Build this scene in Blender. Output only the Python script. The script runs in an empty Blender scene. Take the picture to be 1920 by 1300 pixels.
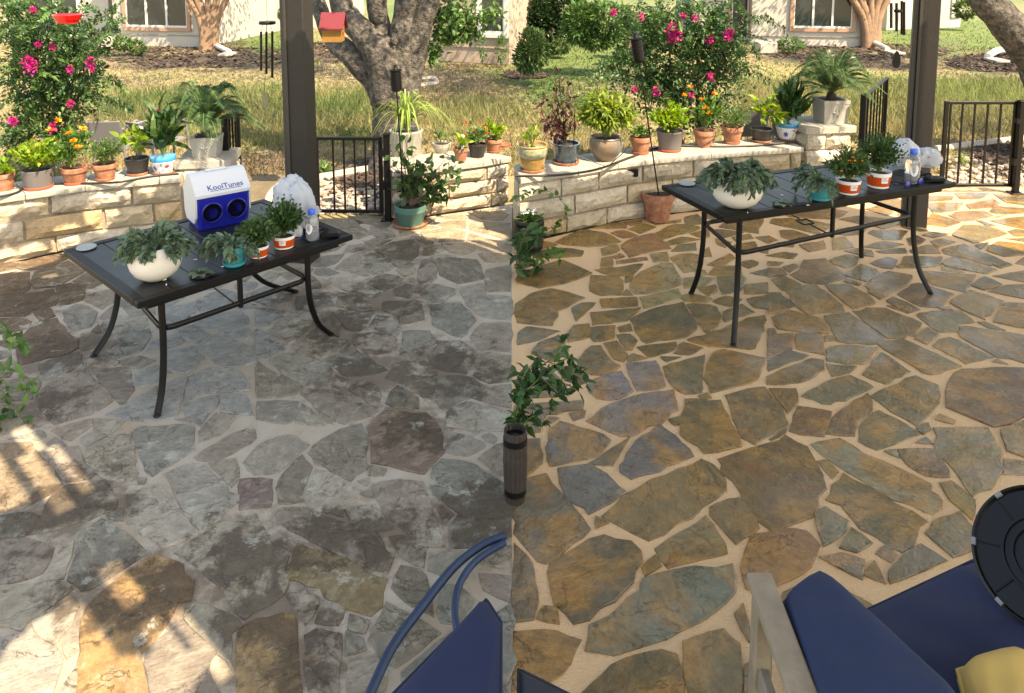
import bpy, bmesh, math, random
import numpy as np
from mathutils import Vector, Matrix, noise as mnoise
from mathutils.bvhtree import BVHTree
S = bpy.context.scene
C = S.collection
# ---------------------------------------------------------------- camera, sky, sun, exposure
TH, FPX, HC, HOR = 0.12, 1500.0, 2.5, -100.0
CY = HOR + FPX * math.tan(TH)
cam = bpy.data.cameras.new('camera'); camo = bpy.data.objects.new('camera', cam); C.objects.link(camo)
camo.location = (0, 0, HC); camo.rotation_euler = (math.pi/2 - TH, 0, 0)
cam.sensor_width = 36; cam.lens = FPX/1920*36; cam.shift_y = (CY - 650)/1920; cam.clip_end = 300; cam.clip_start = .05
S.camera = camo
SUN = Vector((-.45, .42, -.79)).normalized()        # direction the light travels
w = bpy.data.worlds.new('World'); S.world = w; w.use_nodes = True
nt = w.node_tree; bg = nt.nodes['Background']
sky = nt.nodes.new('ShaderNodeTexSky'); sky.sky_type = 'NISHITA'; sky.sun_disc = False
sky.sun_elevation = math.asin(-SUN.z); sky.sun_rotation = math.atan2(-SUN.x, -SUN.y)
nt.links.new(sky.outputs[0], bg.inputs[0]); bg.inputs[1].default_value = 0.15
sl = bpy.data.lights.new('sun', 'SUN'); sl.energy = 3.3; sl.angle = math.radians(.35); sl.color = (1, .95, .88)
so = bpy.data.objects.new('sun', sl); C.objects.link(so); so.rotation_euler = SUN.to_track_quat('-Z', 'Y').to_euler(); so.location = (4, -4, 9)
S.view_settings.view_transform = 'Standard'; S.view_settings.look = 'None'; S.view_settings.gamma = 1
S.view_settings.exposure = 2.12
S.view_settings.use_white_balance = True; S.view_settings.white_balance_temperature = 9800; S.view_settings.white_balance_tint = 12
S.render.engine = 'CYCLES'
rng = np.random.default_rng(7); random.seed(7)
# ---------------------------------------------------------------- measuring helpers (sight lines of the survey camera)
def ray(px, py):
    dx, dy = px-960, py-CY
    return (dx, FPX*math.cos(TH)-dy*math.sin(TH), -dy*math.cos(TH)-FPX*math.sin(TH))
def G(px, py, z=0.):
    d = ray(px, py); t = (z-HC)/d[2]; return Vector((d[0]*t, d[1]*t, z))
def Q(px, py, Y):
    d = ray(px, py); t = Y/d[1]; return Vector((d[0]*t, Y, HC+d[2]*t))
def SC(Y, z=0.): return FPX/(Y*math.cos(TH)+(HC-z)*math.sin(TH))
# ---------------------------------------------------------------- materials
def mat(name, col, rough=.6, bump=0., bscale=40., var=.0, vscale=6., col2=None, metal=0, spec=.5, isl=0., trans=0., island=False, objcol=False, attr=None, alpha=None, coat=0., transm=0., detail=6):
    m = bpy.data.materials.new(name); m.use_nodes = True; n = m.node_tree.nodes; l = m.node_tree.links
    b = n['Principled BSDF']; b.inputs['Roughness'].default_value = rough; b.inputs['Metallic'].default_value = metal
    b.inputs['Specular IOR Level'].default_value = spec; b.inputs['Coat Weight'].default_value = coat
    b.inputs['Transmission Weight'].default_value = transm
    if alpha is not None: b.inputs['Alpha'].default_value = alpha
    tc = n.new('ShaderNodeTexCoord'); geo = n.new('ShaderNodeNewGeometry')
    if objcol:
        oi = n.new('ShaderNodeObjectInfo'); src = oi.outputs['Color']
    elif attr:
        at = n.new('ShaderNodeAttribute'); at.attribute_name = attr; src = at.outputs['Color']
    else:
        rg = n.new('ShaderNodeRGB'); rg.outputs[0].default_value = (*col, 1); src = rg.outputs[0]
    def mix(a, bb, fac, mode='MIX'):
        x = n.new('ShaderNodeMix'); x.data_type = 'RGBA'; x.blend_type = mode
        if isinstance(fac, float): x.inputs[0].default_value = fac
        else: l.new(fac, x.inputs[0])
        l.new(a, x.inputs[6]) if not isinstance(a, tuple) else setattr(x.inputs[6], 'default_value', (*a, 1))
        l.new(bb, x.inputs[7]) if not isinstance(bb, tuple) else setattr(x.inputs[7], 'default_value', (*bb, 1))
        return x.outputs[2]
    if var > 0 or col2:
        nz = n.new('ShaderNodeTexNoise'); nz.inputs['Scale'].default_value = vscale; nz.inputs['Detail'].default_value = detail
        nz.inputs['Roughness'].default_value = .65
        l.new(geo.outputs['Position'], nz.inputs['Vector'])
        mr = n.new('ShaderNodeMapRange'); mr.inputs[1].default_value = .35; mr.inputs[2].default_value = .65
        l.new(nz.outputs['Fac'], mr.inputs[0])
        if col2: src = mix(src, col2, mr.outputs[0])
        if var > 0:
            m2 = n.new('ShaderNodeMapRange'); m2.inputs[1].default_value = .3; m2.inputs[2].default_value = .7
            m2.inputs[3].default_value = 1-var; m2.inputs[4].default_value = 1+var; l.new(nz.outputs['Fac'], m2.inputs[0])
            hs = n.new('ShaderNodeHueSaturation'); l.new(m2.outputs[0], hs.inputs['Value']); l.new(src, hs.inputs['Color']); src = hs.outputs[0]
    if island:
        hs = n.new('ShaderNodeHueSaturation'); l.new(src, hs.inputs['Color'])
        a = n.new('ShaderNodeMapRange'); a.inputs[3].default_value = .55; a.inputs[4].default_value = 1.5; l.new(geo.outputs['Random Per Island'], a.inputs[0]); l.new(a.outputs[0], hs.inputs['Value'])
        mm = n.new('ShaderNodeMath'); mm.operation = 'MULTIPLY'; mm.inputs[1].default_value = 7.31; l.new(geo.outputs['Random Per Island'], mm.inputs[0])
        fr = n.new('ShaderNodeMath'); fr.operation = 'FRACT'; l.new(mm.outputs[0], fr.inputs[0])
        a2 = n.new('ShaderNodeMapRange'); a2.inputs[3].default_value = .47; a2.inputs[4].default_value = .53; l.new(fr.outputs[0], a2.inputs[0]); l.new(a2.outputs[0], hs.inputs['Hue'])
        src = hs.outputs[0]
    l.new(src, b.inputs['Base Color'])
    if bump > 0:
        nb = n.new('ShaderNodeTexNoise'); nb.inputs['Scale'].default_value = bscale; nb.inputs['Detail'].default_value = 8; nb.inputs['Roughness'].default_value = .6
        l.new(geo.outputs['Position'], nb.inputs['Vector'])
        bp = n.new('ShaderNodeBump'); bp.inputs['Strength'].default_value = bump; bp.inputs['Distance'].default_value = .02
        l.new(nb.outputs['Fac'], bp.inputs['Height']); l.new(bp.outputs[0], b.inputs['Normal'])
    if trans > 0:
        tr = n.new('ShaderNodeBsdfTranslucent'); ms = n.new('ShaderNodeMixShader'); ms.inputs[0].default_value = trans
        br = n.new('ShaderNodeHueSaturation'); br.inputs['Value'].default_value = 1.5; br.inputs['Saturation'].default_value = 1.15
        l.new(src, br.inputs['Color']); l.new(br.outputs[0], tr.inputs['Color'])
        l.new(b.outputs[0], ms.inputs[1]); l.new(tr.outputs[0], ms.inputs[2]); l.new(ms.outputs[0], n['Material Output'].inputs[0])
    m['src'] = name
    return m
def leafmat(name, col, rough=.45, trans=.3): return mat(name, col, rough, island=True, trans=trans, spec=.35)

def stone_material(name, dirty):
    m = bpy.data.materials.new(name); m.use_nodes = True; n = m.node_tree.nodes; l = m.node_tree.links
    b = n['Principled BSDF']; geo = n.new('ShaderNodeNewGeometry'); oi = n.new('ShaderNodeObjectInfo')
    P = geo.outputs['Position']
    off = n.new('ShaderNodeVectorMath'); off.operation = 'SCALE'; off.inputs['Scale'].default_value = 37.
    cmb = n.new('ShaderNodeCombineXYZ'); l.new(oi.outputs['Random'], cmb.inputs[0]); l.new(oi.outputs['Random'], cmb.inputs[2]); l.new(cmb.outputs[0], off.inputs[0])
    add = n.new('ShaderNodeVectorMath'); add.operation = 'ADD'; l.new(P, add.inputs[0]); l.new(off.outputs[0], add.inputs[1])
    rotv = n.new('ShaderNodeVectorRotate'); rotv.rotation_type = 'Z_AXIS'; l.new(add.outputs[0], rotv.inputs['Vector'])
    ma = n.new('ShaderNodeMath'); ma.operation = 'MULTIPLY'; ma.inputs[1].default_value = 40.; l.new(oi.outputs['Random'], ma.inputs[0]); l.new(ma.outputs[0], rotv.inputs['Angle'])
    st = n.new('ShaderNodeVectorMath'); st.operation = 'MULTIPLY'; st.inputs[1].default_value = (1, 2.0 if not dirty else 2.4, 1); l.new(rotv.outputs[0], st.inputs[0])
    def N(vec, sc, det=8, ro=.62, dist=0.):
        x = n.new('ShaderNodeTexNoise'); x.inputs['Scale'].default_value = sc; x.inputs['Detail'].default_value = det; x.inputs['Roughness'].default_value = ro; x.inputs['Distortion'].default_value = dist
        l.new(vec, x.inputs['Vector']); return x.outputs['Fac']
    def MR(a, lo, hi, o0=0., o1=1.):
        x = n.new('ShaderNodeMapRange'); x.inputs[1].default_value = lo; x.inputs[2].default_value = hi; x.inputs[3].default_value = o0; x.inputs[4].default_value = o1; l.new(a, x.inputs[0]); return x.outputs[0]
    def mix(a, bb, fac, mode='MIX'):
        x = n.new('ShaderNodeMix'); x.data_type = 'RGBA'; x.blend_type = mode
        if isinstance(fac, float): x.inputs[0].default_value = fac
        else: l.new(fac, x.inputs[0])
        for s, v in ((6, a), (7, bb)):
            if isinstance(v, tuple): x.inputs[s].default_value = (*v, 1)
            else: l.new(v, x.inputs[s])
        return x.outputs[2]
    def M(op, a, bb):
        x = n.new('ShaderNodeMath'); x.operation = op
        for i, v in enumerate((a, bb)):
            if isinstance(v, (int, float)): x.inputs[i].default_value = v
            else: l.new(v, x.inputs[i])
        return x.outputs[0]
    big = N(add.outputs[0], 3.2, 6, .6, .6); streak = N(st.outputs[0], 9, 8, .7, .3); fine = N(P, 55, 6, .7)
    col = oi.outputs['Color']
    if dirty:
        col = mix(col, (.36, .34, .27), M('MULTIPLY', MR(streak, .5, .68), .45))
        col = mix(col, (.12, .105, .085), M('MULTIPLY', MR(big, .52, .66), .35))
        # weathering stains: brown-black grime in patches
        region = None
        for (x, y, r) in STAINS:
            d = n.new('ShaderNodeVectorMath'); d.operation = 'DISTANCE'; l.new(P, d.inputs[0]); d.inputs[1].default_value = (x, y, 0)
            v = MR(d.outputs['Value'], r*1.25, r*.15, 0., 1.)
            region = v if region is None else M('MAXIMUM', region, v)
        sn = N(P, 6.5, 12, .74, .25)
        f = MR(M('ADD', sn, M('MULTIPLY', region, .32)), .66, .76)
        col = mix(col, (.060, .042, .028), M('MULTIPLY', f, .8))
        f2 = MR(N(P, 2.3, 8, .7, 1.), .6, .7); col = mix(col, (.25, .16, .075), M('MULTIPLY', M('MULTIPLY', f2, region), .6))
        f3 = MR(N(P, 3.9, 10, .7, .2), .60, .63); col = mix(col, (.33, .34, .29), M('MULTIPLY', f3, .6))
        rough = MR(streak, .3, .7, .5, .8)
    else:
        col = mix(col, (.34, .165, .035), M('MULTIPLY', MR(big, .46, .62), .75))
        col = mix(col, (.085, .060, .024), M('MULTIPLY', MR(streak, .5, .68), .7))
        col = mix(col, (.26, .23, .13), M('MULTIPLY', MR(N(st.outputs[0], 22, 6, .7), .55, .7), .45))
        col = mix(col, (.26, .085, .02), M('MULTIPLY', MR(N(P, 4.1, 8, .7, .3), .58, .68), .6))
        rough = MR(N(P, 2.2, 6, .6), .38, .62, .16, .42)
    col = mix(col, mix((.45, .45, .45), (1.6, 1.6, 1.6), fine), .8, 'MULTIPLY')
    mid = N(add.outputs[0], 14, 8, .7, .2); col = mix(col, mix((.25, .23, .20), (1.75, 1.78, 1.8), mid), .9, 'MULTIPLY')
    cr_ = n.new('ShaderNodeMath'); cr_.operation = 'ABSOLUTE'; l.new(M('SUBTRACT', N(add.outputs[0], 2.6, 9, .62, .5), .5), cr_.inputs[0])
    crk = MR(cr_.outputs[0], .0, .006, 1., 0.); col = mix(col, (.035, .028, .02), M('MULTIPLY', crk, .65))
    l.new(col, b.inputs['Base Color']); l.new(rough, b.inputs['Roughness'])
    b.inputs['Specular IOR Level'].default_value = .28 if dirty else .38
    if not dirty:
        l.new(MR(N(P, 1.6, 5, .6), .42, .62, .0, .75), b.inputs['Coat Weight']); b.inputs['Coat Roughness'].default_value = .14
    # riven slate relief: stepped layers plus grain
    lay = N(st.outputs[0], 3.0, 7, .55, .7); sn_ = n.new('ShaderNodeMath'); sn_.operation = 'SNAP'; l.new(lay, sn_.inputs[0]); sn_.inputs[1].default_value = .045
    h = M('SUBTRACT', M('ADD', M('MULTIPLY', sn_.outputs[0], 1.3), M('ADD', M('MULTIPLY', streak, .7), M('ADD', M('MULTIPLY', mid, .25), M('MULTIPLY', fine, .13)))), M('MULTIPLY', crk, .12))
    bp = n.new('ShaderNodeBump'); bp.inputs['Strength'].default_value = .8 if dirty else 1.0; bp.inputs['Distance'].default_value = .03
    l.new(h, bp.inputs['Height']); l.new(bp.outputs[0], b.inputs['Normal'])
    return m
_st = [G(60, 560), G(130, 660), G(640, 620), G(730, 560), G(700, 700), G(780, 800), G(840, 700), G(450, 1060), G(300, 1110), G(620, 1000), G(720, 1000), G(560, 1230), G(180, 1120), G(230, 950), G(900, 960), G(100, 950), G(90, 760), G(560, 560), G(500, 1150), G(760, 470)]
_sr = [.55, .5, .5, .55, .5, .35, .5, .40, .35, .3, .3, .28, .3, .15, .35, .4, .3, .4, .3, .5]
STAINS = [(p.x, p.y, r) for p, r in zip(_st, _sr)]
M_STONE_D = stone_material('weathered flagstone', True)
M_STONE_C = stone_material('washed flagstone', False)
M_MORT_D = mat('grey mortar', (.47, .43, .37), .9, .6, 140, .2, 2.6, col2=(.30, .245, .18), detail=10)
M_MORT_C = mat('clean tan mortar', (.80, .535, .315), .9, 1.0, 110, .18, 60, col2=(.66, .43, .24), detail=10)
M_LIME = mat('rough limestone', None, .9, 1.5, 22, .22, 12, objcol=True, detail=10)
M_CAP = mat('pale limestone cap', (.38, .36, .315), .75, .45, 60, .16, 8, col2=(.26, .24, .205), detail=10)
def stain_mortar(m):
    n = m.node_tree.nodes; l = m.node_tree.links; b = n['Principled BSDF']; src = b.inputs['Base Color'].links[0].from_socket; geo = n.new('ShaderNodeNewGeometry'); region = None
    for (x, y, r) in STAINS:
        d = n.new('ShaderNodeVectorMath'); d.operation = 'DISTANCE'; l.new(geo.outputs['Position'], d.inputs[0]); d.inputs[1].default_value = (x, y, 0)
        q = n.new('ShaderNodeMapRange'); q.inputs[1].default_value = r*1.2; q.inputs[2].default_value = r*.2; l.new(d.outputs['Value'], q.inputs[0])
        if region is None: region = q.outputs[0]
        else: x_ = n.new('ShaderNodeMath'); x_.operation = 'MAXIMUM'; l.new(region, x_.inputs[0]); l.new(q.outputs[0], x_.inputs[1]); region = x_.outputs[0]
    nz = n.new('ShaderNodeTexNoise'); nz.inputs['Scale'].default_value = 7; nz.inputs['Detail'].default_value = 10; nz.inputs['Roughness'].default_value = .7; l.new(geo.outputs['Position'], nz.inputs['Vector'])
    a = n.new('ShaderNodeMath'); a.operation = 'MULTIPLY_ADD'; l.new(region, a.inputs[0]); a.inputs[1].default_value = .34; l.new(nz.outputs['Fac'], a.inputs[2])
    q = n.new('ShaderNodeMapRange'); q.inputs[1].default_value = .60; q.inputs[2].default_value = .80; q.inputs[4].default_value = .82; l.new(a.outputs[0], q.inputs[0])
    x = n.new('ShaderNodeMix'); x.data_type = 'RGBA'; l.new(q.outputs[0], x.inputs[0]); l.new(src, x.inputs[6]); x.inputs[7].default_value = (.115, .085, .06, 1); l.new(x.outputs[2], b.inputs['Base Color'])
stain_mortar(M_MORT_D)
M_WMORT = mat('wall mortar', (.27, .22, .175), .95, .5, 90, .1)
M_POST = mat('dark bronze painted wood', (.011, .0085, .0072), .6, .15, 60, .15, 12)
M_POST2 = mat('bronze trim face', (.030, .025, .022), .5, .15, 60, .1)
M_BLACK = mat('black powder coated metal', (.0035, .0035, .004), .42, .05, 200, spec=.22)
M_TTOP = mat('charcoal table slat', (.0065, .008, .0105), .36, .10, 60, .35, 5, spec=.33, col2=(.020, .023, .027), detail=10)
M_TERRA = mat('terracotta', (.26, .085, .04), .8, .25, 80, .25, 16, col2=(.31, .155, .10), detail=9)
M_TERRA2 = mat('red saucer', (.42, .09, .05), .6, .1, 80, .1)
M_SOIL = mat('potting soil', (.035, .024, .017), .95, 1., 60, .3)
M_WHITEP = mat('white glazed stoneware', (.60, .57, .52), .45, .06, 30, .06, 6)
M_TURQ = mat('turquoise plastic', (.012, .22, .26), .35)
M_GREYP = mat('grey brown pot', (.13, .115, .115), .6, .1, 60, .1)
M_DKP = mat('black nursery plastic', (.022, .022, .025), .45)
M_GREENP = mat('green glazed pot', (.055, .15, .125), .3, .05, 30, .15)
M_WPLAN = mat('weathered white planter', (.40, .385, .35), .8, .3, 60, .14, 10, col2=(.29, .28, .25))
M_BLUEG = mat('dark blue drip glaze', (.012, .028, .05), .15, .1, 14, .5, 14, col2=(.03, .06, .08), coat=.5)
M_TANG = mat('tan drip glaze', (.28, .17, .055), .2, .1, 20, .3, 10, coat=.4)
M_TEALG = mat('teal drip glaze', (.14, .22, .19), .2, .1, 30, .3, 26, col2=(.32, .26, .12), coat=.4)
M_BRZ = mat('mottled grey bronze glaze', (.12, .12, .115), .35, .1, 14, .2, 5, col2=(.20, .115, .055))
M_WHITE = mat('white plastic', (.75, .76, .78), .4)
M_ORANGE = mat('orange print', (.52, .065, .008), .4)
M_BLUEC = mat('royal blue plastic', (.002, .010, .26), .3)
M_COOLW = mat('cooler white', (.55, .57, .60), .35)
M_SPK = mat('speaker cloth', (.002, .002, .003), .9, .3, 300, spec=.1)
M_NAVYT = mat('navy print', (.01, .02, .22), .5)
M_CUSH = mat('navy canvas cushion', (.0015, .0095, .048), .85, .12, 300, .06, 4)
M_PIL = mat('blue canvas pillow', (.004, .017, .060), .9, .12, 300, .06, 4)
M_YEL = mat('yellow canvas', (.44, .30, .09), .9, .12, 300)
M_WOOD = mat('grey weathered teak', (.21, .175, .13), .8, .3, 40, .2, 12)
M_BARREL = mat('old barrel wood', (.030, .021, .017), .8, .4, 30, .3, 10)
M_HOSE = mat('blue hose rubber', (.0015, .020, .066), .5, .1, 40, .2, 20)
M_DRIP = mat('black drip tube', (.012, .012, .012), .5)
M_BARK = mat('grey flaky bark', (.034, .028, .023), .95, 2.4, 24, .45, 16, col2=(.115, .107, .096), detail=12)
M_BARK2 = mat('smooth tan bark', (.20, .13, .085), .8, .5, 12, .25, 6, col2=(.20, .12, .075))
M_STEM = mat('green stem', (.10, .14, .04), .7)
M_TWIG = mat('brown twig', (.10, .065, .04), .8)
M_STUCCO = mat('pale stucco', (.37, .35, .315), .9, .3, 90, .05, 3)
M_STUCCO2 = mat('pink beige stucco', (.32, .25, .20), .9, .3, 90, .08, 3)
M_WTRIM = mat('white window frame', (.50, .50, .485), .5)
M_BTRIM = mat('tan window surround', (.32, .19, .13), .7)
M_GLASSD = mat('dark window glass', (.02, .03, .035), .1, spec=.8)
M_ROOFT = mat('brown shingle', (.12, .09, .07), .9, .5, 30, .2)
M_CONC = mat('pale concrete', (.34, .31, .27), .9, .3, 60, .1)
M_REDR = mat('red birdhouse roof', (.12, .004, .012), .6)
M_YBH = mat('ochre birdhouse board', (.24, .115, .02), .7, .2, 40, .2)
M_REDF = mat('red feeder plastic', (.55, .008, .008), .2, coat=.4)
M_MESHG = mat('grey sling fabric', (.14, .14, .15), .8, .1, 300)
M_ALU = mat('grey painted frame', (.16, .16, .17), .4)
M_SAIL = mat('weathered wood sail', (.20, .17, .11), .8, .2, 40, .3)
M_COAST = mat('marble coaster', (.27, .30, .30), .4, .05, 30, .1, 20)
M_BAG = mat('thin white plastic film', (.50, .54, .60), .3, .5, 9, trans=.35)
M_CLEAR = mat('clear bottle plastic', (.90, .93, .97), .08, transm=.85)
M_CAPB = mat('blue cap plastic', (.01, .13, .72), .35)
M_SHADE = mat('blue mirror lens', (.01, .02, .30), .08, spec=.9)
M_ROCK = mat('river rock', None, .8, .3, 60, island=True) if False else mat('river rock', (.30, .245, .20), .85, .3, 60, island=True)
M_CHIP = mat('bark mulch chips', (.050, .034, .026), .95, island=True)
M_LG = leafmat('mid green leaf', (.055, .13, .025)); M_LDK = leafmat('dark green leaf', (.030, .075, .022), .35)
M_LIME_L = leafmat('lime leaf', (.16, .25, .03), .5, .4); M_LYEL = leafmat('yellow green leaf', (.155, .22, .035), .5, .4)
M_LGREY = leafmat('silvery succulent leaf', (.075, .125, .075), .5, .15); M_LMYR = leafmat('crape myrtle leaf', (.032, .075, .027), .4, .3)
M_LMAR = leafmat('maroon leaf', (.06, .020, .022), .4, .25); M_LHERB = leafmat('herb leaf', (.05, .10, .030), .5, .2)
M_LSAGO = leafmat('sago leaflet', (.055, .115, .045), .35, .2); M_LSPID = leafmat('striped ribbon leaf', (.19, .27, .07), .45, .35)
M_LCRO = leafmat('crape leaf light', (.07, .14, .042), .4, .35); M_LDARK = leafmat('evergreen leaf', (.022, .048, .018), .5, .2)
M_LBUSH = leafmat('hedge leaf', (.06, .11, .035), .5, .25)
M_MAG = mat('magenta blossom', (.44, .012, .17), .6, island=True, trans=.3); M_ORF = mat('orange bloom', (.85, .22, .012), .6, island=True, trans=.2)
M_REDFL = mat('small red bloom', (.45, .02, .03), .6, island=True); M_WFL = mat('white bloom', (.8, .8, .75), .6, island=True)
M_LAWN = mat('lawn soil and thatch', None, .95, .8, 30, .18, 5, attr='Col'); M_GRASS = mat('grass blades', None, .7, trans=.35, attr='Col', spec=.2)
# ---------------------------------------------------------------- object helpers
def link(name, me, m=None, parent=None, smooth=False, kind=None, color=None):
    o = bpy.data.objects.new(name, me); C.objects.link(o)
    if m is not None and len(me.materials) == 0: me.materials.append(m)
    if parent is not None: o.parent = parent; 
    if kind: o['kind'] = kind
    if color: o.color = (*color, 1)
    if smooth: me.polygons.foreach_set('use_smooth', [True]*len(me.polygons))
    return o
def thing(name, label, cat, loc=(0, 0, 0), group=None):
    o = bpy.data.objects.new(name, None); C.objects.link(o); o.location = loc; o.empty_display_size = .1
    return tag(o, label, cat, group)
def tag(o, label, cat, group=None):
    o['label'] = label; o['category'] = cat
    if group: o['group'] = group
    return o
class MB:
    """collects vertices and faces in world space; build() stores them relative to the parent's location"""
    def __init__(s): s.v = []; s.f = []
    def add(s, v, f):
        b = len(s.v); s.v += [tuple(p) for p in v]; s.f += [tuple(i+b for i in q) for q in f]; return s
    def box(s, c, sx, sy, sz, u=(1, 0, 0), w=(0, 0, 1)):
        c = Vector(c); u = Vector(u).normalized(); w = Vector(w).normalized(); v = w.cross(u).normalized(); w = u.cross(v)
        P = [c+u*(i*sx/2)+v*(j*sy/2)+w*(k*sz/2) for k in (-1, 1) for j in (-1, 1) for i in (-1, 1)]
        return s.add(P, [(0, 2, 3, 1), (4, 5, 7, 6), (0, 1, 5, 4), (2, 6, 7, 3), (0, 4, 6, 2), (1, 3, 7, 5)])
    def bbox(s, c, sx, sy, sz, u=(1, 0, 0), w=(0, 0, 1), b=.004):
        """box with chamfered vertical outline and top"""
        c = Vector(c); u = Vector(u).normalized(); w = Vector(w).normalized(); v = w.cross(u).normalized(); w = u.cross(v)
        def ring(h, ins):
            a, d = sx/2-ins, sy/2-ins
            pts = [(-a+b, -d), (a-b, -d), (a, -d+b), (a, d-b), (a-b, d), (-a+b, d), (-a, d-b), (-a, -d+b)]
            return [c+u*x+v*y+w*h for x, y in pts]
        R = [ring(-sz/2, b), ring(-sz/2+b, 0), ring(sz/2-b, 0), ring(sz/2, b)]
        V = sum(R, []); F = []
        for k in range(3):
            for i in range(8): j = (i+1) % 8; F.append((k*8+i, k*8+j, k*8+8+j, k*8+8+i))
        F.append(tuple(range(7, -1, -1))); F.append(tuple(range(24, 32)))
        return s.add(V, F)
    def tube(s, pts, r, n=8, cap=True, flat=1., closed=False):
        pts = [Vector(p) for p in pts]; N = len(pts); rr = [r]*N if isinstance(r, (int, float)) else list(r)
        V = []; F = []; prev = None
        for i, p in enumerate(pts):
            t = (pts[min(i+1, N-1)]-pts[max(i-1, 0)]) if not closed else (pts[(i+1) % N]-pts[i-1])
            t.normalize()
            a = prev if prev is not None else (Vector((0, 0, 1)) if abs(t.z) < .9 else Vector((1, 0, 0)))
            x = a-t*a.dot(t)
            if x.length < 1e-5: x = t.orthogonal()
            x.normalize(); y = t.cross(x); prev = x
            for k in range(n):
                an = 2*math.pi*(k+.5)/n; V.append(p+x*math.cos(an)*rr[i]+y*math.sin(an)*rr[i]*flat)
        for i in range(N if closed else N-1):
            for k in range(n):
                k2 = (k+1) % n; i2 = (i+1) % N
                F.append((i*n+k, i*n+k2, i2*n+k2, i2*n+k))
        if cap and not closed: F.append(tuple(range(n-1, -1, -1))); F.append(tuple((N-1)*n+k for k in range(n)))
        return s.add(V, F)
    def lathe(s, c, prof, n=28, axis=None, rib=None):
        c = Vector(c); V = []; F = []
        for j, (r, z) in enumerate(prof):
            for k in range(n):
                a = 2*math.pi*k/n; q = r*(rib(a, z) if rib else 1); V.append(Vector((q*math.cos(a), q*math.sin(a), z)))
        if axis is not None:
            R = Vector((0, 0, 1)).rotation_difference(Vector(axis)).to_matrix(); V = [R @ v for v in V]
        V = [v+c for v in V]
        for j in range(len(prof)-1):
            for k in range(n):
                k2 = (k+1) % n; F.append((j*n+k, j*n+k2, (j+1)*n+k2, (j+1)*n+k))
        F.append(tuple(range(n-1, -1, -1))); F.append(tuple((len(prof)-1)*n+k for k in range(n)))
        return s.add(V, F)
    def ball(s, c, r, n=8, m=6, sq=(1, 1, 1), jit=0.):
        c = Vector(c); V = [c+Vector((0, 0, -r*sq[2]))]; F = []
        for j in range(1, m):
            for k in range(n):
                th = math.pi*j/m; a = 2*math.pi*k/n; q = r*(1+random.uniform(-jit, jit))
                V.append(c+Vector((q*math.sin(th)*math.cos(a)*sq[0], q*math.sin(th)*math.sin(a)*sq[1], -q*math.cos(th)*sq[2])))
        V.append(c+Vector((0, 0, r*sq[2])))
        for k in range(n): F.append((0, 1+(k+1) % n, 1+k))
        for j in range(m-2):
            for k in range(n):
                k2 = (k+1) % n; F.append((1+j*n+k, 1+j*n+k2, 1+(j+1)*n+k2, 1+(j+1)*n+k))
        L = len(V)-1
        for k in range(n): F.append((L, 1+(m-2)*n+k, 1+(m-2)*n+(k+1) % n))
        return s.add(V, F)
    def build(s, name, m, parent=None, smooth=False, kind=None, color=None, recenter=True):
        me = bpy.data.meshes.new(name)
        off = Vector((0, 0, 0))
        p = parent
        while p is not None: off += p.location; p = p.parent
        base = Vector((0, 0, 0))
        if parent is None and recenter and s.v:
            a = np.array(s.v); base = Vector(((a[:, 0].min()+a[:, 0].max())/2, (a[:, 1].min()+a[:, 1].max())/2, a[:, 2].min()))
            off = base
        me.from_pydata([(v[0]-off.x, v[1]-off.y, v[2]-off.z) for v in s.v], [], s.f); me.update()
        o = link(name, me, m, parent, smooth, kind, color)
        if parent is None: o.location = base
        if smooth and smooth != 'all':
            try: me.set_sharp_from_angle(angle=math.radians(38))
            except Exception: pass
        return o
# leaves ------------------------------------------------------------------
LT = {
 'ovate': ([(0, 0, 0), (-.42, .3, .07), (0, .35, 0), (.42, .3, .07), (-.36, .65, .04), (0, .7, -.04), (.36, .65, .04), (0, 1, -.14)],
           [(0, 2, 1), (0, 3, 2), (1, 2, 5, 4), (2, 3, 6, 5), (4, 5, 7), (5, 6, 7)]),
 'lance': ([(0, 0, 0), (-.5, .35, .05), (0, .4, 0), (.5, .35, .05), (0, 1, -.2)], [(0, 2, 1), (0, 3, 2), (1, 2, 4), (2, 3, 4)]),
 'small': ([(0, 0, 0), (-.45, .5, .06), (.45, .5, .06), (0, 1, -.06)], [(0, 2, 3, 1)]),
 'ribbon': ([(-.5, 0, 0), (.5, 0, 0), (-.5, .35, .10), (.5, .35, .10), (-.4, .7, .06), (.4, .7, .06), (0, 1, -.12)], [(0, 1, 3, 2), (2, 3, 5, 4), (4, 5, 6)]),
 'star': ([(0, 0, 0), (-.16, .3, .0), (-.5, .45, -.03), (-.18, .5, 0), (0, 1, -.1), (.18, .5, 0), (.5, .45, -.03), (.16, .3, 0)], [(0, 1, 2, 3), (0, 3, 4, 5), (0, 5, 6, 7)]),
}
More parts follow.
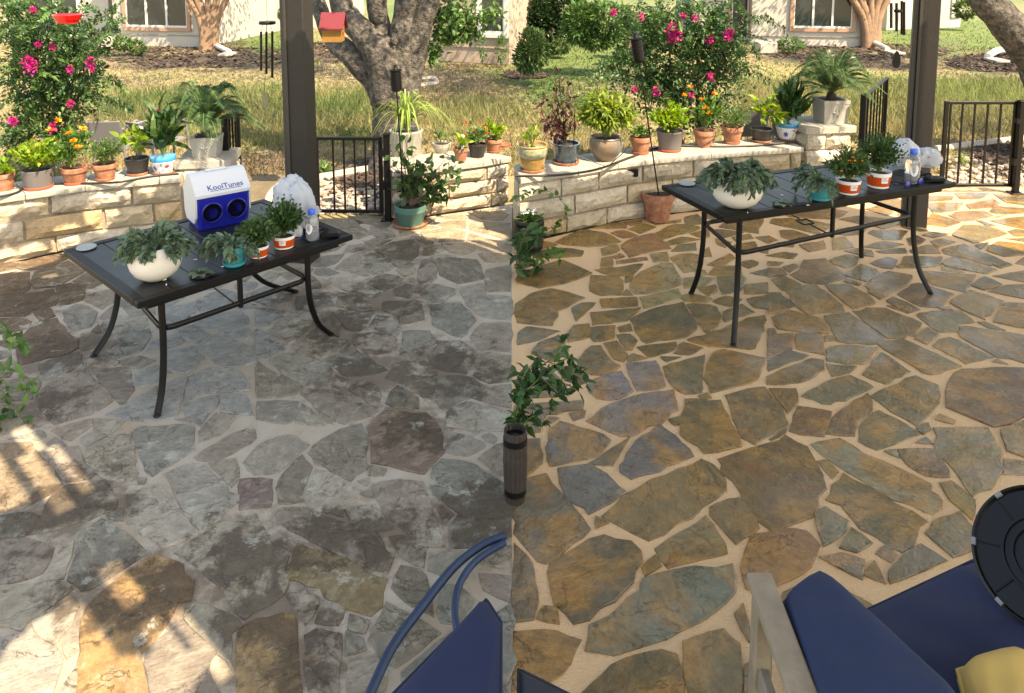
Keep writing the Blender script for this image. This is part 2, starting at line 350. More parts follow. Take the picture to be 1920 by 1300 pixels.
class FOL:
    def __init__(s): s.V = []; s.F = []; s.n = 0
    def add(s, pos, d, L, W, shape='ovate', up=None, upj=.5):
        pos = np.atleast_2d(np.array(pos, float)); d = np.atleast_2d(np.array(d, float)); N = len(pos)
        if len(d) != N: d = np.repeat(d, N, 0)
        d = d/(np.linalg.norm(d, axis=1, keepdims=True)+1e-9)
        u = (np.array([[0, 0, 1.]]) if up is None else np.atleast_2d(np.array(up, float)))+rng.normal(0, upj, (N, 3))
        sd = np.cross(d, u); sd /= np.linalg.norm(sd, axis=1, keepdims=True)+1e-9; nr = np.cross(sd, d)
        L = np.broadcast_to(np.asarray(L, float), (N,)); W = np.broadcast_to(np.asarray(W, float), (N,))
        T, Fc = LT[shape]; T = np.array(T)
        V = pos[:, None, :]+sd[:, None, :]*(T[None, :, 0:1]*W[:, None, None])+d[:, None, :]*(T[None, :, 1:2]*L[:, None, None])+nr[:, None, :]*(T[None, :, 2:3]*L[:, None, None])
        s.V.append(V.reshape(-1, 3)); k = len(T)
        for i in range(N):
            b = s.n+i*k; s.F += [tuple(q+b for q in f) for f in Fc]
        s.n += N*k; return s
    def build(s, name, m, parent=None, kind='stuff', base=(0, 0, 0)):
        V = np.concatenate(s.V); off = Vector(base); p = parent
        while p is not None: off += p.location; p = p.parent
        V = V-np.array(off)[None]; me = bpy.data.meshes.new(name); me.from_pydata(V.tolist(), [], s.F); me.update()
        o = link(name, me, m, parent, False, kind)
        if parent is None: o.location = Vector(base)
        return o
def rdir(N, up=0., spread=1.):
    d = rng.normal(0, 1, (N, 3))*spread; d /= np.linalg.norm(d, axis=1, keepdims=True); d[:, 2] += up; return d/np.linalg.norm(d, axis=1, keepdims=True)
def bez(a, b, c, n=8):
    a, b, c = Vector(a), Vector(b), Vector(c); return [a*(1-t)**2+b*2*t*(1-t)+c*t*t for t in [i/(n-1) for i in range(n)]]
def smoothpath(pts, n=6):
    pts = [Vector(p) for p in pts]; out = []
    for i in range(len(pts)-1):
        p0 = pts[max(i-1, 0)]; p1 = pts[i]; p2 = pts[i+1]; p3 = pts[min(i+2, len(pts)-1)]
        for k in range(n):
            t = k/n; out.append(.5*((2*p1)+(p2-p0)*t+(2*p0-5*p1+4*p2-p3)*t*t+(3*p1-p0-3*p2+p3)*t**3))
    out.append(pts[-1]); return out
def text_mesh(s, size, extrude=.001):
    cu = bpy.data.curves.new('lettering', 'FONT'); cu.body = s; cu.size = size; cu.extrude = extrude; cu.align_x = 'CENTER'; cu.align_y = 'CENTER'; cu.resolution_u = 3
    o = bpy.data.objects.new('tmp', cu); C.objects.link(o); dg = bpy.context.evaluated_depsgraph_get(); me = bpy.data.meshes.new_from_object(o.evaluated_get(dg))
    bpy.data.objects.remove(o); return me
def lettering(s, size, c, u, v, m, parent, name='lettering', extrude=.001, bold=0.):
    me = text_mesh(s, size, extrude); c, u, v = Vector(c), Vector(u).normalized(), Vector(v).normalized(); w = u.cross(v)
    mb = MB(); mb.add([c+u*p.co.x+v*p.co.y+w*p.co.z for p in me.vertices], [tuple(f.vertices) for f in me.polygons])
    return mb.build(name, m, parent)

# ================================================================ THE SETTING
def flat(name, pts, z, m, kind='structure', sub=None):
    me = bpy.data.meshes.new(name); me.from_pydata([(p[0], p[1], z) for p in pts], [], [tuple(range(len(pts)))]); me.update()
    return link(name, me, m, None, False, kind)
# --- lawn: one sheet to beyond the horizon; dry straw, watered green and bark mulch areas
GREEN = np.array([.052, .105, .02]); STRAW = np.array([.225, .18, .095]); PALE = np.array([.155, .17, .06]); MULCH = np.array([.032, .022, .018]); BROWN = np.array([.095, .07, .048])  # the last tone is a dull brown for the 'd' areas
def proj(P):
    P = np.asarray(P, float); x, y, z = P[..., 0], P[..., 1], P[..., 2]-HC
    zc = np.maximum(y*math.cos(TH)-z*math.sin(TH), .05); yc = -(y*math.sin(TH)+z*math.cos(TH))
    return 960+FPX*x/zc, CY+FPX*yc/zc
def ell(px, py, cx, cy, rx, ry, soft=.35):
    d = np.sqrt(((px-cx)/rx)**2+((py-cy)/ry)**2); return np.clip((1+soft-d)/(2*soft), 0, 1)
def nz2(x, y, s, seed=0.): return np.array([mnoise.fractal(Vector((a*s+seed, b*s, seed)), 1., 2., 3) for a, b in zip(x.ravel(), y.ravel())]).reshape(x.shape)
# named areas of the garden, surveyed once; world-space from here on
AREAS = [('m', 380, 108, 190, 20), ('m', 640, 95, 110, 16), ('g', 480, 68, 120, 20), ('g', 520, 92, 60, 10), ('p', 430, 215, 240, 45), ('p', 640, 190, 90, 40), ('d', 480, 300, 90, 60), ('p', 880, 215, 90, 30), ('d', 860, 140, 140, 22),
         ('d', 520, 330, 90, 70), ('m', 680, 345, 70, 45), ('g', 1080, 110, 150, 70), ('g', 1060, 160, 90, 26), ('g', 1830, 75, 130, 26), ('g', 300, 195, 120, 26), ('g', 640, 215, 110, 26), ('g', 1820, 165, 120, 26), ('p', 1500, 150, 200, 30), ('g', 1690, 70, 70, 22), ('m', 1600, 98, 190, 16), ('m', 1880, 118, 110, 18), ('d', 1180, 150, 70, 22),
         ('p', 1820, 190, 180, 40), ('p', 1640, 190, 120, 40), ('d', 1860, 270, 90, 30), ('p', 1020, 205, 120, 25), ('m', 985, 142, 42, 7), ('m', 1870, 290, 46, 22), ('g', 1640, 40, 900, 16), ('g', 520, 30, 600, 12)]
def ground_color(x, y):
    x = np.asarray(x, float); y = np.asarray(y, float)
    n1 = nz2(x, y, .55, 3.); n2 = nz2(x, y, 2.2, 9.)
    px, py = proj(np.stack([x, y, 0*x], -1)); px = px+n1*60+n2*20; py = py+(n1*60+n2*22)*np.clip((py+100)/350, .1, 1)
    col = STRAW[None]*(1+.22*n1[..., None]+.25*n2[..., None]); 
    col = col*(1-.35*np.clip(n1*1.5+.2, 0, 1)[..., None])+GREEN[None]*(.35*np.clip(n1*1.5+.2, 0, 1))[..., None]
    far = np.clip((y-30)/10, 0, 1)[..., None]; col = col*(1-far)+GREEN*far
    T = {'m': MULCH, 'g': GREEN, 'p': PALE, 'd': BROWN}
    for k, cx, cy, rx, ry in AREAS:
        a = ell(px, py, cx, cy, rx, ry)*(.85 if k in 'mg' else .55); col = col*(1-a[..., None])+T[k]*(1+.2*n2[..., None])*a[..., None]
    return np.clip(col, .02, .8)
def mulch_mask(x, y):
    px, py = proj(np.stack([x, y, 0*x], -1)); m = np.zeros_like(x)
    for k, cx, cy, rx, ry in AREAS:
        if k == 'm': m = np.maximum(m, ell(px, py, cx, cy, rx, ry, .25))
    return m
gx = np.concatenate([np.linspace(-90, -14, 10), np.linspace(-12, 14, 150), np.linspace(16, 90, 10)])
gy = np.concatenate([np.linspace(-40, 5, 8), np.linspace(5.4, 26, 120), np.linspace(27, 160, 26)])
XX, YY = np.meshgrid(gx, gy); cc = ground_color(XX, YY)
me = bpy.data.meshes.new('lawn'); nx, ny = len(gx), len(gy)
ZZ = -.03+0*XX
me.from_pydata(np.stack([XX.ravel(), YY.ravel(), ZZ.ravel()], -1).tolist(), [], [(j*nx+i, j*nx+i+1, (j+1)*nx+i+1, (j+1)*nx+i) for j in range(ny-1) for i in range(nx-1)])
ca = me.color_attributes.new('Col', 'FLOAT_COLOR', 'POINT'); ca.data.foreach_set('color', np.concatenate([cc.reshape(-1, 3), np.ones((nx*ny, 1))], 1).ravel())
lawn = link('lawn', me, M_LAWN, None, False, 'structure')
# --- patio slabs (mortar bed) and the flagstones
FARL = [G(-140, 522), G(14, 497), G(117, 474), G(330, 449), G(455, 432), G(560, 424), G(722, 418), G(880, 396), G(953, 384)]; FARL.append(Vector((0, FARL[-1].y+.04, 0)))
FARR = [G(1067, 437), G(1172, 414), G(1282, 399), G(1503, 378), G(1600, 366), G(1765, 352), G(1907, 352), G(2060, 352)]; FARR.insert(0, Vector((0, 6.45, 0)))
def slab(name, pts, m):
    mb = MB(); n = len(pts); V = [(p[0], p[1], 0) for p in pts]+[(p[0], p[1], -.12) for p in pts]
    mb.add(V, [tuple(range(n-1, -1, -1))]+[(i, (i+1) % n, n+(i+1) % n, n+i) for i in range(n)])
    o = mb.build(name, m, kind='structure', recenter=False)
    bm = bmesh.new(); bm.from_mesh(o.data); bmesh.ops.recalc_face_normals(bm, faces=bm.faces); bm.to_mesh(o.data); bm.free(); return o
slabL = slab('patio_floor', [(0, 1.2)]+[tuple(p)[:2] for p in FARL[::-1]]+[(-7, FARL[0].y-.4), (-7, 1.2)], M_MORT_D)
slabR = slab('patio_floor', [(0, 1.2), (7, 1.2), (7, FARR[-1].y)]+[tuple(p)[:2] for p in FARR[::-1]], M_MORT_C)
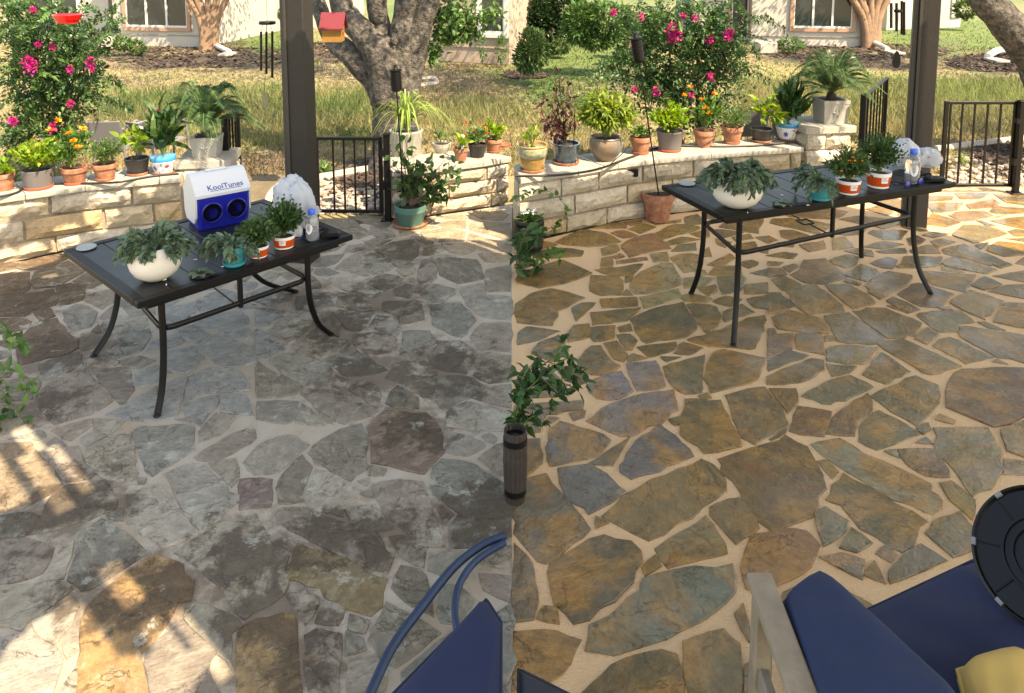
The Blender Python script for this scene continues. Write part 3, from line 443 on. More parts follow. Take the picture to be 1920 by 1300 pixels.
STL = '''-4161 6080,-3904 6154,-3685 6302,-3583 6215,-3628 6015,-3731 5951,-3865 5983,-4036 5889;-3688 5928,-3612 6014,-3546 6149,-3311 5951,-3325 5767,-3382 5650,-3504 5622,-3621 5767;-4015 5858,-3839 5930,-3727 5916,-3625 5762,-3532 5621,-3556 5538,-3807 5538;-3780 5497,-3559 5524,-3471 5566,-3366 5622,-3279 5510,-3194 5351,-3316 5275,-3313 5176,-3571 5176;-3547 5140,-3298 5152,-3225 5104,-3192 5011,-3268 4943,-3412 4932;-3304 5752,-3269 5920,-3181 5873,-3050 5737,-3088 5622,-3151 5650;-3363 5646,-3302 5725,-3136 5620,-3139 5538,-3274 5508;-3241 5474,-3107 5566,-3058 5430,-3115 5364,-3179 5357;-3077 5510,-2943 5622,-2824 5430,-2845 5287,-2924 5351,-3046 5430;-3308 5262,-3224 5312,-3107 5176,-3177 5116;-3084 5225,-3057 5364,-2884 5275,-2810 5152,-2792 5034,-2859 4977,-2981 5080;-2799 5152,-2797 5351,-2749 5300,-2687 5152,-2731 5128;-2746 4966,-2750 5057,-2665 4932;-3175 4966,-3170 5104,-3076 5152,-2896 4966,-2739 4792,-2705 4730,-2783 4649,-2869 4591,-2975 4552,-3105 4730;-3341 4824,-3181 4845,-3135 4813,-3111 4740,-3148 4751;-2862 4562,-2689 4699,-2590 4571,-2589 4514,-2711 4369;-2787 4921,-2616 4921,-2594 4834,-2613 4751,-2674 4710,-2739 4792;-2558 4932,-2381 4988,-2326 4877,-2306 4710,-2374 4659,-2449 4751;-2551 4689,-2510 4813,-2399 4669,-2405 4620,-2505 4659;-2600 4591,-2536 4639,-2381 4591,-2383 4533,-2560 4533;-2371 4591,-2279 4649,-2167 4591,-2218 4496,-2343 4533;-2291 4834,-2164 4932,-2083 4813,-2162 4730,-2276 4710;-2511 4496,-2295 4514,-2242 4422,-2130 4265,-2132 4134,-2155 4126;-2221 4441,-2145 4552,-1999 4441,-2088 4317,-2138 4282;-2145 4689,-2004 4771,-1873 4591,-1922 4441,-1970 4441,-2096 4552;-2682 4232,-2655 4422,-2530 4496,-2444 4387,-2207 4158,-2244 4072,-2310 3996,-2408 3937,-2520 4041;-3022 4334,-2798 4404,-2715 4360,-2678 4249,-2671 4174,-2892 4134;-2185 4026,-2124 4118,-2077 4232,-2024 4299,-1905 4422,-1820 4166,-1788 4003,-2002 3973;-2393 3879,-2240 3996,-2210 3937,-2249 3803;-2223 3996,-2051 3966,-2072 3851,-2171 3879;-1788 3981,-1727 4003,-1696 3959;-1851 4265,-1819 4291,-1757 4215,-1798 4158;-1893 4404,-1805 4514,-1632 4496,-1479 4265,-1748 4240,-1836 4299;-1978 4783,-1899 4966,-1757 4834,-1579 4669,-1548 4571,-1703 4508,-1835 4602;-2207 5011,-2112 5045,-1957 4921,-2000 4813,-2120 4877;-2128 5057,-2062 5200,-1944 5249,-1874 5275,-1743 5080,-1837 4943;-1802 4134,-1659 4224,-1617 4134,-1643 3922,-1754 4026;-1643 4232,-1490 4215,-1390 4018,-1571 4056;-1626 3879,-1595 4048,-1467 4011,-1497 3851,-1591 3789;-2752 5104,-2655 5176,-2465 5152,-2423 5011,-2564 4943,-2649 4943;-2418 5300,-2254 5403,-2172 5225,-2343 5152;-2241 5430,-2135 5622,-1986 5538,-1934 5351,-2069 5249,-2159 5249;-2703 5300,-2509 5351,-2437 5200,-2599 5200;-2333 5128,-2186 5176,-2226 5057,-2274 4966;-1734 7037,-1467 7125,-1359 6951,-1547 6866;-1538 6825,-1355 6929,-1220 6744,-1326 6626,-1447 6665;-1270 6951,-1059 6825,-993 6665,-1129 6626,-1265 6816;-1531 7215,-1309 7170,-1091 7037,-1124 6866,-1274 6972;-1256 6549,-1183 6643,-1027 6606,-1131 6474,-1218 6492;-1380 6474,-1263 6511,-1194 6437,-1296 6328,-1387 6311;-1143 6382,-1018 6549,-846 6626,-773 6474,-761 6258,-874 6007,-1023 6223;-1384 5991,-1354 6155,-1174 6400,-919 6056,-943 5959,-1100 5835,-1186 5896,-1339 5959;-1617 6155,-1510 6258,-1370 6293,-1405 6089,-1468 6023,-1592 6056;-808 6784,-642 6866,-649 6626,-766 6665;-631 6908,-406 6825,-407 6587,-628 6549;-390 6784,-9 6511,-9 6364,-216 6328,-388 6511;-597 6511,-403 6530,-312 6364,-401 6258,-513 6328;-1013 6908,-832 6993,-661 6908,-825 6805,-965 6665;-282 6293,-9 6328,-9 6122,-209 6122;-717 7037,-423 7125,-410 6887,-604 6929;-391 7080,-10 7037,-9 6587,-378 6846;-1915 5805,-1877 5928,-1780 5896,-1798 5745,-1863 5715;-1786 5888,-1708 5959,-1600 5835,-1683 5775;-1393 5805,-1250 5835,-1127 5715,-957 5573,-963 5463,-1143 5545,-1280 5629;-1087 5719,-1008 5910,-862 5835,-833 5715,-935 5591;-874 5657,-739 5745,-670 5573,-740 5463,-841 5517;-1268 5573,-1085 5490,-909 5281,-1041 5256,-1228 5332;-1446 5517,-1333 5545,-1239 5332,-1341 5281,-1501 5281,-1545 5490;-1205 5281,-1037 5231,-951 5256,-988 4971,-1100 4994,-1173 5134;-1325 5240,-1224 5240,-1128 5025,-1119 4883,-1289 5017,-1334 5158;-1555 5231,-1381 5256,-1333 5110,-1377 4861,-1402 4797,-1445 4840,-1589 4971,-1573 5063;-1782 5306,-1648 5281,-1558 5203,-1595 5053,-1697 5040;-1682 4994,-1604 4949,-1415 4735,-1502 4615,-1587 4694;-1338 4897,-1292 5019,-1120 4858,-1026 4840,-1048 4694,-1166 4635;-1369 4790,-1276 4757,-1205 4708,-1225 4670,-1333 4694;-1496 4595,-1384 4694,-1216 4635,-1080 4519,-1046 4409,-1088 4304,-1177 4287,-1329 4427;-1131 4615,-985 4735,-885 4635,-740 4482,-838 4427,-959 4409,-1070 4519;-1022 4927,-902 4971,-736 4861,-743 4694,-868 4654,-1007 4797;-920 5206,-778 5158,-736 5017,-739 4883,-881 4971,-946 5040;-907 5410,-651 5410,-587 5134,-742 5059,-779 5193,-901 5273;-1550 4576,-1319 4391,-1182 4270,-1248 4203,-1417 4187;-1035 4321,-1030 4427,-952 4373,-959 4270;-931 4270,-920 4356,-819 4373,-730 4236,-734 4091,-841 4187;-1192 4236,-1084 4287,-961 4236,-728 4060,-881 3940,-939 3970,-1103 4138;-1416 4154,-1180 4154,-1161 3984,-1192 3940,-1362 3984;-1157 4138,-981 3999,-942 3940,-1033 3926,-1144 3955;-688 4595,-563 4635,-450 4500,-441 4304,-449 4107,-484 4187,-621 4321,-739 4409;-413 4413,-249 4409,-150 4304,-238 4187,-394 4091,-437 4302;-363 4045,-245 4154,-6 4045,-6 3869,-344 3926;-588 5357,-359 5383,-232 5134,-327 4883,-520 5017;-611 6223,-278 6189,-199 5805,-404 5715,-553 5865;-723 6155,-638 6223,-572 5805,-661 5601,-721 5805;-209 5964,-8 6056,-8 5573,-191 5573;-376 5657,-208 5715,-190 5517,-8 5490,-7 5134,-200 5158,-349 5410;-709 4971,-537 4971,-480 4819,-565 4654,-689 4674;-471 4840,-325 4840,-213 4674,-271 4445,-429 4482,-523 4635;-197 5086,-7 5086,-7 4694,-184 4715,-285 4883;-161 4654,-7 4654,-6 4356,-132 4338,-231 4427;-121 4287,-6 4321,-6 4091,-219 4187;-1970 3890,-1937 3935,-1658 3926,-1588 3720,-1715 3525,-1798 3608;-2134 3736,-1980 3890,-1931 3786,-1789 3547,-1794 3496,-1904 3503,-2056 3608;-2331 3703,-2188 3761,-2084 3624,-1985 3547,-1995 3510,-2099 3488;-2205 3812,-2184 3872,-2082 3837,-2142 3753;-2358 3778,-2336 3820,-2250 3761,-2278 3736;-1657 3547,-1592 3616,-1489 3608,-1260 3376,-1241 3349,-1318 3182,-1349 3182,-1461 3296;-1801 3460,-1646 3467,-1341 3151,-1466 3075,-1646 3182,-1680 3206;-1772 3510,-1730 3503,-1723 3467,-1750 3474;-2087 3270,-2112 3376,-2074 3460,-1929 3496,-1849 3431,-1769 3315,-1814 3270,-1947 3182,-2069 3133;-1790 3257,-1748 3302,-1705 3231,-1741 3231;-1854 3157,-1798 3238,-1640 3133,-1507 3040,-1576 2963,-1649 2849,-1681 2849,-1755 2910,-1801 3018;-1873 3018,-1887 3075,-1855 3110,-1806 2974,-1784 2905,-1879 2900,-1877 2952;-2224 3110,-2062 3121,-1913 3075,-1883 2963,-1910 2910,-2067 2869;-2054 2849,-1870 2884,-1759 2889,-1721 2849,-1803 2705,-1799 2660,-1960 2705;-1396 3052,-1269 3219,-1137 3283,-1053 3157,-926 3018,-887 2829,-962 2733,-996 2705,-1136 2849,-1285 2963;-1612 2809,-1513 3007,-1468 3029,-1339 2974,-1272 2889,-1228 2799,-1280 2790,-1279 2660,-1325 2566,-1187 2368,-1445 2368,-1545 2574,-1604 2705;-1315 2574,-1256 2660,-1237 2705,-1055 2566,-1070 2509,-949 2368,-1180 2368;-1248 2771,-1209 2790,-1085 2752,-994 2687,-1027 2651,-974 2501,-1058 2574,-1225 2714;-1897 2608,-1786 2651,-1594 2549,-1573 2525,-1533 2368,-1741 2368;-1796 2705,-1705 2819,-1647 2771,-1640 2687,-1650 2604,-1754 2660;-1610 2591,-1551 2578,-1570 2545;-1530 2368,-1520 2521,-1452 2368;-1012 2651,-957 2714,-858 2747,-798 2696,-692 2368,-915 2368;-1563 3671,-1505 3786,-1365 3935,-1309 3820,-1353 3736,-1426 3655,-1501 3639;-1475 3624,-1358 3663,-1294 3533,-1298 3445;-1317 3616,-1252 3812,-1160 3855,-1020 3761,-1061 3703,-1117 3544,-1226 3533;-1289 3503,-1131 3510,-1078 3315,-1219 3309;-2643 3753,-2441 3786,-2312 3671,-2111 3474,-2121 3376,-2184 3309,-2328 3270;-2311 3244,-2168 3283,-2089 3257,-2077 3133,-2235 3127;-1054 3335,-1095 3445,-1095 3547,-1034 3687,-965 3593,-971 3445,-951 3349;-925 3322,-957 3445,-946 3578,-805 3518,-699 3417,-710 3376,-818 3276;-1017 3703,-898 3908,-787 3944,-728 3769,-709 3578,-755 3488,-947 3624;-755 3926,-695 4072,-460 4047,-342 3834,-345 3703,-432 3542,-688 3621;-693 3601,-605 3578,-613 3533,-681 3533;-340 3714,-299 3869,-144 3786,-132 3753,-221 3679;-156 3837,-114 3855,-76 3812,-102 3778;-169 3655,-81 3769,-5 3786,-5 3533,-57 3533;-396 3503,-349 3655,-229 3633,-136 3556,-5 3460,-5 3133,-144 3075,-255 3063,-273 3182,-235 3270,-355 3390;-661 3474,-533 3518,-413 3488,-357 3309,-282 3075,-404 3086,-540 3244,-625 3376;-351 3349,-262 3270,-293 3206;-749 3296,-637 3335,-504 3182,-588 3157,-672 3182;-800 3276,-758 3296,-731 3250;-722 3488,-677 3510,-678 3460;-705 3403,-654 3431,-635 3376;-1046 3309,-923 3309,-763 3222,-572 3144,-488 3018,-500 2931,-607 2974,-738 3040,-899 3133,-1057 3233;-1030 3133,-976 3157,-908 3086,-909 3040;-907 3098,-849 3075,-689 3007,-495 2900,-507 2771,-530 2724,-640 2771,-760 2849,-890 2910,-899 3007;-523 3133,-463 3145,-357 3052,-356 2963,-445 3007;-473 2859,-457 2974,-371 2952,-309 2829,-291 2724,-365 2761;-336 3018,-262 3040,-193 3018,-260 2910,-338 2952;-168 3040,-4 3075,-4 2963,-115 2974;-297 2869,-217 2879,-133 2799,-189 2696,-266 2696;-130 2931,-4 2910,-4 2790,-111 2849;-872 2819,-865 2879,-745 2819,-745 2752,-767 2687;-733 2799,-638 2761,-645 2687,-731 2696;-755 2643,-715 2660,-622 2651,-605 2533,-576 2368,-678 2368;-609 2733,-534 2705,-540 2651,-603 2669;-609 2660,-542 2625,-527 2582,-588 2557;-526 2616,-478 2790,-278 2669,-262 2651,-406 2509;-574 2525,-488 2566,-432 2493,-427 2368,-542 2368;-225 2660,-4 2780,-4 2368,-372 2368,-376 2493;-3342 4375,-3225 4573,-3258 4708,-3451 4905,-3598 4867,-3614 4572,-3529 4362;-3941 4218,-3696 4275,-3636 4458,-3672 4676,-3988 4570,-4120 4378;-2402 2587,-2453 2272,-2101 2221,-1883 2388,-1917 2602,-2189 2723;-1561 6391,-1938 6646,-2350 6708,-2184 6287,-1815 6176;-3400 6086,-3255 5950,-3164 5898,-3054 5938,-2836 6163,-3036 6364,-3260 6185;-5415 4005,-5208 4044,-5139 4373,-5442 4408,-5572 4275,-5764 4088,-5580 3876;-4047 3333,-4239 3557,-4445 3211,-4272 3070,-4110 2915,-3823 2899,-3810 3263;-4546 3184,-4909 3515,-5118 3358,-5163 2932,-4841 3067;-2539 5391,-2372 5492,-2376 5740,-2474 5990,-2767 5903,-2751 5540;-5384 3669,-5257 3520,-5166 3325,-5052 3502,-5048 3631,-5149 3799;-4692 4199,-4932 4220,-5066 4225,-5193 4015,-4964 3966,-4779 3974;-1926 5479,-1706 5333,-1568 5428,-1620 5625,-1802 5696;-3133 3184,-3341 3416,-3587 3134,-3382 2946,-3293 2647,-2994 2696,-2995 3030;-4981 2848,-5238 2865,-5615 2790,-5303 2514,-4918 2555;-3323 3461,-3358 3701,-3568 3678,-3719 3674,-3749 3365,-3561 3349;-4647 2242,-4622 2436,-4700 2716,-4917 2518,-4999 2418,-4818 2232;-3749 4875,-3794 5163,-4171 5168,-4385 5141,-4449 4761,-4030 4870;-4234 5893,-4384 5811,-4516 5640,-4429 5279,-4157 5411,-4141 5635;-3125 3454,-3100 3197,-2877 3030,-2646 3325,-2763 3521,-2863 3826,-3172 3662;-5168 5361,-5254 5090,-5427 4725,-5086 4716,-4989 4975,-4845 5166;-4330 2804,-4592 2626,-4614 2491,-4373 2287,-4209 2354;-4684 5173,-5001 4833,-4867 4481,-4420 4486,-4573 4821;-5745 4520,-5542 4481,-5447 4669,-5457 4847,-5657 5075,-5746 4907,-5748 4717;-2645 6463,-2696 6220,-2673 6029,-2507 6022,-2246 6108,-2358 6228,-2345 6485;-4564 4015,-4945 3577,-4690 3364,-4443 3551,-4192 3855;-5221 5328,-5246 5662,-5312 5811,-5638 5810,-5648 5646,-5718 5369,-5408 5179;-5122 4672,-5261 4673,-5251 4495,-5138 4410,-4840 4395,-4967 4576;-2414 3118,-2508 2801,-2449 2575,-2212 2761,-2211 2993;-3076 4133,-3030 3908,-2833 3839,-2664 3799,-2476 3921,-2695 4038,-2804 4097;-3943 4093,-4173 3845,-3940 3487,-3742 3668,-3745 3867;-3871 2860,-4046 2866,-4214 2705,-4220 2561,-3946 2277,-3812 2579;-5747 3483,-5475 3599,-5377 3704,-5350 3974,-5539 3862,-5764 3815;-4699 4370,-4420 4143,-4112 4028,-4138 4331,-4335 4479;-3235 4433,-3383 4283,-3434 4010,-3247 3873,-3125 4102,-3035 4215;-5387 3554,-5698 3321,-5781 3078,-5428 2857,-5305 3155;-2773 3118,-2904 2905,-2618 2900,-2495 2960,-2462 3091,-2412 3310,-2686 3203;-4585 5352,-4582 5655,-4988 5462,-4862 5208,-4697 5182;-4844 2870,-4678 2726,-4493 2750,-4319 3012,-4541 3088,-4663 3103,-4824 3038;-1818 6609,-1718 6541,-1568 6485,-1497 6700,-1539 6766,-1616 6832,-1854 6931;-2635 2711,-2856 2827,-3031 2580,-2819 2479,-2668 2323,-2507 2579;-3306 2231,-3150 2343,-3023 2528,-3283 2605,-3406 2442,-3518 2289;-5782 2480,-5637 2241,-5214 2217,-5428 2600,-5585 2693;-4148 4487,-3949 4620,-3977 4831,-4163 4790,-4415 4588;-3436 2734,-3424 2934,-3705 3084,-3737 2873,-3797 2711,-3715 2430,-3490 2561;-2223 6140,-2207 5956,-2172 5822,-2007 5742,-1959 5982,-1996 6114;-3868 4189,-3812 4002,-3708 3865,-3481 4005,-3555 4258;-5044 5432,-4910 5580,-4852 5622,-4880 5754,-4995 5755,-5106 5756,-5134 5566;-4025 5539,-4112 5435,-4329 5195,-4050 5219,-3807 5253,-3818 5441;-2821 6521,-2953 6491,-3123 6408,-2934 6362,-2815 6362;-3035 5912,-3043 5786,-2969 5659,-2811 5671,-2810 5831,-2794 6090;-1581 5761,-1628 5700,-1513 5614,-1399 5632,-1450 5748,-1563 5899;-3297 6195,-3211 6263,-3227 6460,-3358 6423,-3510 6377,-3513 6166;-2860 2230,-2762 2378,-2862 2467,-3033 2468,-3102 2360,-3051 2230;-422 7328,-282 7134,-83 7086,-33 7255,-121 7398,-284 7404;-4819 3773,-4965 3919,-5201 3917,-5029 3679,-4877 3698;-2941 4406,-2956 4496,-3058 4596,-3204 4519,-3183 4429,-3108 4339;-4509 5365,-4599 5209,-4588 5140,-4454 5127,-4406 5193;-2482 6780,-2670 6697,-2574 6502,-2454 6513,-2357 6624;-5471 5181,-5566 5240,-5739 5272,-5626 5071,-5580 5024,-5397 4898,-5379 5116;-489 5410,-409 5528,-416 5623,-573 5702,-660 5513,-568 5404;-5262 2426,-5198 2297,-5097 2264,-4941 2272,-5066 2463,-5145 2457;-3409 3953,-3502 3954,-3621 3754,-3411 3738,-3279 3856;-1626 6066,-1702 6222,-1803 6154,-1938 6042,-1810 5948,-1717 5981;-3503 5014,-3550 5090,-3605 5171,-3745 5102,-3728 4980,-3679 4829;-5600 4456,-5771 4433,-5774 4327,-5644 4237,-5557 4320;-3176 3885,-3167 3725,-3097 3758,-2979 3839,-3128 3978;-4590 3262,-4472 3212,-4384 3376,-4491 3485,-4580 3404,-4653 3317;-3823 2263,-3713 2259,-3607 2321,-3671 2407,-3753 2400,-3822 2399,-3851 2335;-2331 5542,-2164 5622,-2108 5748,-2182 5796,-2408 5979,-2345 5726;-4327 2953,-4363 2882,-4294 2801,-4184 2773,-4111 2838,-4161 2928,-4216 2985;-3610 3311,-3745 3324,-3766 3209,-3771 3131,-3645 3098,-3591 3174,-3471 3319;-2298 6784,-2024 6698,-1878 6772,-1935 6919,-2029 6910;-4153 3663,-4186 3723,-4248 3673,-4290 3560,-4144 3610;-1794 2230,-1560 2286,-1751 2346,-1865 2365,-1959 2259;-1895 5634,-1896 5696,-1920 5737,-1968 5737,-2059 5698,-2036 5628,-1923 5587;-623 6479,-738 6421,-726 6263,-634 6245,-567 6363;-2688 6593,-2776 6622,-2819 6600,-2794 6548,-2781 6336,-2668 6540;-4102 3594,-4152 3513,-4123 3466,-4079 3419,-3895 3412,-4012 3535,-4041 3575;-2596 3589,-2640 3388,-2600 3285,-2469 3339,-2480 3416;-4482 4048,-4526 4161,-4659 4244,-4659 4091,-4573 4064;-395 7145,-478 7255,-542 7255,-587 7232,-705 7183,-583 7143,-533 7156;-3780 4835,-3898 4832,-3928 4732,-3922 4670,-3841 4652,-3736 4686,-3686 4807;-1522 5989,-1522 5908,-1483 5868,-1408 5851,-1329 5909,-1424 5990;-5426 4637,-5458 4573,-5501 4490,-5396 4437,-5286 4498,-5284 4568,-5317 4685;-4104 5571,-3961 5566,-3976 5728,-4092 5904,-4127 5740;-4582 5681,-4538 5753,-4668 5779,-4712 5780,-4784 5735,-4749 5637,-4677 5670;-5770 2822,-5693 2674,-5626 2802,-5542 2883,-5683 2961,-5771 2903;-4774 2757,-4830 2800,-4905 2929,-4914 2765,-4902 2715,-4851 2638,-4793 2695;-3207 3502,-3194 3690,-3213 3818,-3301 3792,-3350 3755,-3319 3686;-525 4192,-563 4227,-655 4317,-694 4223,-698 4136,-620 4092,-511 4084;-4101 2233,-3981 2236,-4054 2353,-4144 2431,-4191 2335,-4246 2232;-774 7188,-890 7138,-822 7026,-731 7058,-701 7159;-4715 4400,-4814 4373,-4869 4356,-4850 4286,-4791 4281,-4724 4316;-2224 6292,-2304 6394,-2314 6239,-2290 6195,-2256 6164,-2149 6173,-2188 6249;-2638 2319,-2677 2226,-2553 2225,-2487 2278,-2470 2338,-2474 2552,-2618 2353;-1529 6424,-1575 6303,-1464 6370,-1450 6411,-1407 6521,-1467 6539,-1519 6462;-2722 6127,-2729 6248,-2781 6318,-2859 6321,-2905 6272,-2837 6195;-2750 3591,-2692 3469,-2634 3586,-2602 3631,-2681 3763,-2782 3782;-3279 3385,-3190 3288,-3160 3413,-3206 3495,-3294 3458;-3915 4171,-3979 4210,-4090 4276,-4074 4154,-4068 4076,-3994 4084,-3958 4118;-3646 2427,-3590 2357,-3538 2322,-3492 2379,-3367 2549,-3584 2475;-3705 5300,-3771 5278,-3805 5195,-3728 5155,-3642 5203;-2734 5324,-2666 5340,-2657 5441,-2731 5495,-2796 5439;-4468 2231,-4440 2306,-4483 2347,-4540 2388,-4600 2318,-4605 2276,-4553 2225;-4560 4889,-4521 4788,-4461 4900,-4452 4946,-4433 5057,-4546 5098,-4592 4965;-4182 3918,-4255 4044,-4323 4075,-4410 4100,-4456 4034,-4411 3987,-4356 3966;-5195 3024,-5169 3267,-5185 3316,-5217 3361,-5308 3357,-5293 3283,-5275 3197;-4676 4019,-4810 3926,-4872 3873,-4840 3834,-4789 3811,-4755 3841;-5333 2997,-5355 2887,-5277 2900,-5192 2943,-5209 2998,-5258 3076,-5316 3049;-3847 3513,-3875 3486,-3886 3456,-3855 3368,-3798 3438,-3799 3481;-963 2343,-1063 2336,-1004 2225,-928 2221,-680 2249,-900 2339;-824 5847,-755 5894,-756 5971,-794 6090,-842 6008,-900 5962;-2379 6032,-2343 5958,-2275 5902,-2242 6005,-2324 6049;-3143 4714,-3224 4705,-3194 4586,-3148 4587,-3078 4644,-3105 4686;-185 2288,-359 2336,-418 2344,-658 2323,-441 2232,-381 2234;-5221 3881,-5235 3968,-5310 3889,-5316 3794,-5261 3784,-5202 3819;-4417 3541,-4456 3488,-4384 3413,-4340 3440,-4301 3508,-4322 3557,-4388 3577;-1068 6903,-943 6979,-901 7065,-997 7078,-1054 7015;-1604 6201,-1562 6240,-1571 6288,-1611 6319,-1649 6286,-1682 6224;-2552 2797,-2557 2883,-2689 2855,-2639 2753,-2595 2716;-2171 2774,-2123 2728,-2081 2708,-2048 2784,-2081 2843,-2139 2920,-2175 2827;-1678 5986,-1668 5938,-1594 5886,-1550 5924,-1551 5981,-1596 6027,-1648 6020;-742 6522,-713 6483,-679 6505,-667 6545,-679 6581,-836 6646;-5132 4266,-5054 4256,-4878 4247,-5002 4370,-5103 4383;-5379 5144,-5357 5122,-5284 5094,-5270 5148,-5245 5231,-5351 5193;-5763 3262,-5690 3370,-5609 3449,-5711 3455,-5767 3443,-5763 3392;-1254 2224,-1189 2221,-1117 2223,-1075 2289,-1168 2338,-1214 2342,-1333 2337;-3490 4305,-3563 4292,-3492 4247,-3445 4261,-3435 4289;-1811 5308,-1773 5339,-1824 5372,-1862 5390,-1892 5353,-1892 5303,-1854 5293;-1701 4960,-1744 5019,-1791 4957,-1795 4904,-1764 4876,-1690 4895;-5090 5354,-5071 5412,-5086 5441,-5115 5476,-5190 5458,-5189 5387,-5139 5387;-3617 3815,-3596 3863,-3657 3864,-3678 3846,-3701 3817,-3687 3721,-3634 3783;-2459 5399,-2470 5349,-2451 5315,-2424 5328,-2392 5355,-2347 5477;-3206 6465,-3185 6404,-3127 6433,-3080 6534,-3157 6507;-33 2287,-59 2329,-157 2329,-165 2276,-169 2225,-122 2223,-63 2222;-4506 3115,-4472 3103,-4410 3081,-4416 3158,-4440 3179,-4476 3177,-4515 3177;-2397 3841,-2431 3878,-2462 3887,-2486 3866,-2566 3813,-2464 3823,-2414 3804;-2399 3245,-2416 3154,-2355 3111,-2236 3060,-2319 3204;-1418 2226,-1348 2228,-1320 2268,-1355 2326,-1398 2334,-1445 2332,-1478 2227;-5038 4650,-4972 4671,-4992 4717,-5053 4721,-5089 4686'''
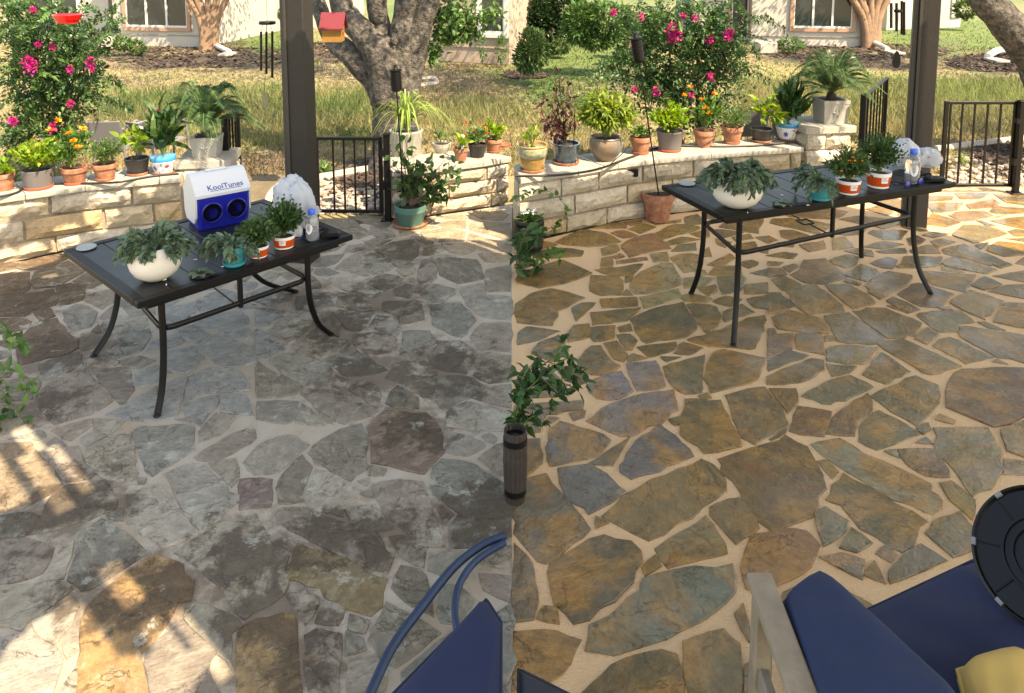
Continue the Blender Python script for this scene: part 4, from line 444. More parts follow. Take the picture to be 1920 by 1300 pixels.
STR = '''363 6558,614 6877,809 6795,936 6558,772 6464,524 6464;162 6337,411 6428,598 6373,559 6232,331 6198,172 6198;738 6409,887 6502,890 6373,818 6284,734 6249;865 6774,991 6856,1100 6714,961 6635;922 6481,1028 6653,1236 6754,1326 6409,1163 6337,942 6215,925 6366;1236 6754,1473 7004,1671 6961,1681 6877,1278 6597;1299 6561,1476 6683,1620 6616,1321 6476;704 6898,883 7048,1033 7048,1026 6898,833 6877;1027 7045,1189 7091,1172 6983,1065 6961;1037 6879,1204 7013,1294 6919,1121 6754;1223 7158,1426 7069,1560 7136,1542 7048,1302 6961;1592 7181,1743 7273,1770 7004,1572 6983;1311 6337,1395 6483,1560 6539,1529 6373;1552 6754,1749 6856,1705 6674,1629 6655;1127 6284,1278 6337,1251 6130,1137 6113;1274 6215,1456 6320,1550 6232,1488 5999,1327 5904,1303 6097;812 6232,888 6302,918 6232,845 6181;840 6147,1091 6232,1093 6164,832 6080;715 6198,812 6232,793 6031,693 5999;638 5967,825 6031,1042 6097,928 5858,753 5858;602 5858,813 5843,838 5665,781 5510,639 5510,563 5580;861 5827,926 5843,888 5752,847 5723;851 5665,991 5935,1173 6097,1277 6097,1282 5812,1258 5694,1078 5580,890 5524;793 5510,844 5622,870 5510;1541 6337,1649 6446,1623 6232,1557 6232;1543 6064,1789 6302,1800 6198,1685 6064,1577 6048;1423 5935,1494 5967,1496 5873,1417 5858;1497 5864,1593 6021,1806 6031,1756 5858,1627 5843;1295 5812,1439 5843,1540 5797,1403 5636,1270 5636;1369 5622,1514 5694,1497 5580,1417 5497;1566 5827,1752 5843,1780 5812,1665 5580,1519 5524;1216 5497,1296 5538,1431 5456,1368 5390,1223 5416;923 5470,1230 5622,1211 5470,913 5300;632 5443,895 5483,879 5338,627 5300;541 5237,901 5300,772 5116,703 5092,534 5045;520 5022,686 5045,653 4867,522 4824,499 4910;699 5022,787 5069,785 4977,706 4955;681 4921,767 4932,802 4845,746 4720,706 4720;809 5140,979 5287,1217 5390,1220 5000,1110 4888,852 4803,814 4888;1223 5364,1330 5377,1436 5338,1395 5092,1282 4943,1252 4955;1421 5416,1535 5497,1638 5443,1536 5325,1434 5377;1449 5237,1615 5364,1669 5237,1536 5164,1428 5092;1116 4845,1359 4993,1540 5119,1725 5200,1655 4977,1520 4740,1437 4740,1183 4792;794 4761,1044 4824,1012 4720,834 4630;999 4679,1086 4824,1199 4751,1091 4659;702 4620,751 4679,822 4620,706 4581;911 4639,1036 4639,935 4581;582 4803,669 4834,707 4659,676 4581,621 4620;683 4562,875 4581,882 4308,839 4274,707 4265;443 4325,540 4431,651 4468,692 4257,583 4174,474 4174,427 4257;899 4524,1195 4669,1131 4486,1073 4240,977 4224,911 4308;1146 4468,1237 4679,1329 4720,1553 4620,1429 4378,1124 4224,1112 4308;1047 4207,1099 4232,1107 4191,1057 4174;1904 6674,2083 6754,2077 6635,1905 6577;1865 6483,2073 6577,2044 6391,1878 6284,1839 6337;2103 6674,2229 6714,2167 6520;1752 6635,1872 6558,1782 6428,1737 6520;1833 5904,2002 5999,1952 5843;1734 5694,1914 5723,1860 5552,1685 5524;1673 5443,1846 5510,1775 5287,1692 5312;2042 6337,2144 6446,2098 6302;414 5045,514 5069,497 4888,355 4824,352 4932;559 4782,599 4600,639 4524,581 4450,463 4431,396 4562,450 4720;295 4524,395 4543,438 4378,396 4325,305 4378;4045 7612,4446 7637,4232 7367,3973 7319;4184 7820,4449 7820,4361 7689,4074 7637;4508 7928,4877 7928,4684 7741,4457 7715;4894 7901,5347 7901,5176 7637,4850 7637;4420 7562,4783 7715,4787 7587,4617 7463,4384 7414;4522 7343,4694 7512,5030 7414,4953 7296,4550 7273;4851 7612,5143 7587,5062 7463;4457 7181,4629 7250,4511 7181;4063 7227,4263 7367,4497 7367,4507 7227,4332 7136,4143 7069;3720 7004,3961 7296,4113 7069,3897 6919;4381 7091,4923 7250,4626 6795;4261 7091,4306 7091,4356 6961,4277 6940;3848 6756,4074 6973,4276 6953,4339 6756,3912 6534,3834 6680;3572 6714,3699 6795,3836 6754,3641 6655;3572 6577,3701 6635,3772 6558,3563 6428;3398 6635,3529 6714,3557 6616,3390 6464,3344 6483;3903 6483,4065 6558,3898 6391;3571 6391,3821 6520,3936 6130,3763 6048,3653 6198,3541 6284;3918 6355,4147 6577,4423 6483,4305 6302,3992 6232;4252 6635,4535 6655,4448 6520;3290 6373,3482 6483,3541 6464,3517 6302,3281 6302;2941 6446,3166 6577,3304 6502,3080 6391;3010 6355,3275 6428,3241 6302,3039 6302;3024 6031,3180 6232,3499 6232,3396 6064,3233 5999,3028 5999;3445 6130,3579 6232,3779 5967,3643 5889,3414 6048;2841 6097,3034 6232,3094 6164,2969 5983,2900 5999;3798 6064,3932 6113,3954 6064,3824 5999;3379 6031,3431 6031,3497 5920,3336 5951;3660 5843,4118 6015,3908 5694;2541 6164,2736 6284,2808 6232,2722 6064,2605 5999,2547 6080;2534 5858,2755 6080,2841 5983,2829 5873,2651 5752;2119 5873,2240 5967,2344 6164,2528 6198,2546 5827,2325 5708,2184 5723;2612 5665,2903 5951,3061 5858,2996 5752,2626 5430,2599 5552;2776 5524,3025 5737,3197 5524,2984 5312,2853 5325;3139 5951,3559 5873,3345 5608,3286 5566,3126 5694;3402 5665,3604 5843,3644 5694,3458 5594;3089 5390,3357 5608,3493 5416,3305 5237,3184 5128;3473 5580,3663 5694,3890 5665,3728 5416;3218 5092,3489 5390,3694 5364,3441 4977;2490 5752,2546 5797,2607 5708,2570 5679;1957 5782,2077 5843,2155 5694,1976 5580;2002 5999,2117 5999,2100 5873,1947 5827;2128 6031,2241 6097,2257 6031,2141 5920;2043 6130,2162 6113,2095 6048,2017 6048;2332 5694,2497 5708,2563 5524,2567 5377,2367 5287,2339 5470;1994 5580,2257 5723,2320 5338,2284 5249,2028 5200,1973 5364;1860 5552,1955 5552,1964 5338,1869 5262,1752 5212;1759 5164,1919 5275,2023 5188,2104 5164,2062 4932,1862 4955,1749 5000;2130 5188,2317 5249,2400 4867,2257 4782,2071 4834;2345 5262,2601 5325,2740 5080,2605 4899,2521 4877,2410 4867;2655 5416,2733 5483,2834 5287,2723 5225;2624 5338,2659 5351,2712 5225;2751 5200,2900 5262,3104 5262,3103 5092,2986 5069,2907 4966,2783 4955;2972 5300,3048 5325,3056 5287,2998 5275;2579 4867,2737 5011,2765 4921,2624 4792;2942 5000,3005 5045,3383 4888,3158 4543,2978 4639,2885 4888;3114 5092,3170 5104,3236 4977,3148 5011;2650 4782,2817 4899,2952 4630,2734 4562,2669 4720;2318 4803,2505 4867,2693 4524,2468 4431,2419 4450;2913 4581,2961 4610,2985 4552;2018 4899,2070 4910,2065 4845,1998 4834;1849 4932,2010 4921,1925 4659,1776 4740;1656 4910,1833 4932,1745 4740,1563 4620;1557 4600,1728 4720,1829 4659,1515 4468;1498 4413,1661 4524,1834 4620,1897 4600,1858 4486,1665 4343,1464 4308;1963 4720,2064 4792,2290 4740,2121 4543,1909 4581;1897 4562,2064 4524,1993 4450,1872 4413;2053 4431,2292 4699,2360 4468,2148 4325;1616 4207,1849 4378,1986 4431,2075 4308,1885 4191,1749 4126,1671 4158;1684 5000,1727 5000,1716 4932,1659 4921;2229 6714,2276 6597,2167 6520;2369 6835,2493 6856,2586 6714,2431 6558,2330 6674;2257 6539,2403 6539,2350 6446,2218 6464;2418 6483,2669 6597,2610 6409,2447 6337;2755 6635,2884 6674,2858 6446,2664 6373;2816 6754,2909 6877,3058 6919,3191 6919,3061 6754,2915 6714;3214 7004,3422 7004,3514 7136,3511 7004,3304 6877;3014 7136,3250 7227,3484 7136,3372 7026,3154 7004;3378 7414,3608 7537,3616 7319,3511 7227;1195 4219,1408 4308,1448 4257,1466 3984,1434 3908,1220 3773,1175 3834;959 4183,1158 4158,1164 3753,952 3694,863 3855;392 3973,542 4134,748 4232,922 4270,896 4075,838 3984,556 3838;835 3982,892 4003,880 3943,854 3933;199 3908,255 3973,517 3824,425 3674,179 3603,159 3694;371 3618,606 3834,522 3674,489 3603;543 3640,632 3799,783 3943,899 3674,708 3563,563 3500,519 3563;213 3581,383 3618,534 3414,338 3265,247 3373;397 3262,652 3509,931 3655,1010 3545,995 3423,860 3309,582 3100;5 3491,165 3553,225 3390,346 3179,161 2998,101 2991,5 3157;369 3254,419 3216,362 3186;1003 3655,1298 3783,1418 3844,1486 3753,1463 3440,1322 3247,1114 3172,1079 3231,1053 3406,1015 3563;879 3317,1035 3381,1071 3186,938 3093,892 3216;591 3065,858 3254,898 3038,746 2998,627 2959;524 2965,590 3031,605 2972,532 2921;141 2889,161 2985,390 3150,544 3059,449 2829,228 2687,160 2782;259 2577,292 2682,414 2782,499 2841,528 2902,659 2965,900 2972,878 2841,740 2725,498 2608,359 2562;928 2965,1031 3143,1103 3172,1273 3172,1294 3086,1252 3005,1064 2865,956 2829,915 2853;92 2714,122 2771,169 2765,178 2692;4 2703,5 3100,61 3031,97 2889,104 2794,74 2714;4 2660,118 2671,255 2629,170 2480,4 2368;204 2368,346 2528,475 2577,587 2567,579 2368;615 2618,781 2671,827 2608,763 2368,595 2368;838 2731,885 2782,880 2623,856 2618;818 2518,908 2557,848 2368,775 2368;5 3813,144 3806,148 3621,71 3523,12 3507;6 4122,382 4170,388 4075,185 4029,140 3876,5 3834;168 3940,197 4007,249 3996,181 3929;312 4041,400 4064,382 4007,326 3973;1470 4282,1617 4282,1580 4158,1483 4034;1436 3876,1563 4111,1729 4052,1598 3834;1314 3813,1432 3901,1413 3865,1323 3803;1612 3855,1733 4029,2008 4232,1965 4075,1836 3962,1758 3838;2011 4207,2369 4427,2443 4321,2351 4146,2120 3929,2048 4052;1757 3793,1850 3962,1992 4075,2108 3855,1819 3723;2361 4094,2555 4410,2676 4508,3107 4510,2831 4041,2520 3908;2115 3908,2195 3951,2180 3897,2120 3855;2252 3984,2302 4029,2351 3973,2322 3945;2046 3783,2120 3830,2128 3773;2205 3908,2488 3897,2452 3773,2321 3527,2110 3373,2124 3694;1929 3733,2120 3733,2077 3518,1965 3527,1918 3599;1858 3713,1918 3723,1902 3665;1506 3773,1676 3824,1757 3694,1972 3474,1940 3423,1958 3357,1887 3270,1837 3277,1695 3423,1580 3618;1492 3636,1543 3646,1564 3563,1513 3509;1419 3357,1578 3553,1653 3457,1829 3231,1622 3038,1513 3186,1473 3325;2001 3474,2069 3483,2101 3357,2023 3231,1989 3357;1775 3157,1886 3247,1998 3293,1992 3186,1934 3065,1815 3018;1510 2940,1721 3093,1779 2998,1495 2877;1342 3270,1404 3317,1475 3224,1383 3128,1309 3072;1371 3072,1469 3184,1522 3100,1431 3045;1510 3038,1573 3086,1591 3038,1549 2991;1410 2927,1487 2998,1474 2883;1268 3018,1367 3038,1444 3005,1390 2902,1332 2952;2546 3897,2809 4007,2580 3655,2465 3713;2417 3655,2555 3618,2502 3536,2344 3536;4766 3372,4386 3637,4346 3259,4428 2812,4709 2936;4848 2234,5119 2226,5197 2502,5120 2741,4823 2411;4595 4642,4913 4665,5004 4939,5023 5316,4707 5308,4627 5049,4516 4888;4905 6098,5251 6045,5584 6219,5442 6600,5019 6467;3313 2597,2995 2549,2690 2425,2927 2230,3105 2227,3375 2340;3395 2993,3314 2620,3583 2555,3749 2698,3605 3082;3757 2663,3693 2616,3618 2542,3520 2266,3802 2328,3965 2432,4090 2699;4777 5615,4595 5813,4277 5641,4202 5499,4140 5183,4447 5066,4621 5366;5436 5244,5623 4885,5781 5173,5773 5403,5324 5525;3129 3516,3397 3641,3358 3909,3186 4135,2947 4171,2761 3877,2998 3670;5389 2788,5529 2433,5745 2360,5785 2750,5768 3069,5431 3029;5124 3887,5171 4110,4741 4143,4690 3937,4580 3682,4688 3469,5014 3713;3439 4657,3220 4477,3174 4316,3213 4158,3470 4026,3491 4220,3701 4465;3824 3457,4177 3360,4233 3711,3940 3856,3767 3983,3501 3839,3574 3544;5436 4807,5158 4812,5328 4442,5668 4509,5761 4850;2413 3414,2139 3246,2216 3089,2226 2676,2508 2747,2586 3014,2639 3235;5193 3934,5213 3786,5306 3802,5566 3740,5582 3940,5384 4061,5210 4129;5283 5451,5239 5757,4930 5749,4797 5590,4824 5356,5001 5362;5438 7228,5136 7299,5024 7342,4909 7165,4910 7005,5112 6901,5417 6967;2697 2564,2993 2576,3116 2896,2756 3075,2567 2841;3818 3405,3562 3512,3248 3411,3263 3115,3601 3204;4687 2525,4853 2490,4969 2614,4904 2737,4721 2891,4502 2655;5166 6862,4986 6899,4822 6896,4701 6713,4884 6475,5054 6690;148 5991,32 5844,34 5727,201 5626,394 5713,626 5910,411 6162;5085 3397,5353 3419,5577 3668,5221 3714,5068 3739;4312 5702,4375 5989,4066 5851,4012 5748,3923 5629,4045 5442,4229 5630;1848 6918,2160 6753,2263 7013,2384 7253,2077 7370,2000 7163;5749 7461,5532 7631,5356 7552,5148 7515,5138 7339,5330 7285,5578 7227;3868 3944,4145 3794,4311 4100,3974 4284,3634 4205;31 5080,262 5042,328 5248,525 5465,290 5622,138 5548,29 5374;3892 5477,3837 5294,3994 5068,4100 5188,4101 5390;3989 4397,4074 4258,4414 4414,4239 4625,4173 4820,3812 4690;2133 2383,2265 2404,2222 2653,2055 2757,1931 2711,1724 2573,1772 2282;1202 2919,991 2780,936 2357,1256 2375,1417 2757;4769 6029,4669 6289,4585 6641,4435 6449,4357 6327,4327 6162,4541 5873;2858 7549,2726 7590,2438 7426,2590 7183,2960 7123,3187 7334;2338 7027,2510 6887,2676 6737,2910 6978,2751 7108,2570 7160,2400 7144;4744 4180,5045 4283,5264 4410,5173 4641,4819 4574,4588 4483;4661 4196,4466 4417,4310 4311,4332 4116,4541 3893;2693 3655,2653 3412,2910 3289,2994 3430,3023 3589,2977 3656,2838 3701;4229 3273,3940 3388,3743 3113,3942 2922,4319 2923;309 4333,197 4501,38 4419,42 4303,116 4191,280 4211;4865 3093,4880 2842,5040 2742,5168 2791,5204 3059,5118 3229;5453 6617,5592 6453,5759 6807,5492 6964,5282 6887;3644 4921,3833 4804,3933 4807,4066 4858,4151 4997,4004 5033,3880 5147;4321 2223,4559 2218,4784 2443,4560 2557,4369 2723,4106 2596,4136 2339;5760 6052,5718 6260,5420 6097,5299 6027,5286 5746,5517 5747,5619 5849;3123 7719,2985 7611,3003 7488,3086 7437,3229 7504,3386 7805;3818 7878,3609 7856,3482 7663,3624 7567,3791 7297,3888 7618;2338 2483,2321 2397,2369 2260,2568 2309,2722 2509,2554 2638;4546 3753,4475 3894,4362 3902,4223 3843,4253 3741,4287 3626,4399 3670;1693 2578,1629 2793,1446 2733,1348 2485,1547 2318;5772 3505,5703 3685,5531 3576,5442 3398,5754 3137;5235 2301,5412 2257,5563 2366,5381 2549,5256 2436;4245 4787,4434 4745,4554 5044,4324 5043,4182 4922;2043 2793,2181 2895,2061 3125,1944 3047,1803 2846;5666 7261,5503 7141,5525 7009,5718 6904,5739 7108;4984 5825,5088 5962,4889 6055,4800 6003,4701 5924,4818 5696;5085 5159,5108 4883,5509 4878,5416 5212,5154 5363;5320 4406,5158 4290,5252 4166,5520 4026,5627 4135,5486 4333;250 4583,341 4715,305 4925,166 4815,118 4675;3483 4669,3739 4770,3615 4917,3515 5029,3406 4863;2810 3122,2991 3000,3187 3084,3168 3304,2893 3263;5307 3383,5029 3364,5250 3158,5231 2979,5430 3068,5647 3175,5466 3338;5769 5937,5551 5750,5432 5558,5689 5460,5773 5676;4380 6037,4301 6150,4252 6234,4134 6224,3984 6085,4131 6026,4263 5980;3612 7260,3572 7086,3733 7100,3840 7230,3693 7363;3178 6617,3342 6618,3505 6837,3197 6862,3123 6772;4787 3506,4797 3384,4875 3236,5029 3395,5041 3511,4905 3593;4449 4473,4558 4468,4546 4619,4473 4721,4355 4698,4353 4578;2266 6187,2291 6222,2337 6291,2251 6340,2211 6328,2066 6254,2198 6202;5744 7793,5647 7832,5439 7844,5434 7672,5588 7653,5713 7556,5742 7728;3689 6970,3659 7040,3551 7023,3488 6937,3528 6862,3619 6809,3684 6839;5212 2592,5326 2555,5385 2691,5346 2815,5209 2807,5176 2693;4884 6167,4960 6394,4881 6449,4783 6561,4646 6542,4684 6350,4743 6188;3790 5123,3824 5399,3665 5235,3610 5145,3706 5051;4172 2696,4265 2743,4264 2852,4140 2857,4059 2737;5613 4019,5638 3981,5684 3890,5717 4009,5716 4080,5661 4154;3793 4276,3883 4299,3882 4499,3724 4450,3656 4369;5234 6574,5333 6604,5347 6718,5295 6815,5143 6775,5069 6666,5070 6518;1848 6134,1803 6085,1845 5996,1924 6044,1965 6121,1930 6166;4538 6679,4576 6799,4502 6884,4376 6814,4356 6695;2749 6359,2809 6285,2933 6227,2973 6357,2881 6418;3751 2795,3825 2704,4031 2775,3911 2924,3774 3015;3648 4161,3534 4220,3505 4061,3559 3909,3692 3974,3742 4044;3794 4662,3676 4708,3545 4657,3707 4496,3825 4517;5473 4413,5581 4264,5669 4195,5765 4227,5765 4325,5752 4534,5600 4443;4066 7717,4245 7938,3973 7916,3884 7810,3903 7718;3386 3062,3222 3097,3194 3016,3144 2968,3174 2884,3284 2895,3301 2977;1787 7244,1798 7154,1929 7103,1996 7254,2047 7412,1919 7373,1806 7345;3263 2855,3120 2816,3073 2695,3205 2616,3293 2710;5729 6287,5755 6432,5736 6656,5624 6442,5585 6355,5647 6277;2794 3157,2829 3223,2803 3301,2487 3423,2683 3225;34 4942,34 4788,137 4825,203 4884,318 4970,156 5017,97 5029;1793 2899,1702 2862,1556 2830,1701 2784,1727 2750,1834 2787;142 6528,75 6483,90 6356,236 6397,387 6493,277 6585;187 2364,113 2405,26 2342,92 2223,254 2224;4086 2396,3972 2394,3915 2358,3932 2231,4131 2249;163 6171,39 6366,37 6138,86 5984,210 6091;1814 6645,1922 6715,2036 6779,1886 6859,1777 6855,1768 6748;1393 2366,1330 2389,1233 2322,1334 2253,1394 2252,1441 2324;419 5309,430 5108,517 5255,588 5383,491 5388'''
PAL_D = [(.185, .172, .145), (.215, .195, .16), (.165, .163, .14), (.20, .18, .142), (.185, .155, .128), (.15, .132, .104), (.175, .148, .122)]
PAL_C = [(.175, .122, .045), (.185, .135, .058), (.16, .118, .05), (.20, .125, .045), (.215, .12, .035), (.155, .128, .066), (.175, .105, .052), (.14, .10, .042)]
def flagstone(poly, side):
    P = [Vector((a/1000, b/1000, 0)) for a, b in poly]; n = len(P); ctr = sum(P, Vector())/n
    ar = abs(sum(P[i].x*P[(i+1) % n].y-P[(i+1) % n].x*P[i].y for i in range(n)))/2; size = math.sqrt(ar)
    if size < .02: return
    if sum((P[(i+1) % n].x-P[i].x)*(P[(i+1) % n].y+P[i].y) for i in range(n)) > 0: P = P[::-1]
    pts = []; step = max(.055, size/5) if ctr.y < 5.5 else max(.09, size/3)
    for i in range(n):
        a, b = P[i], P[(i+1) % n]; e = b-a; L = e.length; k = max(2, min(5, round(L/step))) if L > .05 else 1
        nn = Vector((e.y, -e.x, 0)).normalized()
        for j in range(k):
            t = j/k; q = a+e*t; q = q-(ctr-q).normalized()*.007
            if j == 0: q = q+(ctr-q).normalized()*min(.006, size*.02)
            q = q+nn*random.gauss(0, min(.008, size*.022)); pts.append(q)
    N = len(pts); hz = random.uniform(.004, .009); tx, ty = random.gauss(0, .006), random.gauss(0, .006)
    def zz(q, h): return h+(q.x-ctr.x)*tx+(q.y-ctr.y)*ty
    ins = min(.004, size*.03); V = [(q.x, q.y, -.01) for q in pts]; r1 = []; r2 = []
    for q in pts:
        d = (ctr-q).normalized(); r1.append((q.x+d.x*.001, q.y+d.y*.001, zz(q, hz-.003))); a = q+d*ins*random.uniform(.5, 1.8); r2.append((a.x, a.y, zz(q, hz)+random.gauss(0, .0006)))
    V += r1+r2; F = []
    for k in range(2):
        for i in range(N): j = (i+1) % N; F.append((k*N+i, k*N+j, (k+1)*N+j, (k+1)*N+i))
    V.append((ctr.x, ctr.y, zz(ctr, hz)+.0005)); c = len(V)-1
    convexish = True
    F.append(tuple(2*N+i for i in range(N)))
    V.pop()
    me = bpy.data.meshes.new('paving_stone'); me.from_pydata([(x-ctr.x, y-ctr.y, z) for x, y, z in V], [], F); me.update()
    c0 = random.choice(PAL_D if side == 0 else PAL_C); g = random.uniform(.70, 1.04) if side else random.uniform(.92, 1.32)
    # a few stones get set hues: rust, mauve, blue grey, sun-paled by the gate
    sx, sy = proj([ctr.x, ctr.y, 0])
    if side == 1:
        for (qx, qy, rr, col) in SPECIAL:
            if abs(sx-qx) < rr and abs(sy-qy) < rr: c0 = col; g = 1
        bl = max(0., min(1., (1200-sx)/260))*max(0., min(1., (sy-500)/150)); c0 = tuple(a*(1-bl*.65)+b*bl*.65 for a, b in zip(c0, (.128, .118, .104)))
    else:
        for (qx, qy, rr, col) in SPECIALD:
            if abs(sx-qx) < rr and abs(sy-qy) < rr: c0 = col; g = 1
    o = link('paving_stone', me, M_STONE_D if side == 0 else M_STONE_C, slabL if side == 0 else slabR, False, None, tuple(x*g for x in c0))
    o.location = (ctr.x, ctr.y, 0)
SPECIAL = [(1835, 740, 60, (.13, .065, .028)), (1440, 905, 40, (.15, .085, .028)), (1470, 1060, 45, (.24, .12, .045)), (1240, 1140, 60, (.125, .128, .088)), (1640, 615, 30, (.155, .085, .04)), (1720, 560, 50, (.13, .08, .035)), (1650, 890, 50, (.20, .18, .115)), (1200, 460, 40, (.27, .14, .07)),
           (1120, 450, 30, (.24, .15, .05)), (1330, 500, 30, (.27, .16, .065)), (1160, 750, 70, (.19, .15, .13)), (1120, 720, 36, (.20, .16, .16)), (1090, 830, 50, (.12, .112, .10)), (1230, 850, 50, (.12, .105, .10)), (1520, 800, 22, (.17, .085, .04)), (1340, 480, 40, (.26, .15, .05)), (1240, 430, 36, (.24, .16, .05)),
           (1690, 490, 16, (.19, .085, .03)), (1860, 390, 26, (.20, .10, .04)), (1270, 520, 50, (.28, .22, .11)), (1640, 950, 50, (.12, .085, .03)), (1560, 590, 40, (.19, .13, .06)), (1380, 780, 50, (.15, .10, .045)), (1110, 900, 40, (.115, .108, .095)), (1000, 960, 60, (.14, .11, .06))]
SPECIALD = [(860, 400, 96, (.27, .215, .15)), (770, 820, 50, (.15, .105, .08)), (250, 1180, 90, (.27, .165, .075)), (170, 1000, 50, (.16, .15, .125)), (520, 1230, 50, (.26, .17, .08)), (480, 925, 24, (.15, .11, .10)), (60, 1250, 60, (.24, .225, .195)), (70, 520, 80, (.12, .08, .05)), (60, 590, 60, (.11, .075, .05)), (60, 890, 50, (.22, .165, .11)), (600, 1060, 40, (.17, .13, .07)), (400, 650, 120, (.22, .225, .215)), (140, 510, 50, (.13, .10, .07))]  # first entry paints the gate stones paler to strengthen the sun patch
for k, data in enumerate((STL, STR)):
    for s in data.split(';'): flagstone([tuple(map(int, q.split())) for q in s.split(',')], k)
# --- unseen porch roof: outline and slots shaped to place the shade and sun streaks
AZ = Vector((SUN.x, SUN.y, 0)).normalized(); NZ = Vector((-AZ.y, AZ.x, 0)); RZ = 4.4
def gp(px, py): p = G(px, py); return (p.x, p.y)
def wo(px, py): p = G(px, py); return (p.x-.16, p.y+.27)
def shift(p): return (p[0]-SUN.x/-SUN.z*RZ, p[1]-SUN.y/-SUN.z*RZ)
shade = [(-3.35, 2.2)]+[gp(20, 880), gp(-120, 700), gp(-150, 560)]+[wo(14, 495), wo(117, 472), wo(330, 447), wo(440, 436), gp(560, 408), gp(722, 402), gp(880, 390), (0, 7.5), (0.05, 7.05)]+[wo(1067, 436), wo(1172, 413), wo(1282, 398), wo(1400, 387), wo(1500, 379), gp(1640, 345), gp(1907, 332), (7.5, 8.6), (8.5, 1.0), (-1.2, 1.0), (-1.05, 2.6)]
def band(x1, y1, x2, y2, w):
    a, b = G(x1, y1), G(x2, y2); d = AZ if (b-a).dot(AZ) > 0 else -AZ; L = (b-a).length; e = a+d*L; return [(p.x, p.y) for p in (a+NZ*w/2, a-NZ*w/2, e-NZ*w/2, e+NZ*w/2)]
holes = [band(169, 930, 104, 838, .055), band(132, 965, 62, 850, .08), band(261, 1142, 200, 1061, .07), band(368, 1285, 277, 1162, .07), band(428, 1285, 335, 1150, .05), band(70, 850, 40, 805, .06), band(15, 960, -40, 870, .16),
         [gp(14, 1220), gp(60, 1175), gp(125, 1130), gp(165, 1140), gp(215, 1215), gp(270, 1320), gp(-60, 1330)],
         [gp(765, 428), gp(800, 448), gp(880, 452), gp(952, 452), (-.01, 7.62), gp(800, 380)], band(952, 466, 880, 438, .05), band(952, 480, 870, 450, .03)]+[[(p.x+a*r, p.y+b*r*.8) for a, b in ((1, 0), (.4, .8), (-.6, .7), (-1, -.1), (-.3, -.9), (.6, -.7))] for p, r in [(G(x, y), rr) for x, y, rr in ((20, 500, .24), (70, 488, .20), (120, 470, .12), (175, 452, .16), (30, 450, .10), (210, 440, .07), (250, 435, .09), (300, 420, .12), (330, 395, .09), (150, 425, .08), (60, 440, .07), (95, 520, .06), (370, 415, .08))]]
def ins(poly, x, y):
    r = False; n = len(poly)
    for i in range(n):
        x1, y1 = poly[i][:2]; x2, y2 = poly[(i+1) % n][:2]
        if (y1 > y) != (y2 > y) and x < (x2-x1)*(y-y1)/(y2-y1)+x1: r = not r
    return r
roof = thing('shading_porch_roof', 'unseen porch roof shaped to shade the patio', 'roof', (2, 3, RZ)); roof['kind'] = 'structure'; del roof['label']; del roof['category']
mb = MB(); W_ = .025
for k in range(-300, 380):
    c0 = NZ*(k*W_); run = None; t = -9.
    while t < 9:
        p = c0+AZ*t; on = ins(shade, p.x, p.y) and not any(ins(h, p.x, p.y) for h in holes)
        if on and run is None: run = t
        if not on and run is not None or (on and t > 8.9):
            q0, q1 = c0+AZ*run, c0+AZ*t; a = shift(q0); b = shift(q1); m_ = Vector(((a[0]+b[0])/2, (a[1]+b[1])/2, RZ)); mb.box(m_, (t-run), W_+.001, .02, AZ); run = None
        t += .03
M_DECK = mat('white shade roof boards', (.62, .60, .56), .7)
mb.build('shade_board', M_DECK, roof, kind='stuff')
# --- limestone garden walls
LIMES = [(.40, .345, .265), (.44, .385, .305), (.38, .315, .23), (.46, .41, .335), (.41, .335, .235), (.45, .39, .31), (.39, .285, .165)]
def rough_block(a, b, z0, z1, nrm, parent, thick=.12, col=None, name='wall_block', rough=.026, m=None):
    """limestone block: pitched face towards nrm, chamfered joints"""
    a, b = Vector(a), Vector(b); u = (b-a); L = u.length; u.normalize(); nrm = Vector(nrm); nx_, nz_ = max(4, min(8, round(L/.075))), 3
    V = []; F = []
    for j in range(nz_+1):
        for i in range(nx_+1):
            e = min(i, nx_-i)/nx_*2; f = min(j, nz_-j)
            d = rough*(random.uniform(.3, 1.6) if 0 < i < nx_ and 0 < j < nz_ else 0)+(.010 if (0 < i < nx_ and 0 < j < nz_) else random.uniform(-.003, .003))
            jx = random.gauss(0, .004) if 0 < j < nz_ or 0 < i < nx_ else 0
            V.append(a+u*(L*i/nx_+jx)+nrm*d+Vector((0, 0, z0+(z1-z0)*j/nz_+random.gauss(0, .003))))
    for j in range(nz_):
        for i in range(nx_): q = j*(nx_+1)+i; F.append((q, q+1, q+nx_+2, q+nx_+1))
    B = len(V); corners = [0, nx_, nz_*(nx_+1)+nx_, nz_*(nx_+1)]
    for c in corners: V.append(V[c]-nrm*thick)
    F.append(tuple(list(range(0, nx_+1))[::-1]+[B, B+1])); F.append(tuple([nz_*(nx_+1)+i for i in range(nx_+1)]+[B+2, B+3]))
    F.append((0,)+tuple((nx_+1)*j for j in range(1, nz_+1))+(B+3, B)); F.append(tuple((nx_+1)*j+nx_ for j in range(nz_, -1, -1))+(B+1, B+2))
    mb = MB(); mb.add(V, F); c = col or random.choice(LIMES); g = random.uniform(.88, 1.1)
    return mb.build(name, m or M_LIME, parent, color=tuple(x*g for x in c))
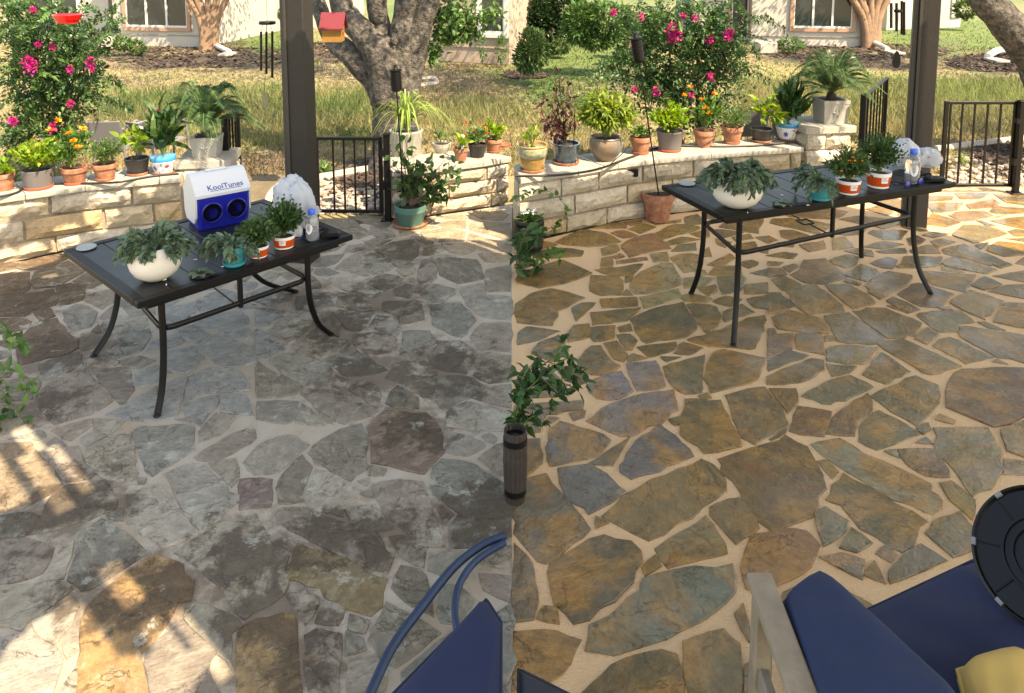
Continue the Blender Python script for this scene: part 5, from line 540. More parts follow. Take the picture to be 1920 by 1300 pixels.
def wall(path, ztop, label, courses, capw=.42, thick=.34, side=1, capover=.03, cut=None):
    """path: inner face at the ground, left to right; wall body lies behind it"""
    path = [Vector((p[0], p[1], 0)) for p in path]; t = thing('garden_wall', label, 'wall', path[0].copy())
    seg = []
    for i in range(len(path)-1):
        u = (path[i+1]-path[i]); L = u.length; u.normalize(); seg.append((path[i], u, L))
    tot = sum(s[2] for s in seg)
    def at(s):
        for p, u, L in seg:
            if s <= L+1e-6: return p+u*s, u
            s -= L
        return seg[-1][0]+seg[-1][1]*seg[-1][2], seg[-1][1]
    capt = .055; zb = 0.
    core = MB()
    for p, u, L in seg:
        n = Vector((u.y, -u.x, 0)); F0, F1 = p-n*.022, p+u*L-n*.022; B1 = F1-n*thick; B0 = F0-n*thick; clip = lambda q: q+u*max(0, (cut-q.x)/u.x) if cut is not None else q; F0, B0 = clip(F0), clip(B0); B1 = clip(B1)
        Zt = Vector((0, 0, ztop-capt-.002)); core.add([F0, F1, B1, B0, F0+Zt, F1+Zt, B1+Zt, B0+Zt], [(3, 2, 1, 0), (4, 5, 6, 7), (0, 1, 5, 4), (1, 2, 6, 5), (2, 3, 7, 6), (3, 0, 4, 7)])
    core.build('mortar_core', M_WMORT, t)
    hs = np.array(courses); hs = hs/hs.sum()*(ztop-capt)
    for h in hs:
        s = -random.uniform(0, .25); g = .010
        while s < tot:
            L = random.uniform(.34, .68); a, e = max(s, 0)+g, min(s+L, tot)-g; s += L
            if e-a < .06: continue
            pa, ua = at(a); pb, ub = at(e); n = Vector((ua.y+ub.y, -ua.x-ub.x, 0)).normalized()
            rough_block(pa-n*.004, pb-n*.004, zb+g, zb+h-g, n, t)
        zb += h
    s = 0
    while s < tot-.02:
        L = random.choice((.44, .5, .56)); e = min(s+L, tot)
        if tot-e < .15: e = tot
        pa, ua = at(s+.003); pb, ub = at(e-.003); na, nb = Vector((ua.y, -ua.x, 0)), Vector((ub.y, -ub.x, 0))
        mb = MB(); b = .006; z0, z1 = ztop-capt, ztop+random.uniform(-.002, .002); rows = []
        prof = [(capover-b, z0), (capover, z0+b), (capover, z1-b), (capover-b, z1), (capover-capw+b, z1), (capover-capw, z1-b), (capover-capw, z0)]
        cl_ = lambda q: q+ua*max(0, (cut-q.x)/ua.x) if cut is not None else q
        V = [cl_(pa+na*o+Vector((0, 0, z))) for o, z in prof]+[pb+nb*o+Vector((0, 0, z)) for o, z in prof]; K = len(prof)
        mb.add(V, [(i, (i+1) % K, K+(i+1) % K, K+i) for i in range(K)]+[tuple(range(K-1, -1, -1)), tuple(range(K, 2*K))])
        mb.build('cap_slab', M_CAP, t); s = e
    return t
ZW = .55
wL = wall([G(-200, 528), G(14, 495), G(117, 472), G(330, 447), G(345, 446)], ZW, 'curved limestone wall with pale cap behind the left table, potted plants on top', (.9, 1.05, 1))
wL2 = wall([G(736, 414), G(800, 406), G(880, 395), G(945, 385)]+[Vector((-.03, G(952, 384).y+.05, 0))], .47, 'low limestone wall right of the black gate post, beside the green ribbed pot', (1, 1, 1), capw=.5)
wR = wall([Vector((.06, G(985, 452).y, 0)), G(1067, 436), G(1172, 413), G(1282, 398), G(1400, 387), G(1500, 379)], ZW+.01, 'curved limestone wall with pale cap running behind the terracotta torch pot', (.9, 1.05, 1), cut=.02)
def pillar(x0, x1, pyb, ztop, label, tiers=1):
    a, b = G(x0, pyb), G(x1, pyb-4); u = (b-a).normalized(); L = (b-a).length; n = Vector((u.y, -u.x, 0)); t = thing('stone_pillar', label, 'pillar', a.copy()); D = L*.95
    core = MB(); c = (a+b)/2-n*D/2; core.box((c.x, c.y, (ztop-.07)/2), L-.02, D-.02, ztop-.072, u); core.build('mortar_core', M_WMORT, t)
    zb = 0; hs = [(ztop-.07)/4]*4
    for i, h in enumerate(hs):
        sp = .42 if i % 2 else .0
        for (p, q, nn) in ((a, b, n), (b, b-n*D, u), (b-n*D, a-n*D, -n), (a-n*D, a, -u)):
            if sp: 
                m_ = p+(q-p)*sp; rough_block(p+(q-p)*.02, m_-(q-p)*.01, zb+.006, zb+h-.006, nn, t, .05); rough_block(m_+(q-p)*.01, q-(q-p)*.02, zb+.006, zb+h-.006, nn, t, .05)
            else: rough_block(p+(q-p)*.02, q-(q-p)*.02, zb+.006, zb+h-.006, nn, t, .05)
        zb += h
    mb = MB(); mb.bbox((c.x, c.y, ztop-.035), L+.07, D+.07, .07, u, b=.006); mb.build('cap_slab', M_CAP, t)
    if tiers == 2: mb = MB(); mb.bbox((c.x, c.y, ztop-.125), L+.05, D+.05, .045, u, b=.006); mb.build('cap_slab', M_CAP, t)
    return c, ztop
pcL = pillar(342, 432, 436, .645, 'square limestone pillar under the sago palm planter behind the cooler', 2)
pcR = pillar(1508, 1590, 374, .735, 'square limestone pillar under the star planter behind the right table')
# --- black metal fences and gates
def fence(x0, y0, x1, y1, ytop, ybot, bars, label, postx=None, endposts=()):
    a, b = G(x0, y0), G(x1, y1); u = (b-a).normalized(); t = thing('metal_fence', label, 'fence', a.copy()); n = Vector((u.y, -u.x, 0)); L = (b-a).length
    zt = Q((x0+x1)/2, ytop, (a.y+b.y)/2).z; zb = Q((x0+x1)/2, ybot, (a.y+b.y)/2).z
    for z, h in ((zt, .03), (zb, .03)):
        mb = MB(); c = a+u*L/2; mb.bbox((c.x, c.y, z), L, .03, h, u, b=.004); mb.build('rail', M_BLACK, t)
    mb0 = MB(); mb0.box((0, 0, 0), .016, .016, zt-zb-.03); me0 = None
    for bx in bars:
        k = (bx-x0)/(x1-x0); p = a+(b-a)*k
        mb = MB(); mb.box((p.x, p.y, (zt+zb)/2), .016, .016, zt-zb-.03, u); mb.build('baluster', M_BLACK, t)
    for k in (0, 1):
        p = a+u*L*k; mb = MB(); mb.box((p.x, p.y, (zt+zb)/2), .035, .035, zt-zb+.034, u); mb.build('end_stile', M_BLACK, t)
    return t, zt, u
fL, ztf, uL = fence(597, 411, 716, 412, 260, 396, [628, 648, 668, 688, 704], 'black metal gate panel between the left post and the green ribbed pot')
def fpost(px, pyb, z, w, label, plate=True):
    p = G(px, pyb); t = thing('fence_post', label, 'post', p); mb = MB(); mb.bbox((p.x, p.y, z/2), w, w, z, b=.004); mb.build('shaft', M_BLACK, t)
    mb = MB(); mb.bbox((p.x, p.y, z+.008), w+.014, w+.014, .016, b=.004); mb.build('post_cap', M_BLACK, t)
    if plate: mb = MB(); mb.bbox((p.x, p.y, .014), w+.07, w+.07, .012, b=.003); mb.build('base_plate', M_BLACK, t)
    mb = MB(); mb.box((p.x-w*.6, p.y-w*.3, .34), .05, .05, .07); mb.build('hinge', M_BLACK, t); mb = MB(); mb.box((p.x-w*.6, p.y-w*.3, z*.8), .05, .05, .05); mb.build('hinge', M_BLACK, t)
fpost(728, 414, ztf+.04, .055, 'square black gate post between the left gate and the limestone wall')
fR, ztr, uR = fence(1764, 361, 1893, 361, 193, 347, [1772, 1794, 1817, 1841, 1865], 'black metal gate panel right of the brown post on the right')
fpost(1903, 364, ztr+.02, .055, 'square black gate post at the right edge of the right gate')
def open_gate(px, y0, pyb, hgt, x1, y1, label, n=7):
    a = G(px, pyb); b = G(x1, y1); t = thing('garden_gate', label, 'gate', a.copy()); u = (b-a).normalized(); L = (b-a).length
    for z in (hgt, .12): c = a+u*L/2; mb = MB(); mb.bbox((c.x, c.y, z), L, .03, .03, u, b=.004); mb.build('rail', M_BLACK, t)
    for i in range(n+1):
        p = a+u*L*i/n; mb = MB(); w = .035 if i in (0, n) else .016; mb.box((p.x, p.y, hgt/2+.06), w, w, hgt-.12, u); mb.build('baluster', M_BLACK, t)
    p = a-u*.06; mb = MB(); mb.bbox((p.x, p.y, hgt/2+.02), .055, .055, hgt+.04, u); mb.build('post', M_BLACK, t)
    return t
open_gate(432, 0, 405, .92, 452, 375, 'open black gate leaf standing edge-on beside the left stone pillar', 4)
open_gate(1612, 0, 368, 1.02, 1654, 310, 'open black gate leaf swung back beside the right stone pillar', 7)
# --- porch posts
def porch_post(px, pyb, w, ang, label):
    p = G(px, pyb); t = thing('porch_post', label, 'post', p); u = Vector((math.cos(ang), math.sin(ang), 0)); v = Vector((-u.y, u.x, 0)); H = RZ-.01
    mb = MB(); mb.bbox((p.x, p.y, H/2), w, w, H, u, b=.005); mb.build('shaft', M_POST, t)
    mb = MB()
    q = p-u*(w*.5+.022)-v*w*.12; mb.bbox((q.x, q.y, H/2), .04, w*.55, H-.004, u, b=.004); mb.build('side_flange', M_POST2, t)
    q = p-v*(w*.5+.005)-u*w*.42; mb = MB(); mb.bbox((q.x, q.y, H/2), .022, .010, H-.008, u, b=.002); mb.build('trim_strip', M_POST2, t)
    return t
porch_post(574, 488, .165, -.25, 'dark brown square porch post rising behind the left table')
porch_post(1716, 422, .165, -.32, 'dark brown square porch post behind the right table')
# --- houses across the lawn
def house(name, a, b, label, m, windows, depth=5, h=2.7, band=None, door=None):
    """facade from a to b (ground points), windows: (pxl, pyt, pxr, pyb, panes, trim)"""
    u = (b-a).normalized(); L = (b-a).length; n = Vector((u.y, -u.x, 0)); t = thing(name, label, 'house', a.copy()); c = a+u*L/2-n*depth/2
    mb = MB(); mb.box((c.x, c.y, h/2-.02), L, depth, h, u); mb.build('wall', m, t)
    rf = MB(); A = a+n*.4-u*.3; B = b+n*.4+u*.3; A2, B2 = A-n*(depth+.8), B-n*(depth+.8); R0, R1 = (A+A2)/2+u*1.2, (B+B2)/2-u*1.2; z = h-.02
    rf.add([(*A.xy, z), (*B.xy, z), (*B2.xy, z), (*A2.xy, z), (*R0.xy, z+1.6), (*R1.xy, z+1.6)], [(0, 1, 5, 4), (1, 2, 5), (2, 3, 4, 5), (3, 0, 4), (3, 2, 1, 0)]); rf.build('roof', M_ROOFT, t)
    if band: c2 = a+u*L/2+n*.012; mb = MB(); mb.box((c2.x, c2.y, band), L-.02, .03, .02, u); mb.build('joint_trim', M_WMORT, t)
    for (x0, y0, x1, y1, k, trim) in windows:
        def hit(px, py):
            d = Vector(ray(px, py)); o = Vector((0, 0, HC)); tt = (a-o).dot(n)/d.dot(n); return o+d*tt
        p0, p1 = hit(x0, y1), hit(x1, y1); z0 = p0.z; z1 = max(hit(x0, y0).z, z0+.3); 
        if y0 <= 14: z1 = z0+1.35 if k > 0 else z0+2.0
        z1 = min(z1, h-.1); wd = (p1-p0).length; ctr = (p0+p1)/2; fr = .05; kk = abs(k)
        s = MB(); tw = .09
        for (cx_, cz, sx, sz) in ((0, z1+tw/2, wd+2*tw, tw), (0, z0-tw/2, wd+2*tw, tw), (-wd/2-tw/2, (z0+z1)/2, tw, z1-z0), (wd/2+tw/2, (z0+z1)/2, tw, z1-z0)):
            q = ctr+u*cx_+n*.03; s.box((q.x, q.y, cz), sx, .06, sz, u)
        s.build('window_surround', trim, t)
        w_ = MB()
        for i in range(kk+1): q = ctr+u*(-wd/2+wd*i/kk)+n*.02; w_.box((q.x, q.y, (z0+z1)/2), fr, .05, z1-z0-.002, u)
        q = ctr+n*.02
        for z in (z0+fr/2, z1-fr/2): w_.box((q.x, q.y, z), wd, .044, fr, u)
        W = w_.build('window', M_WTRIM, t)
        for i in range(kk):
            q = ctr+u*(-wd/2+wd*(i+.5)/kk)+n*.008; g = MB(); g.box((q.x, q.y, (z0+z1)/2), wd/kk-fr-.002, .012, z1-z0-2*fr, u); g.build('pane', M_GLASSD, W)
    return t
house('house', G(215, 84), G(384, 88), 'cream house with triple dark window behind the myrtle trunks on the left lawn', M_STUCCO, [(239, 10, 353, 50, 3, M_BTRIM)], band=.28)
house('house', G(60, 72), G(207, 74), 'white house wing with glass patio door at the far left', M_STUCCO, [(70, 10, 150, 66, -2, M_WTRIM)], depth=4)
house('house', G(410, 54), G(640, 53), 'bright white house far behind the wind chime on the left', M_STUCCO, [(520, 10, 536, 28, 1, M_WTRIM)])
house('house', G(800, 112), Vector((-.06, G(953, 120).y, 0)), 'pink beige house with white framed window at the right end of the left lawn', M_STUCCO2, [(902, 8, 946, 62, 1, M_WTRIM)], band=.33, depth=4)
house('house', G(1408, 83), G(1622, 87), 'cream house with a triple tan framed window behind the sago palm on the right lawn', M_STUCCO, [(1487, 10, 1596, 52, 3, M_BTRIM)], band=.22)
house('house', G(1300, 78), G(1404, 79), 'pale house wing with dark sliding door behind the pink flowering bush on the right', M_STUCCO, [(1370, 10, 1401, 74, -1, M_BTRIM)], depth=4)
house('house', G(1662, 56), G(1800, 50), 'white house far behind the right porch post', M_STUCCO, [(1786, 8, 1796, 27, 1, M_WTRIM)])
mb = MB(); p = G(1440, 100); mb.bbox((p.x, p.y+.2, .12), .42, .5, .26, b=.02); tag(mb.build('concrete_block', M_CONC), 'pale concrete block at the foot of the cream house on the right', 'block')
mb = MB(); p0, p1 = G(110, 80), G(212, 92); mb.bbox(((p0.x+p1.x)/2, (p0.y+p1.y)/2, .1), (p1.x-p0.x), 1.4, .2, b=.02); tag(mb.build('porch_step', M_CONC), 'pale concrete porch slab in front of the patio door on the left lawn', 'slab')
def spout(pts, label, r=.06):
    t = thing('downspout', label, 'downspout', Vector(pts[0])); mb = MB(); mb.tube(smoothpath(pts, 4), r, 8); mb.build('pipe', M_WTRIM, t, smooth=True)
    e = Vector(pts[-1]); mb = MB(); mb.bbox((e.x+.05, e.y-.25, .03), .3, .5, .05, b=.01); mb.build('splash_block', M_CONC, t)
spout([Q(403, 84, 19.6), Q(415, 90, 19.2), Q(430, 97, 18.6)], 'white downspout lying on the mulch right of the left crape myrtle trunks')
spout([Q(1641, 81, 19.8), Q(1652, 86, 19.4), Q(1664, 92, 18.9)], 'white downspout lying on the mulch right of the right crape myrtle trunks')
spout([Q(1925, 90, 18.9), Q(1890, 93, 18.4), Q(1868, 96, 18.0), Q(1852, 106, 17.6)], 'white corrugated downspout on the mulch under the leaning tree limb', .075)

# ================================================================ GROUND COVER
def blades(name, n, reg, hfun, wfun, colf, lean=.35):
    """reg: list of (px0,py0,px1,py1,weight) areas to sow"""
    pts = []
    wts = np.array([r[4] for r in reg], float); cnt = (wts/wts.sum()*n).astype(int)
    for (x0, y0, x1, y1, _), k in zip(reg, cnt):
        px = rng.uniform(x0, x1, k); py = rng.uniform(y0, y1, k)
        dx, dy = px-960, py-CY; d1 = FPX*math.cos(TH)-dy*math.sin(TH); d2 = -dy*math.cos(TH)-FPX*math.sin(TH); t = (-.03-HC)/d2
        pts.append(np.stack([dx*t, d1*t, 0*dx-.03, px, py], -1))
    P = np.concatenate(pts); mm = mulch_mask(P[:, 0], P[:, 1]); P = P[(mm < .45) & (P[:, 1] > 7.2)]
    N = len(P); h = hfun(P[:, 3], P[:, 4])*rng.uniform(.6, 1.3, N); wd = wfun(P[:, 1]); a = rng.uniform(0, math.pi, N); la = rng.uniform(0, 2*math.pi, N)
    c = colf(P[:, 0], P[:, 1])*rng.uniform(.75, 1.45, (N, 1)); L = h*lean*rng.uniform(.3, 2, N)
    V = np.zeros((N, 3, 3)); V[:, 0] = P[:, :3]+np.stack([np.cos(a)*wd, np.sin(a)*wd, 0*a], -1); V[:, 1] = P[:, :3]-np.stack([np.cos(a)*wd, np.sin(a)*wd, 0*a], -1)
    V[:, 2] = P[:, :3]+np.stack([np.cos(la)*L, np.sin(la)*L, h], -1)
    me = bpy.data.meshes.new(name); me.from_pydata(V.reshape(-1, 3).tolist(), [], [(3*i, 3*i+1, 3*i+2) for i in range(N)])
    ca = me.color_attributes.new('Col', 'FLOAT_COLOR', 'POINT'); cc = np.ones((N, 3, 4)); cc[:, :, :3] = np.clip(c, .01, .9)[:, None, :]; ca.data.foreach_set('color', cc.ravel())
    return link(name, me, M_GRASS, None, False, 'stuff')
blades('lawn_grass', 70000, [(-40, 88, 960, 330, 3), (960, 88, 1960, 330, 3), (-40, 40, 1960, 95, 1)], lambda x, y: .03+.035*rng.random(len(x)), lambda Y: .004+.0006*Y, ground_color, .6)
tall = lambda x, y: .08+.12*np.maximum.reduce([ell(x, y, 430, 215, 260, 50), ell(x, y, 660, 205, 110, 40), ell(x, y, 880, 220, 90, 30), ell(x, y, 1820, 200, 180, 45), ell(x, y, 1660, 210, 90, 50), ell(x, y, 1450, 200, 200, 40)])
def tallc(x, y): return ground_color(x, y)*.65+np.array([.18, .20, .10])*.35
blades('tall_grass', 26000, [(200, 165, 960, 275, 3), (1380, 150, 1940, 265, 3), (960, 190, 1200, 330, 1), (14, 200, 300, 330, .6)], tall, lambda Y: .003+.0005*Y, tallc, .5)
# mulch chips
pts = []
for k, cx, cy, rx, ry in AREAS:
    if k != 'm': continue
    for _ in range(900 if cy < 200 else 500):
        a = random.uniform(0, 6.28); r = math.sqrt(random.random()); px, py = cx+rx*r*math.cos(a), cy+ry*r*math.sin(a)
        if px < 1960 and py > 60: pts.append(G(px, py, -.03))
mb = MB()
for p in pts:
    a = random.uniform(0, 3.14); s = .02+.004*p.y*random.random(); mb.box(p+Vector((0, 0, .012)), s*2.2, s*.8, .012, (math.cos(a), math.sin(a), random.gauss(0, .3)))
mb.build('mulch_chips', M_CHIP, kind='stuff')
# river rock beds beyond the gates
mb = MB()
for (x0, y0, x1, y1, n, ex) in ((596, 338, 735, 404, 520, (672, 335, 50, 26)), (1758, 262, 1925, 348, 620, (1868, 290, 40, 22))):
    for _ in range(n):
        px, py = random.uniform(x0, x1), random.uniform(y0, y1); e = ((px-ex[0])/ex[2])**2+((py-ex[1])/ex[3])**2
        if e < .8: continue
        p = G(px, py, -.03)
        if x0 > 1000 and py < 275+ (1925-px)*.12: continue
        r = random.uniform(.018, .042); mb.ball(p+Vector((0, 0, r*.4)), r, 6, 4, (1, random.uniform(.7, 1), .6), .12)
mb.build('river_rocks', M_ROCK, kind='stuff', smooth='all')
def edging(pts, label):
    mb = MB(); P = smoothpath([G(x, y, -.02) for x, y in pts], 6); mb.tube([p+Vector((0, 0, .02)) for p in P], .055, 6, flat=.7); o = mb.build('bed_edging', M_CONC, smooth=True); tag(o, label, 'edging')
edging([(500, 408), (505, 375), (535, 350), (600, 338), (690, 322), (735, 318)], 'pale stone edging curving around the rock bed behind the left post')
edging([(1755, 284), (1810, 277), (1860, 271), (1930, 262)], 'pale stone edging along the rock bed behind the right gate')
edging([(780, 150), (812, 150), (818, 158), (790, 163), (760, 165)], 'curved pale edging stones on the lawn right of the big tree trunk')
# ================================================================ TREES AND SHRUBS
def bark_tube(mb, pts, r, n=14, jit=.05):
    P = smoothpath(pts, 7); N = len(P); rr = np.interp(np.linspace(0, 1, N), np.linspace(0, 1, len(r)), r)
    i0 = len(mb.v); mb.tube(P, list(rr), n, cap=True)
    for i in range(i0, len(mb.v)):
        v = Vector(mb.v[i]); d = mnoise.noise(v*4.)*jit+mnoise.noise(v*11.)*jit*.5; k = min((i-i0)//n, N-1); q = v-P[k]
        if q.length > 0: mb.v[i] = tuple(v+q.normalized()*d*2)
def big_tree():
    Y = 8.9; b = Q(738, 345, Y); t = thing('live_oak_tree', 'massive grey barked tree trunk forking into five limbs behind the left gate', 'tree', Vector((b.x, Y, 0)))
    mb = MB(); D = lambda x, y, dy=0: Q(x, y, Y+dy)
    s = 1/SC(Y, 1.)
    bark_tube(mb, [Vector((b.x, Y, -.1)), D(739, 290), D(741, 220), D(741, 165)], [56*s, 44*s, 41*s, 47*s], 20, .012)
    mb.build('trunk', M_BARK, t, smooth='all')
    limbs = [([D(732, 200), D(705, 150), D(660, 105), D(625, 75, .2), D(600, 20, .4), D(560, -160, .8)], [36, 27, 21, 18, 15, 10]),
             ([D(732, 190, -.05), D(715, 105, -.1), D(680, 62, -.1), D(655, 32), D(640, 10), D(610, -200)], [38, 34, 24, 22, 21, 13]),
             ([D(735, 150, .1), D(722, 90, .1), D(712, 40, .1), D(706, 0), D(690, -220)], [30, 24, 19, 18, 12]),
             ([D(748, 175), D(752, 110), D(757, 50), D(762, 0), D(775, -220)], [42, 27, 23, 22, 13]),
             ([D(757, 165, .05), D(775, 95, .05), D(792, 40), D(806, 0), D(860, -200, .3)], [32, 27, 22, 20, 12])]
    for P, r in limbs: mb = MB(); bark_tube(mb, P, [q*s for q in r], 16, .010); mb.build('limb', M_BARK, t, smooth='all')
    mb = MB(); k = D(738, 78, -.22); mb.ball(k, .045, 10, 8, (1, .7, 1.1), .1); mb.build('knot', M_BARK, t, smooth='all')
    f = FOL()
    for _ in range(120):
        c = np.array([rng.uniform(-5.0, 4.5), rng.uniform(8.6, 15), rng.uniform(3.9, 7.0)]); N = 90
        f.add(c+rng.normal(0, .42, (N, 3)), rdir(N), .11, .055, 'small')
    for (px, py, k) in ((870, 150, 16), (900, 185, 10), (650, 130, 8), (480, 100, 10), (440, 118, 8), (820, 130, 10), (300, 110, 6), (500, 290, 9), (660, 240, 6), (540, 210, 4)):  # unseen leaf clusters added up-sun to shade these lawn patches
        g = G(px, py)
        for _ in range(k):
            hh = rng.uniform(4.6, 6.4); c = np.array([g.x+.57*hh+rng.normal(0, .5), g.y-.53*hh+rng.normal(0, .7), hh]); f.add(c+rng.normal(0, .30, (80, 3)), rdir(80), .13, .07, 'small')
    f.build('crown', M_LMYR, t)
    f = FOL()
    for (px, py, r, N) in ((815, 90, 18, 90), (830, 60, 22, 150), (812, 110, 12, 60), (862, 35, 34, 220), (870, 60, 20, 110), (840, 22, 34, 200), (900, 30, 26, 130), (815, 30, 18, 110), (890, 60, 12, 50), (925, 25, 20, 60), (848, 70, 14, 60)):
        c = np.array(Q(px, py, 9.2)); r = r*s; f.add(c+rng.normal(0, .5, (N, 3))*r, rdir(N, -.5), .075, .05, 'ovate')
    f.build('hanging_foliage', M_LCRO, t)
big_tree()
def right_limb():
    Y = 9.4; s = 1/SC(Y, 1.5); base = Q(1990, 300, Y); t = thing('shade_tree', 'leaning grey tree limb entering at the top right corner', 'tree', Vector((base.x, Y, 0)))
    mb = MB(); bark_tube(mb, [Vector((base.x, Y, -.1)), Q(1985, 200, Y), Q(1960, 120, Y), Q(1925, 80, Y)], [60*s, 52*s, 46*s, 40*s], 18, .012); mb.build('trunk', M_BARK, t, smooth='all')
    mb = MB(); bark_tube(mb, [Q(1950, 115, Y), Q(1905, 62, Y), Q(1875, 28, Y), Q(1845, -10, Y), Q(1790, -160, Y)], [38*s, 34*s, 30*s, 28*s, 18*s], 16, .010); mb.build('limb', M_BARK, t, smooth='all')
    f = FOL()
    for (px, py, k) in ((1500, 112, 10), (1620, 105, 10), (1700, 125, 8), (1860, 120, 12), (1800, 150, 6), (1560, 150, 5), (1180, 150, 8), (1860, 290, 7)):  # clusters added out of view so their shadows fall on the right lawn
        g = G(px, py)
        for _ in range(k):
            hh = rng.uniform(4.6, 6.4); c = np.array([g.x+.57*hh+rng.normal(0, .6), g.y-.53*hh+rng.normal(0, .6), hh]); f.add(c+rng.normal(0, .30, (80, 3)), rdir(80), .13, .07, 'small')
    for _ in range(46):
        c = np.array([rng.uniform(2.5, 9.5), rng.uniform(8.6, 13), rng.uniform(3.8, 6.)]); f.add(c+rng.normal(0, .42, (90, 3)), rdir(90), .11, .055, 'small')
    f.build('crown', M_LMYR, t)
right_limb()
def myrtle_trunks(px, py, label, w):
    b = G(px, py); Y = b.y; s = 1/SC(Y, 1.); t = thing('crape_myrtle_tree', label, 'tree', b); mb = MB()
    for i, (dx, tx) in enumerate(((-10, -26), (-6, -12), (0, -2), (5, 8), (9, 22), (2, 14), (-3, -20))):
        mb2 = MB(); bark_tube(mb2, [Vector((b.x+dx*.8*s, Y, -.05)), Q(px+dx, py-30, Y), Q(px+dx+tx*.35, py-62, Y), Q(px+dx*1.3+tx*1.1, py-100, Y), Q(px+dx*2+tx*2.6, py-190, Y)], [12*s, 9*s, 7*s, 5.5*s, 3*s], 10, .006); mb2.build('trunk', M_BARK2, t, smooth='all')
    f = FOL()
    for _ in range(34):
        c = np.array(Q(px+rng.uniform(-130, 130), py-rng.uniform(175, 330), Y+rng.uniform(-1.4, 1.4))); f.add(c+rng.normal(0, .35, (60, 3)), rdir(60), .13, .07, 'small')
    f.build('crown', M_LMYR, t)
myrtle_trunks(392, 92, 'multi stemmed tan crape myrtle in front of the cream house on the left', 30)
myrtle_trunks(1634, 88, 'multi stemmed tan crape myrtle beside the cream house on the right', 30)
def bush(name, label, blobs, Y, m, leaf=.1, dens=1., cat='bush', trunk=None):
    base = Q(blobs[0][0], blobs[0][1], Y); t = thing(name, label, cat, Vector((base.x, Y, 0))); f = FOL(); s = 1/SC(Y, 1.)
    for (px, py, rx, ry, n) in blobs:
        n = int(n*dens); c = np.array(Q(px, py, Y)); d = rng.normal(0, 1, (n, 3)); d /= np.linalg.norm(d, axis=1, keepdims=True); r = rng.uniform(.55, 1.08, (n, 1))**.6
        clump = np.array([mnoise.noise(Vector(q)*2.6) for q in (d*1.)])[:, None]; r = r*(1+.35*clump)
        p = c+d*r*np.array([rx*s, max(rx, ry)*s*.7, ry*s]); p = p[p[:, 2] > .01]; f.add(p, (p-c)+rng.normal(0, .35*rx*s, p.shape), leaf, leaf*.5, 'small')
    f.build('foliage', m, t)
    if trunk:
        mb = MB()
        for (x0, y0, x1, y1, r0, r1) in trunk: mb.tube([Q(x0, y0, Y), Q((x0+x1)/2+2, (y0+y1)/2, Y), Q(x1, y1, Y)], [r0*s, (r0+r1)/2*s, r1*s], 8)
        mb.build('trunk', M_BARK2 if trunk[0][4] > 7 else M_TWIG, t, smooth=True)
    return t
bush('round_hedge', 'rounded green hedge bush at the left edge of the right lawn', [(1000, 95, 26, 36, 1500), (986, 110, 20, 26, 600)], 14.5, M_LBUSH, .09, trunk=[(992, 142, 990, 110, 3, 2), (1000, 142, 1004, 110, 3, 2)])
bush('evergreen_tree', 'dark evergreen tree behind the rounded hedge bush', [(1022, 50, 34, 46, 2600), (1000, 30, 36, 40, 1800), (1060, 20, 40, 30, 1600)], 18.5, M_LDARK, .13, cat='tree', trunk=[(1026, 110, 1026, 70, 4, 3)])
bush('evergreen_tree', 'small dark evergreen right of the tan trunk on the right lawn', [(1165, 70, 11, 24, 600), (1212, 72, 12, 30, 700)], 18., M_LDARK, .12, cat='tree', trunk=[(1212, 108, 1212, 80, 3, 2)])
bush('garden_shrub', 'low grey green shrub at the edge of the far right lawn', [(1050, 88, 18, 10, 400)], 18., M_LBUSH, .1)
bush('cedar_tree', 'tan trunked tree with pale hanging foliage behind the torch head', [(1140, 40, 50, 30, 1500), (1090, 45, 30, 34, 900), (1120, 75, 36, 16, 500)], 15.5, M_LCRO, .13, cat='tree', trunk=[(1182, 120, 1176, 20, 11, 9)])
bush('garden_shrub', 'round leafy shrub under the triple window of the left house', [(230, 82, 17, 10, 420), (258, 90, 12, 12, 260)], 18.4, M_LCRO, .09)
bush('garden_shrub', 'small feathery green shrub under the triple window of the right house', [(1482, 84, 24, 10, 420)], 18.8, M_LCRO, .09)
bush('round_shrub', 'small round shrub beside the far white house behind the wind chime', [(515, 26, 12, 9, 300)], 24, M_LBUSH, .12)
bush('round_shrub', 'dark bush at the far lawn edge left of the leaning limb', [(1812, 18, 20, 14, 500)], 24, M_LBUSH, .14, trunk=[(1811, 40, 1811, 20, 3, 2)])
bush('climbing_plant', 'thin leafy vine on the pink beige house wall at the left window end', [(905, 88, 6, 22, 110), (940, 95, 8, 24, 200)], 16.7, M_LCRO, .08)
bush('iris_clump', 'green strappy clump in the rock bed behind the left gate', [(606, 330, 12, 14, 60)], 8.6, M_LCRO, .12)
def ribbons(name, label, px, py, n, L, w, Y=None, m=M_LSPID, cat='plant', parent=None, base=None, up=.9):
    b = base or G(px, py, -.03); f = FOL()
    for i in range(n):
        a = rng.uniform(0, 6.28); Lr = L*rng.uniform(.6, 1.1); sp = rng.uniform(.15, 1.); pts = bez(b, b+Vector((math.cos(a)*Lr*sp*.35, math.sin(a)*Lr*sp*.35, Lr*up)), b+Vector((math.cos(a)*Lr*sp, math.sin(a)*Lr*sp, Lr*(.75-sp*.85))), 9)
        V = []; sd = Vector((-math.sin(a), math.cos(a), 0))
        for k, p in enumerate(pts): ww = w*(1-k/8)**.6*.5; V += [tuple(p-sd*ww), tuple(p+sd*ww+Vector((0, 0, ww*.4)))]
        f.V.append(np.array(V)); b0 = f.n; f.F += [(b0+2*k, b0+2*k+1, b0+2*k+3, b0+2*k+2) for k in range(8)]; f.n += 18
    if parent is None: t = thing(name, label, cat, b); f.build('foliage', m, t); return t
    return f.build('foliage', m, parent)
